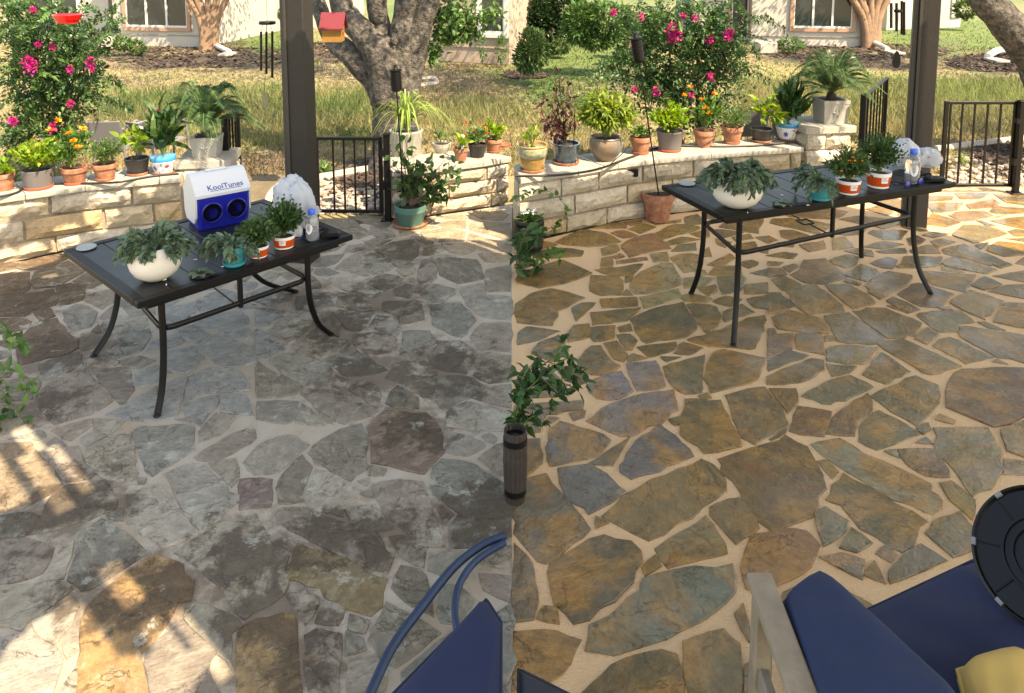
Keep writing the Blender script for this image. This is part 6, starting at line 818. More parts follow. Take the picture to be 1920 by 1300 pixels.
ribbons('lily_clump', 'yellow green strappy clump in the rock bed behind the right gate', 1800, 312, 40, .26, .012, m=M_LSPID)
def crape_bush(label, base_px, trunks, blobs, flowers, arches, Y):
    b = G(*base_px); t = thing('flowering_shrub', label, 'shrub', Vector((b.x, Y, 0))); s = 1/SC(Y, 1.)
    for (x0, y0, x1, y1, x2, y2, r) in trunks: mb = MB(); mb.tube(bez(Q(x0, y0, Y), Q(x1, y1, Y), Q(x2, y2, Y), 8), [r*s*.62*(1-.09*i) for i in range(8)], 8); mb.build('stem', M_TWIG, t, smooth=True)
    f = FOL(); f2 = FOL()
    for i, (px, py, rx, ry, n) in enumerate(blobs):
        # twigs with paired leaves, scattered through the blob
        for _ in range(max(3, n//5)):
            a = rng.uniform(0, 6.28); q = rng.uniform(0, 1)**.5; c = np.array(Q(px+math.cos(a)*q*rx, py+math.sin(a)*q*ry, Y+rng.uniform(-.35, .35))); d = rdir(1, .15)[0]; K = 14
            tt = np.linspace(0, .26, K)[:, None]; P = c+d*tt+np.array([0, 0, -1.])*tt**2*1.2; sd = np.cross(d, rdir(1)[0]); dd = np.where((np.arange(K) % 2)[:, None] == 0, sd, -sd)+d*.5
            (f2 if rng.random() < .3 else f).add(P, dd, rng.uniform(.038, .066), rng.uniform(.024, .038), 'ovate', upj=.6)
    for pts in arches:
        P = smoothpath([Q(x, y, Y-.1) for x, y in pts], 6); mb = MB(); mb.tube(P, .005, 5); mb.build('twig', M_TWIG, t)
        P = np.array([list(p) for p in P]); P = np.repeat(P, 3, 0)+rng.normal(0, .008, (len(P)*3, 3)); N = len(P); sd = np.array([(1 if i % 2 else -1) for i in range(N)])
        f.add(P, np.stack([rng.normal(0, .3, N), rng.normal(0, .5, N)+0*sd, sd*1.], -1), .055, .028, 'ovate')
    f.build('foliage', M_LMYR, t); f2.build('young_foliage', M_LCRO, t)
    for (px, py, r) in flowers:
        fl = FOL(); c = np.array(Q(px, py, Y-.42)); N = int(16+r*r*.8); r_ = r*s*.70; p = rng.normal(0, .42, (N, 3))*r_*np.array([1, .8, 1.2]); fl.add(c+p, p+rng.normal(0, .3*r_, (N, 3)), .026, .030, 'small'); fl.build('blossom', M_MAG, t, kind=None)
    return t
YL = 8.0
crape_bush('tall crape myrtle shrub with magenta blossoms filling the upper left corner', (95, 370), [(62, 380, 60, 250, 30, 40, 7), (100, 380, 95, 250, 110, 30, 8), (134, 380, 138, 260, 128, 120, 5), (90, 380, 80, 200, 60, -20, 5), (104, 300, 130, 180, 190, 80, 4)],
           [(40, 60, 40, 60, 520), (110, 70, 55, 60, 620), (60, 150, 50, 50, 520), (125, 150, 55, 45, 480), (35, 240, 28, 70, 330), (85, 250, 45, 60, 360), (150, 100, 40, 50, 240), (190, 50, 30, 34, 130), (115, 230, 30, 50, 220), (20, 20, 40, 40, 240), (170, 165, 34, 26, 140), (20, 320, 20, 40, 120)],
           [(57, 121, 16), (62, 19, 5), (99, 89, 5), (72, 82, 5), (131, 130, 7), (168, 118, 9), (133, 195, 7), (24, 228, 9), (98, 240, 8), (172, 130, 5)],
           [[(140, 180), (175, 182), (210, 190), (235, 200), (248, 205)], [(150, 150), (185, 140), (215, 150), (228, 165)], [(140, 60), (175, 40), (205, 25), (215, 15)], [(120, 70), (160, 75), (190, 62), (222, 50)], [(150, 115), (190, 95), (205, 98)]], YL)
crape_bush('crape myrtle shrub with magenta blossoms behind the wall of the right patio', (1310, 330), [(1268, 300, 1262, 180, 1250, 20, 6), (1310, 300, 1305, 180, 1310, 20, 8), (1334, 300, 1336, 200, 1338, 130, 5), (1298, 300, 1330, 140, 1400, 20, 5), (1294, 300, 1240, 160, 1170, 60, 4)],
           [(1290, 50, 70, 45, 620), (1360, 60, 50, 50, 460), (1240, 110, 50, 50, 420), (1300, 120, 55, 50, 500), (1360, 110, 40, 45, 330), (1200, 30, 50, 26, 260), (1180, 130, 50, 20, 200), (1240, 180, 40, 40, 240), (1310, 200, 40, 50, 300), (1210, 60, 30, 30, 200), (1160, 120, 40, 12, 120), (1350, 180, 24, 40, 140), (1230, 160, 40, 24, 160)],
           [(1264, 61, 17), (1331, 75, 7), (1366, 66, 11), (1333, 145, 7), (1230, 172, 8), (1190, 168, 5), (1149, 24, 6), (1203, 32, 5), (1281, 31, 5), (1303, 34, 5), (1296, 180, 5)],
           [[(1350, 125), (1380, 135), (1410, 138), (1440, 152)], [(1340, 100), (1380, 100), (1410, 92), (1425, 105)], [(1370, 60), (1410, 40), (1440, 35), (1475, 60)], [(1200, 200), (1170, 205), (1155, 210)], [(1290, 190), (1250, 200), (1215, 215)]], 8.6)
# ================================================================ POTS AND POT PLANTS
def pot_profile(kind, rt, rb, h):
    w = .9 if rt > .05 else .86
    if kind == 'terra': return [(rb, 0), (rt*.90, h*.74), (rt*.985, h*.745), (rt*1.0, h*.985), (rt*.985, h), (rt*.89, h), (rt*.86, h*.86), (.004, h*.84)]
    if kind == 'plain': return [(rb*.96, 0), (rb, h*.02), (rt*.985, h*.93), (rt*1.0, h*.94), (rt, h), (rt*.92, h), (rt*.9, h*.86), (.004, h*.84)]
    if kind == 'bowl': return [(rb, 0), (rb*1.02, h*.03), (rt*.86, h*.4), (rt*.99, h*.75), (rt*.97, h*.9), (rt*1.02, h*.96), (rt*1., h), (rt*.9, h*.98), (rt*.86, h*.86), (.004, h*.84)]
    if kind == 'round': return [(rb*.8, 0), (rb, h*.015), (rt*.95, h*.18), (rt*1.12, h*.34), (rt*1.2, h*.52), (rt*1.16, h*.70), (rt*1.06, h*.88), (rt*.98, h*.99), (rt*.93, h), (rt*.90, h*.96), (rt*.92, h*.88), (.004, h*.86)]
    if kind == 'belly': return [(rb, 0), (rb*1.03, h*.02), (rt*.93, h*.35), (rt*1.05, h*.62), (rt*1.0, h*.86), (rt*.96, h*.92), (rt*1.0, h*.97), (rt*.97, h), (rt*.86, h*.97), (rt*.84, h*.88), (.004, h*.86)]
    if kind == 'cup': return [(rb, 0), (rb*1.01, h*.01), (rt*.97, h*.70), (rt, h*.72), (rt*1.0, h*.98), (rt*.97, h), (rt*.9, h*.985), (rt*.87, h*.88), (.004, h*.86)]
def refine(prof, k=4):
    return prof
def pot_thing(label, px, pyb, wpx, pyr, kind, m, zb, ratio=.72, saucer=None, group=None, cat='potted plant', name='potted_plant', base=None, rib=None, n=32):
    """px: centre column, pyb: lowest visible row of the pot, wpx: rim width, pyr: row of the rim centre, zb: what it stands on"""
    f = G(px, pyb, zb); s = SC(f.y, zb); r = wpx/2/s; rb = r*ratio; Yc = f.y+rb*.95; X = (px-960)/SC(Yc, zb+.1)
    h = Q(px, pyr, Yc).z-zb; h = max(h, .03); z0 = .0
    t = thing(name, label, cat, Vector((X, Yc, zb)), group)
    if saucer:
        ms, k = saucer; rs = rb*k; mb = MB(); mb.lathe((X, Yc, zb), [(rs*.85, 0), (rs*.97, .006), (rs, .022), (rs*.96, .024), (rs*.86, .011), (.004, .010)], n); mb.build('saucer', ms, t, smooth=True); z0 = .0105
    mb = MB(); prof = [(a, b+z0 if b == 0 else b) for a, b in pot_profile(kind, r, rb, h)]
    mb.lathe((X, Yc, zb), prof, n if not rib else 72, rib=rib); po = mb.build('pot', m, t, smooth=True)
    mb = MB(); zs = zb+h*.88; V = []
    mb.lathe((X, Yc, zs-.012), [(r*.86, 0), (r*.86, .008), (r*.5, .015), (.004, .018)], 20); mb.build('soil', M_SOIL, t, smooth='all')
    return t, Vector((X, Yc, zb+h*.9)), r, h, s, po
def mound(t, c, rx, rz, n, L, W, m, shape='ovate', lift=.5, name='foliage', stems=10, up=.3, ry=None, droop=0., mstem=M_STEM):
    """rounded leafy plant: stems from the soil, leaves crowding their outer halves"""
    f = FOL(); mb = MB(); ry = ry or rx; c = Vector(c)
    for i in range(stems):
        a = rng.uniform(0, 6.28); q = rng.uniform(0, 1)**.5; e = c+Vector((math.cos(a)*q*rx, math.sin(a)*q*ry, rz*(1.0-(.75*q)**2)*rng.uniform(.75, 1.08)-droop*q*rx)); mid = c+(e-c)*.5+Vector((0, 0, rz*.18))
        P = bez(c, mid, e, 7); mb.tube(P, .0028 if rx < .2 else .0045, 4, cap=False)
        K = max(4, n//stems); tt = rng.uniform(.3, 1., K); Pn = np.array([list(p) for p in P]); pos = np.stack([np.interp(tt, np.linspace(0, 1, 7), Pn[:, k]) for k in range(3)], -1)+rng.normal(0, .12*rx, (K, 3))*np.array([1, 1, .7])
        d = (pos-np.array(c))*np.array([1, 1, .6]); d /= np.linalg.norm(d, axis=1, keepdims=True)+1e-6; d = d+rng.normal(0, .6, (K, 3)); d[:, 2] += up
        f.add(pos, d, L*rng.uniform(.6, 1.2), W*rng.uniform(.8, 1.2), shape, upj=.6)
    mb.build('stem', mstem, t, kind='stuff'); return f.build(name, m, t)
def heads(t, pts, r, m, name='bloom', n=14):
    for p in pts:
        f = FOL(); p = np.array(p); q = rng.normal(0, 1, (n, 3)); q /= np.linalg.norm(q, axis=1, keepdims=True); q[:, 2] = abs(q[:, 2])*.6; f.add(p+q*r*.3, q, r, r*.9, 'small'); f.build(name, m, t, kind=None)
ZL = ZW; ZR = ZW+.01; T_ = M_TERRA; SR = (M_TERRA2, 1.25); GRPW = 'potted plants standing along the wall caps'
# --- left wall, from the left
t, c, r, h, s, _ = pot_thing('terracotta pot cut by the left edge on the left wall', 8, 360, 40, 324, 'terra', T_, ZL, group=GRPW); mound(t, c, r*1.1, .12, 90, .05, .03, M_LIME_L)
t, c, r, h, s, _ = pot_thing('grey brown pot with lime leaves at the left end of the left wall', 71, 359, 58, 316, 'plain', M_GREYP, ZL, .78, (M_TERRA2, 1.12), GRPW); mound(t, c, r*1.45, .26, 620, .055, .036, M_LIME_L, stems=40, up=.5); heads(t, [c+Vector((.1, -.1, .1))], .012, M_REDFL)
t, c, r, h, s, _ = pot_thing('terracotta pot of orange marigolds on the left wall', 139, 349, 47, 313, 'terra', T_, ZL, .66, (M_TERRA2, 1.2), GRPW); mound(t, c, r*1.6, .34, 300, .06, .03, M_LG, stems=22, up=.5)
heads(t, [Q(108, 228, c.y-.02), Q(132, 250, c.y-.05), Q(155, 242, c.y), Q(94, 244, c.y), Q(148, 277, c.y-.14), Q(138, 266, c.y-.1)], .030, M_ORF)
t, c, r, h, s, _ = pot_thing('terracotta pot with small leaved bushy herb on the left wall', 196, 341, 45, 306, 'terra', T_, ZL, .68, (T_, 1.15), GRPW); mound(t, c, r*1.7, .25, 620, .028, .018, M_LCRO, stems=40)
t, c, r, h, s, _ = pot_thing('dark nursery pot with pepper seedling on the left wall beside the patterned pot', 257, 331, 44, 296, 'plain', M_DKP, ZL, .72, (T_, 1.25), GRPW); mound(t, c+Vector((0, 0, .03)), r*1.5, .34, 70, .11, .05, M_LIME_L, stems=9, up=-.3)
def talavera(px, pyb, w, pyr, zb, label, flag):
    t, c, r, h, s, po = pot_thing(label, px, pyb, w, pyr, 'cup', M_WHITE, zb, .66, (T_, 1.35), GRPW)
    X, Y = c.x, c.y; mb = MB(); mb.lathe((X, Y, zb), [(r*1.015, h*.76), (r*1.03, h*.78), (r*1.03, h*.985), (r*1.01, h*1.004), (r*.93, h*1.003)], 32); mb.build('blue_rim', mat('turquoise glaze', (.015, .22, .42), .25), t, smooth=True)
    cols = {'blue': mat('cobalt paint', (.01, .05, .35), .3), 'red': mat('red paint', (.45, .03, .02), .3), 'green': mat('dark green paint', (.01, .04, .02), .3), 'or': mat('orange paint', (.75, .18, .02), .3)}
    def surf(a, z, e=.0016): q = zb+z*h; rr = r*(.66+(.97-.66)*z/.7)+e; return Vector((X+rr*math.sin(a), Y-rr*math.cos(a), q))
    def petal(a, z, L, w_, rot, m):
        pts = []
        for k in range(10): th = 2*math.pi*k/10; x = math.cos(th)*L; y = math.sin(th)*w_; pts.append(surf(a+(x*math.cos(rot)-y*math.sin(rot)+L*math.cos(rot))/r, z+(x*math.sin(rot)+y*math.cos(rot)+L*math.sin(rot))/h))
        mb = MB(); mb.add(pts, [tuple(range(10))]); mb.build('painted_petal', m, t)
    for a0 in (-.45, 2.2):
        for k in range(6): petal(a0, .40, r*.13, r*.07, k*math.pi/3+.3, cols['blue'])
        petal(a0-.03, .38, r*.05, r*.05, 0, cols['or'])
    for a0 in (.75, -2.2):
        for k in range(4): petal(a0, .42, r*.15, r*.07, .9+k*.55, cols['red'])
    for a0, z in ((.2, .2), (.35, .55), (-.9, .6), (.15, .62), (.3, .3), (-.05, .12), (1.1, .2)): petal(a0, z, r*.09, r*.04, random.uniform(0, 3), cols['green'])
    return t, c, r, h
t, c, r, h = talavera(306, 329, 45, 292, ZL, 'painted white and blue pot with peace lily on the left wall', 0); mound(t, c, r*1.5, .36, 70, .2, .05, M_LDK, 'ribbon', stems=26, up=.8)
heads(t, [Q(296, 210, c.y)], .02, M_MAG)
t, c, r, h = talavera(1476, 265, 43, 229, ZR, 'painted white and blue pot with peace lily on the right wall', 1); mound(t, c, r*1.5, .36, 70, .2, .05, M_LDK, 'ribbon', stems=26, up=.8)
heads(t, [Q(1471, 145, c.y)], .02, M_MAG)
# --- square star planters with sago palms
def sago(label, pc, z0, pxl, pxr, pyt, pyb, top_py):
    cx, cy = pc.x, pc.y; s = SC(cy, z0); w = (pxr-pxl)/s*.98; h = Q((pxl+pxr)/2, pyt, cy).z-z0; t = thing('sago_palm_planter', label, 'potted palm', Vector((cx, cy, z0))); u = Vector((math.cos(.1), math.sin(.1), 0)); v = Vector((-u.y, u.x, 0)); X = (pxl+pxr)/2; cx = (X-960)/SC(cy, z0)
    ctr = Vector((cx, cy, z0)); V = []; L = [(.44, 0), (.5, h*.85), (.515, h*.86), (.515, h), (.44, h), (.42, h*.9)]
    for k, z in L:
        for i, j in ((-1, -1), (1, -1), (1, 1), (-1, 1)): V.append(ctr+u*(i*k*w)+v*(j*k*w)+Vector((0, 0, z)))
    mb = MB(); mb.add(V, [(a*4+i, a*4+(i+1) % 4, a*4+4+(i+1) % 4, a*4+4+i) for a in range(len(L)-1) for i in range(4)]+[(3, 2, 1, 0), tuple(range(len(L)*4-4, len(L)*4))]); mb.build('planter_box', M_WPLAN, t)
    q = ctr-v*(w*.487+.003)+Vector((0, 0, h*.45)); st = []; 
    for k in range(10): a = math.pi/2+k*math.pi/5; rr = w*(.2 if k % 2 == 0 else .085); st.append(q+u*math.cos(a)*rr+Vector((0, 0, 1))*math.sin(a)*rr)
    mb = MB(); mb.add(st+[q-v*.012], [(k, (k+1) % 10, 10) for k in range(10)]); mb.build('star_emblem', M_WPLAN, t)
    mb = MB(); mb.box(ctr+Vector((0, 0, h*.92)), w*.8, w*.8, .02, u); mb.build('soil', M_SOIL, t)
    mb = MB(); mb.ball(ctr+Vector((0, 0, h+.02)), .05, 10, 8, (1, 1, 1.2), .12); mb.build('caudex', M_BARREL, t)
    base = ctr+Vector((0, 0, h+.05)); R = .56
    for i in range(38):
        a = i*2.39996+rng.uniform(-.1, .1); q_ = (i % 10)/9; lift = (.20+.34*q_)*rng.uniform(.9, 1.1); Rr = R*(1-.45*q_)*rng.uniform(.85, 1.05); d = Vector((math.cos(a), math.sin(a), 0))
        P = bez(base, base+d*Rr*.5+Vector((0, 0, lift*1.15)), base+d*Rr+Vector((0, 0, lift*.62-Rr*.24)), 12); f = FOL(); pn = np.array([list(p) for p in P]); K = 44; tt = np.linspace(.12, 1, K); pos = np.stack([np.interp(tt, np.linspace(0, 1, 12), pn[:, k]) for k in range(3)], -1); tan = np.gradient(pos, axis=0); tan /= np.linalg.norm(tan, axis=1, keepdims=True); sd = np.cross(tan, [0, 0, 1.]); sd /= np.linalg.norm(sd, axis=1, keepdims=True)
        Ll = .115*np.sin(np.clip(tt*1.05, 0, 1)**.8*math.pi*.93+.12)+.012
        for sg in (-1, 1): f.add(pos, sd*sg+tan*.65+np.array([0, 0, .18]), Ll, .0085, 'lance', up=[0, 0, 1], upj=.05)
        fr = f.build('frond', M_LSAGO, t, kind=None)
        mb = MB(); mb.tube(P, [.005*(1-.06*k) for k in range(12)], 4); mb.build('midrib', M_STEM, fr)
    return t
def sub_ok(): pass
sago('sago palm in a square white planter on the left pillar beside the cooler', pcL[0], pcL[1], 365, 414, 254, 302, 190)
sago('sago palm in a square planter with a raised star on the right pillar', pcR[0], pcR[1], 1531, 1581, 185, 237, 125)
# --- right wall of the left patio
def pt(label, px, pyb, w, pyr, kind, m, zb, ratio, sc=None, **k): return pot_thing(label, px, pyb, w, pyr, kind, m, zb, ratio, sc, GRPW, **k)
ZP = .47
t, c, r, h, s, _ = pt('fluted white tub of arching striped ribbon leaves beside the gate post', 762, 300, 62, 243, 'plain', M_WPLAN, ZP-.02, .84, rib=lambda a, z: 1+.03*math.sin(a*18)); ribbons('', '', 0, 0, 120, .62, .020, parent=t, base=c)
t, c, r, h, s, _ = pt('pale bowl with a small seedling between the white tub and tagged terracotta pot', 828, 288, 36, 268, 'bowl', M_WPLAN, ZP, .6); mound(t, c, r, .16, 24, .08, .03, M_LCRO, stems=4)
t, c, r, h, s, _ = pt('small terracotta pot with pale seedling and white tag on the right wall end', 864, 303, 29, 277, 'terra', T_, ZP, .66); mound(t, c, r*1.2, .14, 40, .07, .035, M_LIME_L, stems=7); mb = MB(); mb.box(c+Vector((.02, -.02, .07)), .028, .002, .14, (1, 0, 0), (0, .1, 1)); mb.build('plant_tag', M_WHITE, t)
t, c, r, h, s, _ = pt('black nursery pot of small red flowers on the wall', 895, 297, 36, 270, 'plain', M_DKP, ZP, .7); mound(t, c, r*1.3, .19, 170, .05, .03, M_LCRO, stems=16); heads(t, [c+Vector((rng.uniform(-.12, .12), rng.uniform(-.15, 0), rng.uniform(.12, .24))) for _ in range(9)], .018, M_REDFL)
t, c, r, h, s, _ = pt('terracotta pot with bright lime leaves near the middle of the picture', 926, 288, 34, 260, 'terra', T_, ZP, .68, (T_, 1.2)); mound(t, c, r*1.3, .17, 130, .07, .045, M_LIME_L, stems=14)
mb = MB(); p = G(946, 278, ZP); mb.lathe((p.x-.01, p.y+.08, ZP), [(.05, 0), (.07, .004), (.075, .02), (.066, .021), (.06, .01), (.004, .01)], 24); tag(mb.build('plant_saucer', M_TERRA2, smooth=True), 'empty red saucer at the end of the wall near the middle of the picture', 'saucer')
# --- right wall
t, c, r, h, s, _ = pt('tan and teal drip glazed pot at the left end of the right wall', 998, 325, 58, 270, 'bowl', M_TANG, ZR, .62, (T_, 1.3)); mound(t, c, r*.9, .17, 60, .06, .03, M_LYEL, stems=14)
mb = MB(); mb.lathe((c.x, c.y, ZR), [(r*.955, h*.55), (r*1.0, h*.75), (r*.98, h*.88), (r*.975, h*.90)], 60, rib=lambda a, z: 1.004+.004*math.sin(a*40)); mb.build('teal_glaze_band', M_TEALG, t, smooth='all')
t, c, r, h, s, _ = pt('dark blue drip glazed pot with maroon leaved plant on the right wall', 1061, 311, 52, 268, 'plain', M_BLUEG, ZR, .76, (T_, 1.3))
f = FOL(); mb = MB()
for (x, y) in ((1010, 195), (1018, 150), (1030, 175), (1050, 140), (1066, 150), (1045, 200), (1070, 205), (1020, 225), (1030, 245), (1075, 225), (1056, 232), (1042, 165), (1062, 185), (1034, 212)):
    e = Q(x, y, c.y+rng.uniform(-.1, .1)); P = bez(c, Q((x*1.2+1050*.8)/2, (y+270)/2-14, c.y), e, 8); mb.tube(P, .003, 4); pn = np.array([list(p) for p in P]); k = rng.integers(2, 8, 15); f.add(pn[k]+rng.normal(0, .02, (15, 3)), rdir(15, -.5), .085, .030, 'lance')
mb.build('stem', M_TWIG, t, kind='stuff'); f.build('foliage', M_LMAR, t)
mb = MB(); mb.tube([c, Q(1048, 150, c.y), Q(1052, 142, c.y)], .004, 5); mb.tube([c+Vector((.07, 0, 0)), Q(1078, 205, c.y)], .004, 5); mb.build('support_wire', M_BLACK, t)
t, c, r, h, s, _ = pt('large mottled grey pot of long yellow green leaves on the right wall', 1136, 304, 60, 256, 'belly', M_BRZ, ZR, .55)
f = FOL(); mb = MB()
for _ in range(46):
    a = rng.uniform(0, 6.28); q = rng.uniform(0, 1)**.5; e = c+Vector((math.cos(a)*q*.26, math.sin(a)*q*.2, .42*(1-.45*q*q)*rng.uniform(.6, 1.1))); P = bez(c, c+(e-c)*.5+Vector((0, 0, .12)), e, 8); mb.tube(P, .003, 4, cap=False); pn = np.array([list(p) for p in P]); k = rng.integers(3, 8, 26); d = rdir(26, -.1); f.add(pn[k]+rng.normal(0, .01, (26, 3)), d+np.array([math.cos(a)*.6, math.sin(a)*.6, .1]), .10, .022, 'ribbon')
mb.build('stem', M_STEM, t, kind='stuff'); f.build('foliage', M_LYEL, t)
t, c, r, h, s, _ = pt('small terracotta pot with low green growth left of the torch pole', 1201, 291, 41, 256, 'terra', T_, ZR, .66, (M_TERRA2, 1.2)); mound(t, c, r*1.15, .12, 160, .035, .024, M_LG, stems=18); mound(t, c, .04, .24, 12, .05, .02, M_LYEL, stems=3)
t, c, r, h, s, _ = pt('grey brown pot with lime leaves right of the torch pole', 1256, 287, 52, 244, 'plain', M_GREYP, ZR, .74, (M_TERRA2, 1.15)); mound(t, c, r*1.5, .27, 620, .055, .036, M_LIME_L, stems=40, up=.5)
t, c, r, h, s, _ = pt('terracotta pot of orange marigolds on the right wall', 1320, 278, 41, 244, 'terra', T_, ZR, .66); mound(t, c, r*1.6, .36, 280, .06, .03, M_LG, stems=22, up=.5)
heads(t, [Q(1295, 164, c.y-.02), Q(1284, 180, c.y-.05), Q(1316, 187, c.y), Q(1339, 177, c.y), Q(1323, 203, c.y-.14), Q(1330, 213, c.y-.1)], .028, M_ORF)
t, c, r, h, s, _ = pt('terracotta pot with small leaved bushy herb on the right wall', 1373, 272, 40, 237, 'terra', T_, ZR, .68, (T_, 1.15)); mound(t, c, r*1.8, .24, 620, .026, .017, M_LCRO, stems=40)
t, c, r, h, s, _ = pt('dark nursery pot with pepper seedling on the right wall beside the patterned pot', 1428, 269, 42, 241, 'plain', M_DKP, ZR, .72, (T_, 1.25)); mound(t, c+Vector((0, 0, .03)), r*1.5, .33, 70, .11, .05, M_LIME_L, stems=9, up=-.3)
# --- floor pots
t, c, r, h, s, _ = pot_thing('green ribbed glazed pot with tall leafy hibiscus on the left patio', 769, 428, 61, 383, 'cup', M_GREENP, .012, .78, (T_, 1.42), name='potted_plant', rib=lambda a, z: 1+.012*abs(math.sin(a*14)) if .02 < z else 1)
f = FOL(); mb = MB()
for (x, y) in ((748, 280), (760, 262), (775, 290), (790, 300), (810, 285), (835, 300), (855, 310), (868, 330), (850, 345), (830, 350), (815, 330), (845, 370), (800, 340), (780, 330), (758, 320), (745, 340), (752, 360), (820, 365), (860, 350), (735, 300), (770, 350), (795, 320)):
    e = Q(x, y, c.y+rng.uniform(-.2, .2)); P = bez(c, Q((x+780)/2, (y+360)/2, c.y), e, 8); mb.tube(P, .004, 4); pn = np.array([list(p) for p in P]); k = rng.integers(3, 8, 12); d = rdir(12, -.35); f.add(pn[k]+rng.normal(0, .03, (12, 3)), d, rng.uniform(.065, .095), .062, 'ovate', upj=.8)
mb.build('stem', M_TWIG, t, kind='stuff'); f.build('foliage', M_LDK, t); 
for x, y in ((840, 312), (828, 345), (742, 345)): f2 = FOL(); f2.add([list(Q(x, y, c.y-.1))], rdir(1, -.3), .07, .05); f2.build('yellow_leaf', M_YEL, t, kind=None)
def torch(label, base, top, headpx, Yt):
    t = thing('garden_torch', label, 'torch', base); e = top; mb = MB(); mb.tube([base, base+(e-base)*.5, e], .007, 6); mb.build('pole', M_BLACK, t, smooth=True)
    d = (e-base).normalized(); hh, rr = headpx
    mb = MB(); prof = [(rr*.5, 0), (rr*.8, hh*.03)]; 
    for k in range(9): z = hh*(.08+.075*k); prof += [(rr, z), (rr, z+hh*.035), (rr*.9, z+hh*.04), (rr*.9, z+hh*.07)]
    prof += [(rr*1.12, hh*.78), (rr*1.12, hh*.82), (rr*.5, hh*.84), (rr*.35, hh*.9), (rr*.3, hh)]
    mb.lathe(e, prof, 16, axis=d); mb.build('torch_head', M_BLACK, t, smooth=True)
b = G(757, 400); torch('slim black garden torch leaning out of the green ribbed pot', Vector((c.x-.06, c.y, .30)), Q(744, 172, c.y), (.24, .050), 0)
t, c, r, h, s, _ = pot_thing('empty terracotta pot holding the black torch pole, on the floor by the right wall', 1233, 418, 64, 360, 'terra', T_, .012, .68, name='terracotta_pot', cat='flower pot')
torch('slim black garden torch leaning left above the right wall', Vector((c.x+.01, c.y, .22)), Q(1199, 118, c.y-.05), (.28, .052), 0)
# --- barrels with vines beside the seam wall
def barrel(label, px, pyb, w, pyr, zb=.012, n=26):
    f_ = G(px, pyb, zb); s = SC(f_.y, zb); r = w/2/s; Yc = f_.y+r*.9; X = (px-960)/SC(Yc, zb+.2); h = Q(px, pyr, Yc).z-zb; t = thing('barrel_planter', label, 'planter', Vector((X, Yc, zb)))
    for k in range(16):
        a0, a1 = 2*math.pi*k/16+.012, 2*math.pi*(k+1)/16-.012; V = []
        for z, q in ((0, .82), (.3, .95), (.6, 1.0), (1, .93)):
            for a, e in ((a0, 1), ((a0+a1)/2, 1.005), (a1, 1)): V.append((X+r*q*e*math.cos(a), Yc+r*q*e*math.sin(a), zb+h*z))
        for a in (a1, a0): V.append((X+r*.84*math.cos(a), Yc+r*.84*math.sin(a), zb+h))
        mb = MB(); mb.add(V, [(j*3+i, j*3+i+1, j*3+i+4, j*3+i+3) for j in range(3) for i in range(2)]+[(9, 10, 11, 12, 13)]); mb.build('stave', M_BARREL, t)
    for z, q in ((.14, .89), (.86, .975)): mb = MB(); mb.lathe((X, Yc, zb+h*z), [(r*q, -.014), (r*(q+.02), -.014), (r*(q+.02), .014), (r*q, .014)], 28); mb.build('hoop', M_BLACK, t)
    mb = MB(); mb.lathe((X, Yc, zb+.01), [(r*.8, 0), (r*.9, h*.5), (r*.86, h*.86), (.01, h*.88)], 20); mb.build('soil', M_SOIL, t)
    return t, Vector((X, Yc, zb+h*.9)), r
def vines(t, paths, Y, m, L=.06, W=.03, every=2, droopup=-.1, name='foliage'):
    f = FOL(); mb = MB()
    for pts in paths:
        P = smoothpath([Q(x, y, Y+random.uniform(-.06, .06)) if not isinstance(x, Vector) else x for x, y in pts], 6); mb.tube(P, .0026, 4); pn = np.array([list(p) for p in P])[::every]
        for sg in (-1, 1):
            d = rdir(len(pn), droopup); d[:, 0] += sg*.7; f.add(pn, d, L*rng.uniform(.7, 1.2), W, 'ovate', upj=.5)
    mb.build('vine', M_STEM, t, kind='stuff'); f.build(name, m, t)
t, c, r = barrel('old wooden barrel planter with small white flowers by the right wall end', 992, 478, 58, 410); mound(t, c, r*.95, .08, 240, .028, .016, M_LG, stems=26); heads(t, [c+Vector((rng.uniform(-.1, .12), rng.uniform(-.12, .0), .1)) for _ in range(8)], .014, M_WFL)
vt = thing('climbing_vine', 'light green trailing vine with big leaves in front of the barrel planter', 'vine', Vector((.05, c.y-.5, 0)))
vines(vt, [[(966, 372), (990, 360), (1015, 356), (1045, 368), (1062, 395), (1050, 418), (1035, 430)], [(985, 520), (990, 470), (1000, 440), (1020, 425)], [(975, 540), (978, 480), (982, 440), (1000, 420)], [(970, 520), (990, 490), (1020, 480), (1050, 485)], [(1000, 520), (1020, 490), (1040, 470), (1062, 470)]], c.y-.45, M_LG, .075, .036)
vines(vt, [[(968, 560), (975, 520), (985, 480), (990, 450)], [(980, 580), (990, 530), (1005, 500)], [(966, 500), (975, 465), (985, 435)], [(966, 470), (980, 450), (1010, 445)], [(968, 600), (976, 560), (990, 540)]], c.y-.55, M_LDK, .13, .06, 2, name='broad_foliage')
t, c, r = barrel('dark wooden barrel planter on the wet paving at the middle of the picture', 966, 950, 46, 806)
vines(t, [[(968, 800), (975, 740), (1000, 705), (1040, 690), (1075, 700), (1100, 720)], [(965, 790), (985, 730), (1020, 715), (1060, 720), (1085, 735)], [(970, 760), (990, 740), (1005, 770)], [(975, 720), (1010, 690), (1050, 660), (1052, 640)], [(968, 820), (980, 780), (990, 800)], [(970, 700), (1000, 700), (1040, 730), (1048, 745)], [(1030, 690), (1070, 670), (1068, 690)], [(966, 790), (1000, 720), (1030, 735), (1040, 770)], [(968, 740), (985, 700), (1010, 670)], [(965, 800), (978, 760), (975, 730)], [(970, 810), (1000, 780), (1015, 800)], [(990, 730), (1030, 700), (1060, 740)]], 3.75, M_LDK, .075, .040, 2)
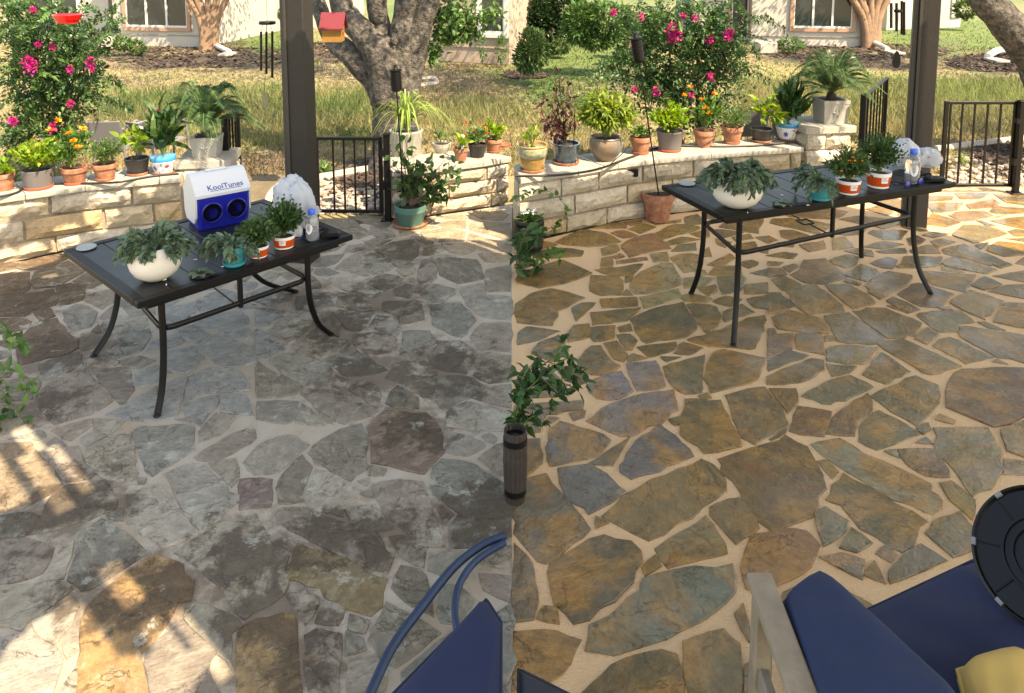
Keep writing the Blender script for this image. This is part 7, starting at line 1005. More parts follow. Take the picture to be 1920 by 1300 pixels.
# --- vine at the far left edge
t = thing('climbing_vine', 'leafy green vine trailing in from the left edge over the patio', 'vine', Vector((-2.75, 4.2, 0)))
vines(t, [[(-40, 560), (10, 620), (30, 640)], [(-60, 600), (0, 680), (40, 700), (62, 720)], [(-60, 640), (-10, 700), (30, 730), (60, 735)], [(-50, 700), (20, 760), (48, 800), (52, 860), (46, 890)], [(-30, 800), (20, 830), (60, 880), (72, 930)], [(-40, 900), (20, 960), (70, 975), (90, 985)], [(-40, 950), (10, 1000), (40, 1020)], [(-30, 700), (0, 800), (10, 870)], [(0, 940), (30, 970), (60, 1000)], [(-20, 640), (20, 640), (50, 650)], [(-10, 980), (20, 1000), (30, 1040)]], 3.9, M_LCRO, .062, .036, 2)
vines(t, [[(-40, 740), (10, 790), (40, 830), (45, 870)], [(-20, 840), (20, 870), (40, 900)], [(-30, 720), (10, 740), (20, 790)]], 3.95, M_LDK, .085, .05, 3, name='dark_foliage')  # second vine set with larger, darker green leaves
# --- drip hoses
def hose(name, label, pts, r, m, cat='hose'): mb = MB(); mb.tube(smoothpath(pts, 6), r, 8); return tag(mb.build(name, m, smooth=True), label, cat)
cp = lambda x, y, z: G(x, y, z+.012)
hose('drip_hose', 'black drip hose running along the left wall cap between the pots', [cp(-20, 372, ZL), cp(30, 362, ZL), cp(50, 350, ZL), cp(100, 345, ZL), cp(170, 344, ZL), cp(220, 342, ZL), cp(250, 337, ZL), cp(290, 330, ZL), cp(335, 326, ZL)], .009, M_DRIP)
hose('drip_hose', 'black drip hose running along the right wall cap in front of the pots', [cp(966, 330, ZR), cp(1040, 329, ZR), cp(1100, 322, ZR), cp(1135, 313, ZR), cp(1180, 296, ZR), cp(1240, 276, ZR), cp(1290, 274, ZR), cp(1350, 275, ZR), cp(1420, 273, ZR), cp(1495, 266, ZR)], .010, M_DRIP)
for pts, lb in (([(1064, 272), (1080, 290), (1110, 303), (1138, 313)], 'thin tube from the dark blue pot to the drip hose'), ([(1190, 258), (1170, 285), (1150, 303), (1140, 313)], 'thin tube from the small terracotta pot to the drip hose'), ([(1335, 240), (1342, 255), (1325, 270), (1300, 275)], 'thin tube looping beside the right marigold pot')):
    mb = MB(); P = [Q(x, y, G(1140, 313, ZR).y-.0) for x, y in pts] if lb.startswith('thin tube from') else [Q(x, y, G(1320, 279, ZR).y) for x, y in pts]; mb.tube(smoothpath(P, 5), .004, 6); tag(mb.build('drip_tube', M_DRIP, smooth=True), lb, 'tube')
# wall light under the right cap
p = Q(1183, 324, G(1183, 412).y-.015); mb = MB(); mb.bbox((p.x, p.y, p.z), .13, .05, .07, uR, b=.006); tag(mb.build('wall_light', M_BLACK), 'small black box light fixed under the right wall cap above the torch pot', 'light fixture')
# --- patio chairs behind the left wall
def sling_chair(label, px0, px1, pyt, Y, ang, group='grey sling chairs behind the wall'):
    p = Q((px0+px1)/2, pyt, Y); s = SC(Y, .9); w = (px1-px0)/s; t = thing('sling_chair', label, 'chair', Vector((p.x, Y, 0)), group); u = Vector((math.cos(ang), math.sin(ang), 0)); v = Vector((-u.y, u.x, 0)); zt = p.z; c = Vector((p.x, Y, 0))
    def plate(pts, m, name): mb = MB(); pts = [Vector(q) for q in pts]; n = (pts[1]-pts[0]).cross(pts[-1]-pts[0]).normalized()*.012; mb.add(pts+[q+n for q in pts], [(3, 2, 1, 0), (4, 5, 6, 7)]+[(i, (i+1) % 4, 4+(i+1) % 4, 4+i) for i in range(4)]); mb.build(name, m, t)
    L, R = c-u*w/2, c+u*w/2; z = lambda k: Vector((0, 0, k))
    plate([L+z(.42)+v*.06, R+z(.42)+v*.06, R+z(zt)-v*.06, L+z(zt)-v*.06], M_MESHG, 'backrest'); plate([L+z(.42)+v*.06, R+z(.42)+v*.06, R+z(.44)+v*.5, L+z(.44)+v*.5], M_MESHG, 'seat')
    for q in (L, R): mb = MB(); mb.tube(smoothpath([q-v*.06+z(zt), q+v*.04+z(.5), q+v*.1], 4), .014, 6); mb.build('rear_leg', M_ALU, t); mb = MB(); mb.tube(smoothpath([q+v*.0+z(.66), q+v*.3+z(.66), q+v*.48+z(.6), q+v*.5+z(0)], 4), .014, 6); mb.build('arm', M_ALU, t)
sling_chair('grey sling patio chair behind the left wall between marigold pot and pepper pot', 169, 225, 226, 7.9, .1, None or 'grey sling chairs behind the wall')
sling_chair('turned grey sling patio chair behind the left wall next to the peace lily', 238, 282, 228, 8.1, -.5)
sling_chair('grey sling patio chair behind the right wall next to the pepper pot', 1392, 1440, 205, 8.6, .1)
sling_chair('turned grey sling patio chair behind the right wall beside the right pillar', 1452, 1500, 205, 8.6, -.4)
# ================================================================ HANGING THINGS
def wire(t, a, b, r=.0018): mb = MB(); mb.tube([a, b], r, 4); mb.build('wire', M_BLACK, t)
def chime(label, Y, plate_px, tubes, sail, top):
    x, y, wpx = plate_px; c = Q(x, y, Y); t = thing('wind_chime', label, 'wind chime', c); s = SC(Y, c.z); top_ = Vector((c.x, Y, RZ)); wire(t, c, top_)
    mb = MB(); mb.lathe(c-Vector((0, 0, .012)), [(wpx/2/s*.96, 0), (wpx/2/s, .004), (wpx/2/s, .02), (wpx/2/s*.96, .024)], 24); mb.build('top_disc', M_BLACK, t, smooth=True)
    for (tx, y0, y1, r) in tubes:
        a, b = Q(tx, y0, Y), Q(tx, y1, Y); mb = MB(); mb.tube([a, b], r, 12); mb.build('tube', M_BLACK, t, smooth=True); wire(t, a, Vector((a.x*.6+c.x*.4, Y, c.z)))
    sx, y0, y1, w, m = sail; a, b = Q(sx, y0, Y), Q(sx, y1, Y); hh = a.z-b.z; q = (a+b)/2; mb = MB(); V = []
    for k in range(16): th = 2*math.pi*k/16; zz = math.sin(th); V.append((q.x+math.cos(th)*w/2*(1-.25*zz), Y-.004, q.z+zz*hh/2))
    V += [(x_, Y+.004, z_) for x_, _, z_ in V]; mb.add(V, [tuple(range(16)), tuple(range(31, 15, -1))]+[(i, 16+i, 16+(i+1) % 16, (i+1) % 16) for i in range(16)]); mb.build('wind_sail', m, t); wire(t, Vector((c.x, Y, c.z)), a)
chime('black tube wind chime with wooden sail hanging left of the left porch post', 6.3, (501, 43, 31), [(489.5, 60, 133, .0095), (499.5, 60, 139, .0095), (510.5, 59, 146, .0095)], (496, 172, 203, .042, M_SAIL), 0)
chime('black tube wind chime with dark sail hanging left of the right porch post', 6.9, (1685, 21, 16), [(1671, 6, 53, .012), (1681, 6, 59, .012), (1691, 2, 65, .012), (1695, 4, 66, .012)], (1681, 96, 128, .07, M_BLACK), 0)
Y = 7.6; c = Q(627, 52, Y); s = SC(Y, c.z); t = thing('birdhouse', 'red roofed ochre birdhouse hanging right of the left porch post', 'birdhouse', c); wd = 33/s; h0 = Q(627, 79, Y).z; h1 = Q(627, 52, Y).z; ht = Q(627, 27, Y).z
def prism(pts, y0, y1): mb = MB(); n = len(pts); mb.add([(x, y0, z) for x, z in pts]+[(x, y1, z) for x, z in pts], [tuple(range(n)), tuple(range(2*n-1, n-1, -1))]+[(i, n+i, n+(i+1) % n, (i+1) % n) for i in range(n)]); return mb
xl, xr = Q(604, 52, Y).x, Q(640, 52, Y).x
mb = MB(); mb.add([(xl, Y-.02, h0), (xr, Y-.02, h0), (xr, Y-.02, h1), (xl, Y-.02, h1), (xl, Y+.14, h0), (xr, Y+.14, h0), (xr, Y+.14, h1), (xl, Y+.14, h1), (xl, Y+.06, ht-.02), (xr, Y+.06, ht-.02)], [(0, 1, 2, 3), (5, 4, 7, 6), (1, 5, 6, 9, 2), (4, 0, 3, 8, 7), (0, 4, 5, 1)]); mb.build('box', M_YBH, t)
for sg in (-1, 1):
    mb = MB(); y0 = Y+.06+sg*.115; V = [(xl-.02, y0, h1-.02), (xr+.03, y0, h1-.02), (xr+.03, Y+.06, ht), (xl-.02, Y+.06, ht)]; V += [(a, b, z+.014) for a, b, z in V]; mb.add(V, [(0, 1, 2, 3), (7, 6, 5, 4), (0, 4, 5, 1), (1, 5, 6, 2), (2, 6, 7, 3), (3, 7, 4, 0)]); mb.build('roof', M_REDR, t)
mb = MB(); mb.lathe((xr+.001, Y+.06, (h0+h1)/2+.01), [(.02, 0), (.02, .004), (.003, .005)], 16, axis=(1, 0, 0)); mb.build('entrance', M_REDF, t); wire(t, Vector(((xl+xr)/2, Y+.06, ht)), Vector(((xl+xr)/2, Y+.06, RZ+.3)))
Y = 6.2; c = Q(127, 36, Y); s = SC(Y, c.z); t = thing('hummingbird_feeder', 'red dish hummingbird feeder hanging at the top left corner', 'feeder', c); R = 26/s
mb = MB(); mb.lathe(c-Vector((0, 0, .035)), [(R*.55, 0), (R*.72, .006), (R*.76, .026), (R*.84, .03), (R*1.0, .068), (R*.97, .072), (R*.8, .060), (.01, .058)], 36); mb.build('dish', M_REDF, t, smooth=True)
for sg in (-1, 1): mb = MB(); mb.tube(smoothpath([c+Vector((sg*R*.98, 0, .03)), c+Vector((sg*R*1.08, 0, .1)), c+Vector((sg*R*.8, 0, .4)), c+Vector((0, 0, .65)), ], 5), .0025, 5); mb.build('hanger', M_BLACK, t)
wire(t, c+Vector((0, 0, .65)), Vector((c.x, Y, RZ+.6)))
ft = [o for o in C.objects if o.get('label', '').startswith('leafy green vine trailing in')][0]
for dy in (-.25, .05): mb = MB(); mb.tube([Vector((-2.83, 3.95+dy, 0)), Vector((-2.83, 3.95+dy, 1.5))], .012, 6); mb.build('stake', M_TWIG, ft)
for zz in (.4, .8, 1.2): mb = MB(); mb.tube([Vector((-2.83, 3.66, zz)), Vector((-2.83, 4.04, zz))], .008, 6); mb.build('crossbar', M_TWIG, ft)
mb = MB(); mb.lathe((-2.95, 3.9, .012), [(.12, 0), (.15, .2), (.165, .205), (.165, .25), (.14, .25), (.01, .22)], 28); mb.build('pot', M_TERRA, ft, smooth=True)

# ================================================================ TABLES
def table(cx, cy, ang, L, W, h, feet, label, nb, inset):
    u = Vector((math.cos(ang), math.sin(ang), 0)); v = Vector((-u.y, u.x, 0)); c = Vector((cx, cy, 0)); t = thing('patio_table', label, 'table', c); z = lambda k: Vector((0, 0, k))
    fw = .055; tk = .035
    for sg in (-1, 1):
        mb = MB(); mb.bbox(c+v*sg*(W/2-fw/2)+z(h-tk/2), L, fw, tk, u, b=.004); mb.build('frame_rail', M_BLACK, t)
        mb = MB(); mb.bbox(c+u*sg*(L/2-fw/2)+z(h-tk/2), fw, W-2*fw-.001, tk, u, b=.003); mb.build('frame_rail', M_BLACK, t)
    inner = L-2*fw; bw = inner/nb
    for i in range(nb): q = c+u*(-inner/2+bw*(i+.5))+z(h-.010-.002); mb = MB(); mb.bbox(q, bw-.005, W-2*fw-.004, .016, u, b=.0025); mb.build('slat', M_TTOP, t)
    for sg in (-1, 1): mb = MB(); mb.bbox(c+v*sg*(W/2-.07)+z(h-tk-.02), L-.14, .03, .04, u, b=.003); mb.build('apron', M_BLACK, t)
    for sg in (-1, 1): mb = MB(); mb.bbox(c+u*sg*(L/2-.09)+z(h-tk-.02), .03, W-.171, .04, u, b=.003); mb.build('apron', M_BLACK, t)
    ring = []; zr = h*.66; tops = {}
    for (i, j), f in feet.items():
        ia, ib = inset[(i, j)]; top = c+u*i*(L/2-ia)+v*j*(W/2-ib); f = Vector((f[0], f[1], .012)); kn = top+(f-top)*.02; d = Vector((f.x-top.x, f.y-top.y, 0))
        P = smoothpath([top+z(h-tk-.005), top+d*-.01+z(h*.80), top+d*-.01+z(h*.60), top+d*.10+z(h*.40), top+d*.42+z(h*.19), f], 6)
        mb = MB(); mb.tube(P, [.019]*len(P), 8, flat=.62); mb.build('leg', M_BLACK, t, smooth=True); mb = MB(); mb.ball(f+z(.002), .022, 8, 6, (1, 1, .6)); mb.build('foot_pad', M_BLACK, t, smooth=True); tops[(i, j)] = top
    R = []
    ord_ = [(-1, -1), (1, -1), (1, 1), (-1, 1)]
    for k, (i, j) in enumerate(ord_):
        p = tops[(i, j)]; a = tops[ord_[k-1]]; b = tops[ord_[(k+1) % 4]]
        for q in ((p+(a-p).normalized()*.07), None, (p+(b-p).normalized()*.07)):
            if q is None:
                m_ = p+(a-p).normalized()*.006+(b-p).normalized()*.006; R.append(m_+z(zr))
            else: R.append(q+z(zr))
    P = []
    for k in range(12): P += [R[k]] if k % 3 != 1 else bez(R[k-1], R[k]-(z(0)), R[k+1], 6)[1:-1]
    mb = MB(); mb.tube(P, .016, 8, closed=True, flat=.75); mb.build('stretcher_ring', M_BLACK, t, smooth=True)
    for j in (-1, 1): q = (tops[(-1, j)]+tops[(1, j)])/2; mb = MB(); mb.bbox(q+z((h-tk+zr-.03)/2+.0), .026, .026, h-tk-zr+.025, u); mb.build('centre_strut', M_BLACK, t)
    a, b = (tops[(-1, -1)]+tops[(1, -1)])/2+z(zr), (tops[(-1, 1)]+tops[(1, 1)])/2+z(zr); a += u*-.03; b += u*-.03
    dd = (b-a).normalized(); m_ = (a+b)/2; mb = MB(); mb.tube([a, m_-dd*.045], .005, 6); mb.tube([m_+dd*.045, b], .005, 6); mb.tube([m_-dd*.045-u*.045, m_-dd*.045+u*.045, m_+dd*.045+u*.045, m_+dd*.045-u*.045], .006, 6, closed=True); mb.build('umbrella_rod', M_BLACK, t)
    return t, u, v, c
def xy(px, py): p = G(px, py); return (p.x, p.y)
HL, HRr = .697, .840
TL, ul, vl, cl = table(-1.846, 4.736, .824, 1.332, 1.068, HL, {(-1, 1): xy(176, 671), (-1, -1): xy(295, 783), (1, -1): xy(621, 631), (1, 1): (-1.62+.05, 5.55)}, 'black slatted metal patio table with the cooler on it, on the stained grey patio', 8, {(-1, 1): (.27, .08), (-1, -1): (.16, .10), (1, -1): (.27, .10), (1, 1): (.24, .10)})
TR, ur, vr, cr = table(2.098, 5.477, .373, 1.978, .713, HRr, {(-1, 1): xy(1296, 553), (-1, -1): xy(1375, 650), (1, -1): xy(1744, 552), (1, 1): xy(1615, 484)}, 'black slatted metal patio table without cooler, on the clean tan patio', 11, {(-1, 1): (.30, .09), (-1, -1): (.17, .06), (1, -1): (.16, .20), (1, 1): (.20, .07)})
# ================================================================ THINGS ON THE TABLES
def coaster(px, py, wpx, z, label):
    p = G(px, py, z); r = wpx/2/SC(p.y, z); mb = MB(); mb.lathe((p.x, p.y, z+.001), [(r*.97, 0), (r, .002), (r, .006), (r*.96, .008)], 32); tag(mb.build('stone_coaster', M_COAST, smooth=True), label, 'coaster')
coaster(162, 465, 35, HL, 'round grey marble coaster at the left corner of the left table'); coaster(1288, 345, 31, HRr, 'round grey marble coaster at the left corner of the right table')
def drooper(t, c, r, n, L, fall, m=M_LGREY, leaf=.055, w=.026):
    f = FOL(); mb = MB()
    for i in range(n):
        a = rng.uniform(0, 6.28); Lr = L*rng.uniform(.35, 1.15); d = Vector((math.cos(a), math.sin(a), 0)); st = c+d*r*.3; P = bez(st, st+d*Lr*.5+Vector((0, 0, Lr*rng.uniform(.35, 1.1))), st+d*Lr+Vector((0, 0, -fall*rng.uniform(-.6, 1.3))), 10); mb.tube(P, .004, 4, cap=False)
        pn = np.array([list(p) for p in P]); tt = np.linspace(.15, 1, 9); pos = np.stack([np.interp(tt, np.linspace(0, 1, 10), pn[:, k]) for k in range(3)], -1); tan = np.gradient(pos, axis=0); tan /= np.linalg.norm(tan, axis=1, keepdims=True)
        for sg in (-.55, 0, .55): sd = np.cross(tan, [0, 0, 1.]); f.add(pos+rng.normal(0, .004, pos.shape), tan+sd*sg+rng.normal(0, .42, pos.shape), leaf*rng.uniform(.7, 1.2), w, 'ovate', upj=.5)
    mb.build('stem', M_STEM, t, kind='stuff'); f.build('foliage', m, t)
t, c, r, h, s, _ = pot_thing('round white stoneware pot of drooping holiday cactus on the left table', 291, 530, 80, 458, 'round', M_WHITEP, HL, .55); drooper(t, c, r, 66, .15, .0, leaf=.045, w=.030)
t, c, r, h, s, _ = pot_thing('round white stoneware pot of drooping holiday cactus on the right table', 1382, 393, 80, 328, 'round', M_WHITEP, HRr, .55); drooper(t, c, r, 66, .18, .03, leaf=.048, w=.032)
t, c, r, h, s, _ = pot_thing('small turquoise pot and saucer with limp plant on the left table', 438, 502, 43, 460, 'cup', M_TURQ, HL, .72, (M_TURQ, 1.35)); drooper(t, c, r, 15, .14, .04, leaf=.045)
t, c, r, h, s, _ = pot_thing('small turquoise pot and saucer with limp plant on the right table', 1538, 378, 42, 338, 'cup', M_TURQ, HRr, .74, (M_TURQ, 1.3)); drooper(t, c, r, 15, .16, .05, leaf=.048)
def grow_pot(label, px, pyb, w, pyr, zb, rx, rz, L, W, n, up, text=True, m=M_LHERB):
    t, c, r, h, s, po = pot_thing(label, px, pyb, w, pyr, 'plain', M_WHITE, zb, .80); X, Y = c.x, c.y; mb = MB(); rb = r*.8; rr = lambda z: rb+(r*.985-rb)*(z-.02)/.91
    mb.lathe((X, Y, zb), [(rr(.14)-.002, h*.14), (rr(.14)+.0014, h*.145), (rr(.76)+.0014, h*.76), (rr(.76)-.002, h*.765)], 40); mb.build('orange_band', M_ORANGE, t, smooth=True)
    a0 = .12; z0 = h*.56
    def surf(x, y, e): a = a0+x/r; z = z0+y; return Vector((X+(rr(z/h)+e)*math.sin(a), Y-(rr(z/h)+e)*math.cos(a), zb+z))
    mb = MB(); k = 6; wl, hl = r*.62, h*.36; V = [surf(-wl/2+wl*i/k, (-hl/2 if j == 0 else hl/2), .0024) for j in (0, 1) for i in range(k+1)]; mb.add(V, [(i, i+1, k+2+i, k+1+i) for i in range(k)]); mb.build('label', M_WHITE, t)
    me = text_mesh('TEXAS', r*.185, 0); mb = MB(); mb.add([surf(p.co.x, p.co.y-.002+hl*.06, .0034) for p in me.vertices], [tuple(f.vertices) for f in me.polygons]); mb.build('lettering', M_NAVYT, t)
    mb = MB(); V = [surf(-wl*.16+wl*.32*i/3, hl*(.26 if j == 0 else .36), .0034) for j in (0, 1) for i in range(4)]; mb.add(V, [(i, i+1, 5+i, 4+i) for i in range(3)]); mb.build('red_print', M_REDF, t)
    mound(t, c, rx, rz, n, L, W, m, 'small', stems=60, up=up); return t, c, r
grow_pot('orange banded nursery pot of wilted herb beside the turquoise pot, left table', 484, 486, 40, 459, HL, .115, .17, .042, .017, 1100, -.5)
grow_pot('orange banded nursery pot with dense upright herb before the white bag, left table', 532, 469, 43, 440, HL, .13, .215, .028, .018, 1300, .2, m=M_LDK)
t, c, r = grow_pot('orange banded nursery pot of orange berried herb beside the turquoise pot, right table', 1591, 367, 46, 336, HRr, .14, .22, .040, .017, 1200, -.3); heads(t, [c+Vector((rng.uniform(-.13, .1), -.1+rng.uniform(-.03, .03), rng.uniform(.05, .2))) for _ in range(8)], .009, M_ORF)
t, c, r = grow_pot('orange banded nursery pot of tall white speckled herb beside the bottle, right table', 1648, 355, 46, 321, HRr, .165, .27, .028, .018, 1600, .2, m=M_LDK); heads(t, [c+Vector((rng.uniform(-.15, .15), -.12+rng.uniform(-.03, .03), rng.uniform(.02, .22))) for _ in range(12)], .007, M_WFL, n=6)
def leaf_scrap(px, py, z, label):
    c = G(px, py, z); t = thing('withered_leaves', label, 'leaf clippings', c); f = FOL(); a = np.linspace(0, 6, 9); f.add(np.array(c)+np.stack([.02*np.cos(a), .02*np.sin(a), .012+0*a], -1), np.stack([np.cos(a), np.sin(a), .12+0*a], -1), .06, .045, 'ovate', upj=.15); f.build('leaf', M_LGREY, t, kind=None)
    mb = MB(); mb.lathe(c+Vector((0, 0, .001)), [(.058, 0), (.060, .004), (.01, .006)], 20); mb.build('dark_scrap', M_BARREL, t)
leaf_scrap(377, 516, HL, 'small heap of withered green leaves near the front edge of the left table'); leaf_scrap(1467, 385, HRr, 'small heap of withered green leaves near the front edge of the right table')
def petals(label, pts, z):
    mb = MB()
    for (x, y) in pts: p = G(x, y, z+.0005); a = random.uniform(0, 3); mb.box(p+Vector((0, 0, .001)), .018, .006, .002, (math.cos(a), math.sin(a), 0))
    tag(mb.build('fallen_petals', M_WFL), label, 'petals')
petals('scattered pale petals on the left table top', [(312, 534), (366, 487), (418, 500), (309, 525)], HL); petals('scattered pale petals on the right table top', [(1402, 399), (1466, 366), (1515, 385)], HRr)
# cooler with two speakers
p0, p1, p2 = G(371, 437, HL), G(452, 429, HL), G(330, 409, HL); u = Vector((math.cos(.66), math.sin(.66), 0)); v = Vector((-u.y, u.x, 0)); Wd = .345; Dp = .27; c = p0+u*Wd/2+v*Dp/2; hb = .215; ht = .345
t = thing('cooler', 'blue and white portable cooler with two round black speakers on the left table', 'cooler', c); Zv = Vector((0, 0, 1))
mb = MB(); V = []; F = []
for z, k in ((0, .90), (.012, .93), (hb*.93, 1.0), (hb, 1.0)):
    for i, j in ((-1, -1), (1, -1), (1, 1), (-1, 1)):
        b = .018
        for dx, dy in (((0, b), (b, 0)) if (i, j) == (-1, -1) else ((-b, 0), (0, b)) if (i, j) == (1, -1) else ((0, -b), (-b, 0)) if (i, j) == (1, 1) else ((b, 0), (0, -b))): V.append(c+u*(i*Wd/2*k+dx)+v*(j*Dp/2*k+dy)+Zv*z)
F = [(a*8+i, a*8+(i+1) % 8, a*8+8+(i+1) % 8, a*8+8+i) for a in range(3) for i in range(8)]+[tuple(range(7, -1, -1)), tuple(range(24, 32))]
mb.add(V, F); mb.build('body', M_BLUEC, t)
def lid_pts(x, e): return [c+u*x+v*a+Zv*z for a, z in ((-Dp/2-e, hb+.001), (-Dp/2-e, hb+.02), (-.035, ht-.008), (-.02, ht+e), (.04, ht+e), (.055, ht-.008), (Dp/2+e, hb+.02), (Dp/2+e, hb+.001))]
mb = MB(); A, B = lid_pts(-Wd/2-.003, .003), lid_pts(Wd/2+.003, .003); mb.add(A+B, [tuple(range(7, -1, -1)), tuple(range(8, 16))]+[(i, (i+1) % 8, 8+(i+1) % 8, 8+i) for i in range(8)]); mb.build('lid', M_COOLW, t)
for sg in (-1, 1):
    x = sg*(Wd/2+.005); pts = [(-Dp*.46, hb*.98), (-Dp*.44, hb*.42), (-Dp*.30, hb*.20), (Dp*.30, hb*.20), (Dp*.44, hb*.42), (Dp*.46, hb*.98), (.05, ht-.01), (-.03, ht-.01)]
    a = [c+u*x+v*q+Zv*z for q, z in pts]; b = [q-u*sg*.012 for q in a]; n = len(a); mb = MB(); mb.add(a+b, [tuple(range(n))[::sg], tuple(range(n, 2*n))[::-sg]]+[(i, (i+1) % n, n+(i+1) % n, n+i) for i in range(n)]); mb.build('side_panel', M_COOLW, t)
mb = MB(); mb.bbox(c+v*.01+Zv*(ht+.010), .13, .035, .014, u, b=.004); mb.build('handle', M_COOLW, t)
for sg in (-1, 1):
    q = c+u*sg*.078-v*(Dp/2*.985)+Zv*hb*.52; mb = MB(); mb.lathe(q, [(.068, 0), (.068, .006), (.062, .010), (.058, .004)], 32, axis=-v); mb.build('speaker_ring', M_BLUEC, t, smooth=True); mb = MB(); mb.lathe(q-v*.004, [(.058, 0), (.05, .002), (.02, -.002), (.004, -.001)], 32, axis=-v); mb.build('speaker', M_SPK, t, smooth=True)
sl_ = (lid_pts(0, .003)[2]-lid_pts(0, .003)[1]); up_ = sl_.normalized(); mid = lid_pts(0, .003)[1]+sl_*.30; n_ = u.cross(up_)
lettering('KoolTunes', .052, mid+u*.02+n_*.001, u, up_, M_NAVYT, t); mb = MB(); mb.box(mid+u*.02-up_*.024+n_*.0015, .20, .003, .0012, u, n_); mb.build('underline', M_NAVYT, t)
# plastic bags
def bag(label, px, pyb, pxl, pxr, pyt, z0, seed, tilt=0., tails=()):
    b = G(px, pyb, z0); s = SC(b.y, z0); rx = (pxr-pxl)/2/s; Y = b.y+rx*.55; X = ((pxl+pxr)/2-960)/SC(Y, z0+.1); h = Q(px, pyt, Y).z-z0; t = thing('plastic_bag', label, 'bag', Vector((X, Y, z0))); bm = bmesh.new(); bmesh.ops.create_icosphere(bm, subdivisions=5, radius=1); 
    for v_ in bm.verts:
        p = v_.co.copy(); q = p*1.7+Vector((seed, 0, 0)); q.z *= .45; rdg = abs(mnoise.noise(q*1.1))*.42+abs(mnoise.noise(q*2.4+Vector((4, 1, 2))))*.16+abs(mnoise.noise(q*6.))*.06; k = 1.16-rdg; zz = p.z
        v_.co = Vector((p.x*rx*k*(1.0 if zz < .3 else 1-.25*(zz-.3)), p.y*rx*.62*k, (zz*k*.5+.5)*h)); v_.co.x += tilt*v_.co.z
        v_.co.z = max(v_.co.z, .002)
    me = bpy.data.meshes.new('bag_body'); bm.to_mesh(me); bm.free(); o = link('bag_body', me, M_BAG, t, True); 
    for (x0, y0, x1, y1, w) in tails:
        a, e = Q(x0, y0, Y-.02), Q(x1, y1, Y-.02); V = []; d = (e-a); n = d.cross(Vector((0, 1, 0))).normalized()
        for k in range(8): q = a+d*k/7+Vector((0, .02*math.sin(k*1.7), 0)); V += [q-n*w*(.5+.5*k/7), q+Vector((0, -.015*(k % 2), 0)), q+n*w*(.5+.5*k/7)]
        mb = MB(); mb.add(V, [(k*3+i, k*3+i+1, k*3+i+4, k*3+i+3) for k in range(7) for i in (0, 1)]); mb.build('bag_handle', M_BAG, t, smooth='all')
    return t, o, Vector((X, Y, z0)), rx, h
t, o, c, rx, h = bag('large crumpled white plastic bag standing behind the orange banded pots on the left table', 552, 446, 508, 590, 333, HL, 3., 0, [(575, 380, 598, 400, .03)])
def decal(s, size, c3, o, c, m, name='lettering'):
    me = text_mesh(s, size, 0); bv = BVHTree.FromPolygons([tuple(v_.co) for v_ in o.data.vertices], [tuple(p.vertices) for p in o.data.polygons]); V = []
    for p in me.vertices:
        org = Vector((c3[0]+p.co.x, -1., c3[1]+p.co.y)); hit = bv.ray_cast(org, Vector((0, 1, 0)))[0]; V.append((hit if hit else org+Vector((0, 1, 0)))+c+Vector((0, -.0015, 0)))
    mb = MB(); mb.add(V, [tuple(f.vertices) for f in me.polygons]); return mb.build(name, m, t)
decal('CL', .06, (-rx*.72, h*.62), o, c, M_ALU); decal('S', .05, (rx*.12, h*.72), o, c, M_ALU)
t, o, c, rx, h = bag('crumpled white plastic bag with a thin red stripe behind the bottle on the right table', 1700, 322, 1664, 1722, 261, HRr, 8., 0, [(1700, 300, 1760, 300, .05)])
t2, o2, c2, rx2, h2 = bag('clear plastic food bag with red seal lying right of the bottle on the right table', 1738, 318, 1710, 1765, 278, HRr, 21., 0)
t = t2; mb = MB(); q = c2+Vector((rx2*.25, -rx2*.62, h2*.68)); mb.box(q, rx2*1.0, .003, .007, (1, 0, .12)); mb.build('red_seal', M_REDF, t)
def bottle(label, px, pyb, w, pyt, z0):
    b = G(px, pyb, z0); s = SC(b.y, z0); r = w/2/s; Y = b.y+r*.7; X = (px-960)/SC(Y, z0+.08); h = Q(px, pyt, Y).z-z0; t = thing('clear_bottle', label, 'bottle', Vector((X, Y, z0))); mb = MB()
    mb.lathe((X, Y, z0), [(r*.8, .001), (r*.97, .008), (r, .02), (r*.97, h*.35), (r, h*.6), (r*.95, h*.70), (r*.7, h*.80), (r*.42, h*.84), (r*.40, h*.88)], 32); mb.build('bottle_body', M_CLEAR, t, smooth=True)
    mb = MB(); mb.lathe((X, Y, z0), [(r*.76, .004), (r*.9, .012), (r*.92, h*.30), (.003, h*.30)], 24); mb.build('liquid', mat('pale blue liquid', (.25, .30, .42), .1, transm=.6), t, smooth=True)
    mb = MB(); mb.lathe((X, Y, z0+h*.855), [(r*.50, 0), (r*.52, .003), (r*.52, h*.13), (r*.48, h*.145)], 24, rib=lambda a, z: 1+.02*math.sin(a*24)); mb.build('cap', M_CAPB, t, smooth=True)
    def surf(a, z, e=.0016): return Vector((X+(r+e)*math.sin(a), Y-(r+e)*math.cos(a), z0+z))
    P = []
    for k in range(18): th = 2*math.pi*k/18; P.append(surf(-.25+.62*math.cos(th)*(1+.15*math.sin(th)), h*.43+h*.19*math.sin(th)))
    mb = MB(); mb.add(P, [tuple(range(18))]); mb.build('oval_label', M_WHITE, t); mb = MB(); mb.tube([p+Vector((0, -.0008, 0)) for p in P], .0014, 4, closed=True); mb.build('label_border', M_NAVYT, t)
    for zz, ww in ((.47, .32), (.41, .26), (.37, .2)): mb = MB(); mb.tube([surf(-.25+a*ww, h*zz, .003) for a in (-1, -.5, 0, .5, 1)], .0013, 4); mb.build('print_line', M_NAVYT, t)
    return t
bottle('clear bottle with blue cap and oval label near the right end of the left table', 585, 453, 25, 393, HL)
bottle('clear blue capped bottle with oval label before the bags on the right table', 1711, 346, 27, 280, HRr)
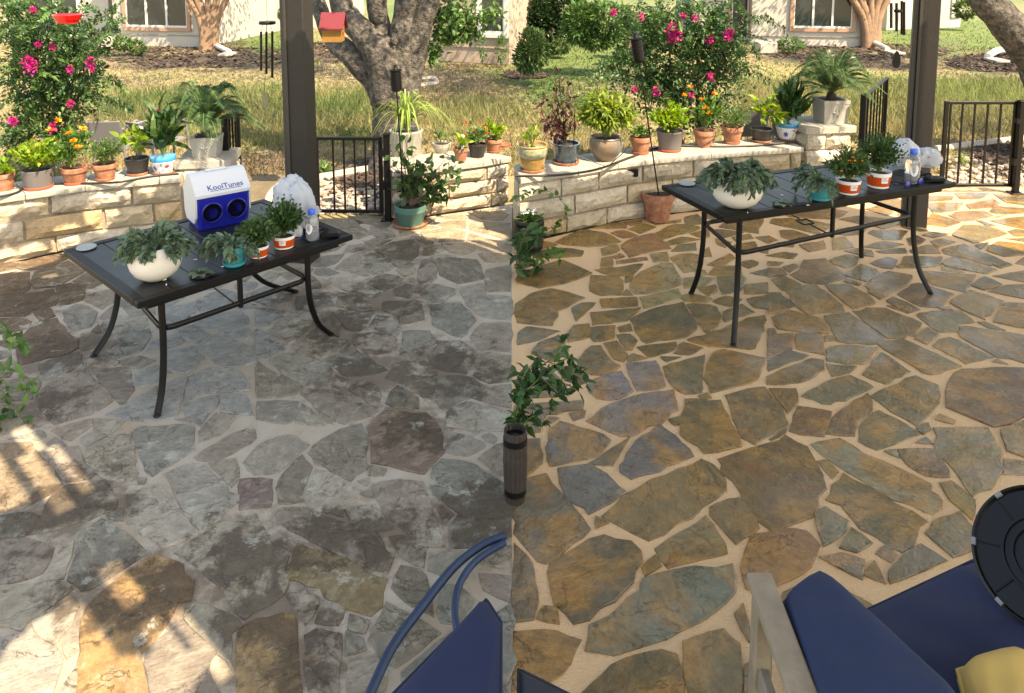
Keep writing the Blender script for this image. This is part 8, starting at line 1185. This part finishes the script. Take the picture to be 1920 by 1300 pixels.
def black_box(name, label, cat, px, py, sx, sy, sz, z0, ang, extra=None):
    p = G(px, py, z0); t = thing(name, label, cat, p); u = (math.cos(ang), math.sin(ang), 0); mb = MB(); mb.bbox(p+Vector((0, 0, sz/2+.001)), sx, sy, sz, u, b=.008); mb.build('case', M_BLACK, t)
    f = [p+Vector((-.09, .05, .008)), p+Vector((-.12, .0, .03)), p+Vector((-.07, -.04, .008)), p+Vector((-.02, .02, .05)), p+Vector((-.06, .07, .02)), p+Vector((-.13, .03, .008))]; mb = MB(); mb.tube(smoothpath(f, 6), .006, 6); mb.build('strap', M_BLACK, t, smooth=True)
black_box('black_pouch', 'black pouch with loose strap at the right corner of the left table', 'pouch', 618, 444, .12, .07, .03, HL, .2); black_box('black_pouch', 'black pouch with loose strap at the right corner of the right table', 'pouch', 1752, 340, .13, .08, .03, HRr, .1)
p = G(571, 444, HL); mb = MB(); mb.lathe((p.x, p.y+.05, HL), [(.022, .001), (.026, .006), (.026, .13), (.012, .17), (.012, .19), (.004, .192)], 20); tag(mb.build('dark_spray_bottle', M_BLACK, smooth=True), 'slim black bottle just left of the blue capped bottle, left table', 'bottle')
p = G(556, 446, HL); mb = MB(); mb.bbox((p.x, p.y+.03, HL+.05), .06, .05, .1, b=.006); tag(mb.build('white_carton', M_WHITE), 'small white carton between herb pot and black bottle on the left table', 'carton')
p = G(554, 455, HL); mb = MB(); P = [G(548, 456, HL+.01), G(556, 450, HL+.02), G(566, 447, HL+.02), G(572, 444, HL+.01)]; mb.tube(smoothpath(P, 5), .008, 8, flat=.4); tag(mb.build('blue_strap', M_HOSE, smooth=True), 'short blue strap between the herb pot and bottle on the left table', 'strap')
# sunglasses on the right table
pa, pb = G(1702, 352, HRr), G(1726, 346, HRr); u = (pb-pa).normalized(); t = thing('sunglasses', 'blue mirrored sunglasses in front of the bottle on the right table', 'sunglasses', (pa+pb)/2); n = Vector((u.y, -u.x, 0))
for q in (pa, pb):
    q = q+Vector((0, 0, .024)); ring = [q+u*math.cos(k/12*6.283)*.034+Vector((0, 0, 1))*math.sin(k/12*6.283)*.023 for k in range(12)]; mb = MB(); mb.add(ring+[q+n*.008], [(k, (k+1) % 12, 12) for k in range(12)]); mb.build('lens', M_SHADE, t, smooth='all'); mb = MB(); mb.tube(ring, .0035, 6, closed=True); mb.build('rim', M_BLACK, t, smooth=True)
mb = MB(); m_ = (pa+pb)/2+Vector((0, 0, .03)); mb.tube([m_-u*.018, m_+n*.004, m_+u*.018], .003, 6); mb.build('bridge', M_BLACK, t)
for q, sg in ((pa, -1), (pb, 1)): mb = MB(); a = q+u*sg*.034+Vector((0, 0, .03)); mb.tube([a, a-n*.07, a-n*.12-Vector((0, 0, .02))], .003, 6); mb.build('temple', M_BLACK, t)
hose('blue_cord', 'thin blue cord beside the sunglasses on the right table', [G(1668, 343, HRr+.005), G(1680, 346, HRr+.005), G(1692, 340, HRr+.006), G(1700, 342, HRr+.005)], .004, M_HOSE, 'cord')  # plain thin blue cord
# ================================================================ FOREGROUND FURNITURE
def cushion(pts, th, name, m, parent, piping=True, puff=.03, n=10):
    """soft cushion over a 4-corner outline (top surface corners), thickness th below"""
    P = [Vector(p) for p in pts]; nrm = (P[1]-P[0]).cross(P[3]-P[0]).normalized()
    if nrm.z < 0: nrm = -nrm
    def surf(a, b): return (P[0]*(1-a)+P[1]*a)*(1-b)+(P[3]*(1-a)+P[2]*a)*b
    V = []; F = []; K = n+1
    for lay in (1, -1):
        for j in range(K):
            for i in range(K):
                a, b = i/n, j/n; e = (1-(2*a-1)**4)*(1-(2*b-1)**4); q = surf(.5+(a-.5), .5+(b-.5)); cr = (mnoise.noise(q*7)*.006+mnoise.noise(Vector((q.x*4+q.y*9, q.y*3, q.z*9)))*.012+abs(mnoise.noise(Vector((q.x*11-q.y*6, q.y*5+3, 1))))*-.010)*e
                V.append(q-nrm*th/2+nrm*lay*(th/2*(.30+.7*min(1, e*3))+puff*e*.6)+nrm*cr)
    for j in range(n):
        for i in range(n): q = j*K+i; F.append((q, q+1, q+K+1, q+K)); F.append((K*K+q, K*K+q+K, K*K+q+K+1, K*K+q+1))
    edge = [i for i in range(K)]+[j*K+n for j in range(1, K)]+[n*K+i for i in range(n-1, -1, -1)]+[j*K for j in range(n-1, 0, -1)]
    for k in range(len(edge)): a, b = edge[k], edge[(k+1) % len(edge)]; F.append((a, K*K+a, K*K+b, b))
    mb = MB(); mb.add(V, F); o = mb.build(name, m, parent, smooth='all')
    if piping: mb = MB(); mb.tube([Vector(V[i])*.99+Vector(V[K*K+i])*.01 for i in edge], .006, 6, closed=True); mb.build('piping', m, o, smooth='all')
    return o
# left: blue cushioned chair cut by the picture's lower middle
zc = .42
a, b, c_, d = G(718, 1300, zc), G(912, 1106, zc), Vector((-.035, G(955, 1148, zc).y, zc)), Vector((-.035, 1.2, zc))
t = thing('lounge_chair', 'navy cushioned seat corner beside the blue hose at the bottom of the left patio', 'chair', Vector((-.35, 1.9, 0)))
cushion([a, b, c_, Vector((-.03, 1.7, zc))], .10, 'seat_cushion', M_CUSH, t, puff=.01)
for (x, y) in ((-.16, 1.85), (-.1, 2.1)): mb = MB(); mb.bbox((x, y, .16), .05, .05, .32); mb.build('leg', M_WOOD, t)
mb = MB(); mb.bbox((-.14, 1.95, .30), .14, .3, .04); mb.build('seat_frame', M_WOOD, t)
z5 = .05
hose('garden_hose', 'thick blue hose arcing over the stained paving beside the navy cushion', [G(690, 1310, z5), G(735, 1215, z5), G(790, 1140, z5), G(850, 1065, z5), G(905, 1022, z5), Vector((-.03, G(952, 1005, z5).y, z5))], .017, M_HOSE)
hose('garden_hose', 'inner loop of blue hose disappearing behind the navy cushion', [G(862, 1200, z5), G(853, 1150, z5), G(862, 1095, z5), G(895, 1050, z5), Vector((-.03, G(952, 1018, z5).y, z5))], .014, M_HOSE)
# right: teak armchair with navy cushions, yellow pillow
t = thing('teak_armchair', 'weathered teak armchair with navy cushions at the bottom right', 'chair', Vector((1.0, 1.8, 0)))
A0, A1 = G(1423, 1070, .62), G(1520, 1330, .62); u = (A1-A0).normalized(); v = Vector((-u.y, u.x, 0)); L = (A1-A0).length+.25
def beam(c, L, w, h, u, name, m=M_WOOD): mb = MB(); mb.bbox(c, L, w, h, u, b=.006); mb.build(name, m, t)
beam(A0+u*(L/2)-Vector((0, 0, .02)), L, .075, .035, u, 'armrest')
beam(A0+u*.05-Vector((0, 0, .32)), .055, .055, .56, u, 'front_leg'); beam(A0+u*.05-Vector((0, 0, .05))+u*.3, .03, .05, .03, u, 'arm_block')
beam(A0+u*(L-.1)-Vector((0, 0, .32)), .055, .055, .56, u, 'rear_leg'); beam(A0+u*L/2-Vector((0, 0, .29)), L, .03, .07, u, 'side_rail'); 
S0, S1, S2, S3 = G(1560, 1150, .44), G(1835, 1030, .44), G(1990, 1150, .44), G(1850, 1500, .44)
S0 = G(1540, 1166, .44); S2 = S1+(S3-S0)*.9
cushion([S0, S1, S2, S3], .10, 'seat_cushion', M_CUSH, t, puff=.016, n=18)
beam((S0+S2)/2-Vector((0, 0, .135)), .5, .45, .04, u, 'seat_frame')
# big folded pillow leaning on the arm
B0, B1, B2, B3 = G(1462, 1108, .60), G(1530, 1052, .60), G(1850, 1330, .66), G(1560, 1380, .64)
cushion([B0, B1, B2, B3], .13, 'back_pillow', M_PIL, t, puff=.045, n=28)
Y0 = [G(1797, 1236, .54), G(1925, 1200, .54), G(1990, 1400, .54), G(1850, 1420, .54)]
t3 = thing('throw_pillow', 'mustard yellow throw pillow on the navy seat at the bottom right corner', 'pillow', Vector((1.15, 1.5, .45))); cushion(Y0, .10, 'pillow_body', M_YEL, t3, puff=.05, n=18)
# black round lid with rings standing on the chair
c = G(1958, 1045, .60); ax = Vector((-.62, -.42, .66)).normalized(); t = thing('plastic_disc', 'black round plastic tray with raised rings leaning on the navy chair at the right edge', 'disc', c)
R = .20; mb = MB(); mb.lathe(c, [(R*.2, -.012), (R*.98, -.010), (R*1.02, 0), (R*1.02, .014), (R*.98, .016), (R*.95, .004), (R*.60, .003), (R*.59, .012), (R*.55, .012), (R*.54, .003), (R*.46, .003), (R*.45, .014), (R*.41, .014), (R*.40, .002), (.004, .002)], 56, axis=ax); mb.build('lid_disc', mat('glossy black plastic', (.003, .003, .0035), .25, spec=.3), t, smooth=True)
tx = ax.orthogonal().normalized(); ty = ax.cross(tx)
for k in range(7): a = k*.898; q = c+(tx*math.cos(a)+ty*math.sin(a))*R*.985+ax*.012; mb = MB(); mb.box(q, .022, .012, .012, tx*-math.sin(a)+ty*math.cos(a), ax); mb.build('clip', M_ALU, t)
for k in range(8): a = k*.785+.2; q = c+(tx*math.cos(a)+ty*math.sin(a))*R*.76+ax*.006; mb = MB(); mb.box(q, R*.34, .005, .006, tx*math.cos(a)+ty*math.sin(a), ax); mb.build('rib', M_BLACK, t)
# cushion corner of another dark chair at the lower middle
t = thing('dark_chair_cushion', 'dark navy footstool corner at the bottom centre beside the green flagstone', 'furniture', Vector((.12, 1.95, 0)))
D = [Vector((.02, G(966, 1236, .40).y, .40)), G(1078, 1288, .40), Vector((.14, 1.6, .40)), Vector((.02, 1.6, .40))]
cushion(D, .10, 'cushion', mat('near black canvas', (.008, .011, .022), .7), t, puff=.01)
mb = MB(); mb.bbox((.08, 1.9, .16), .08, .3, .30); mb.build('frame', M_WOOD, t)
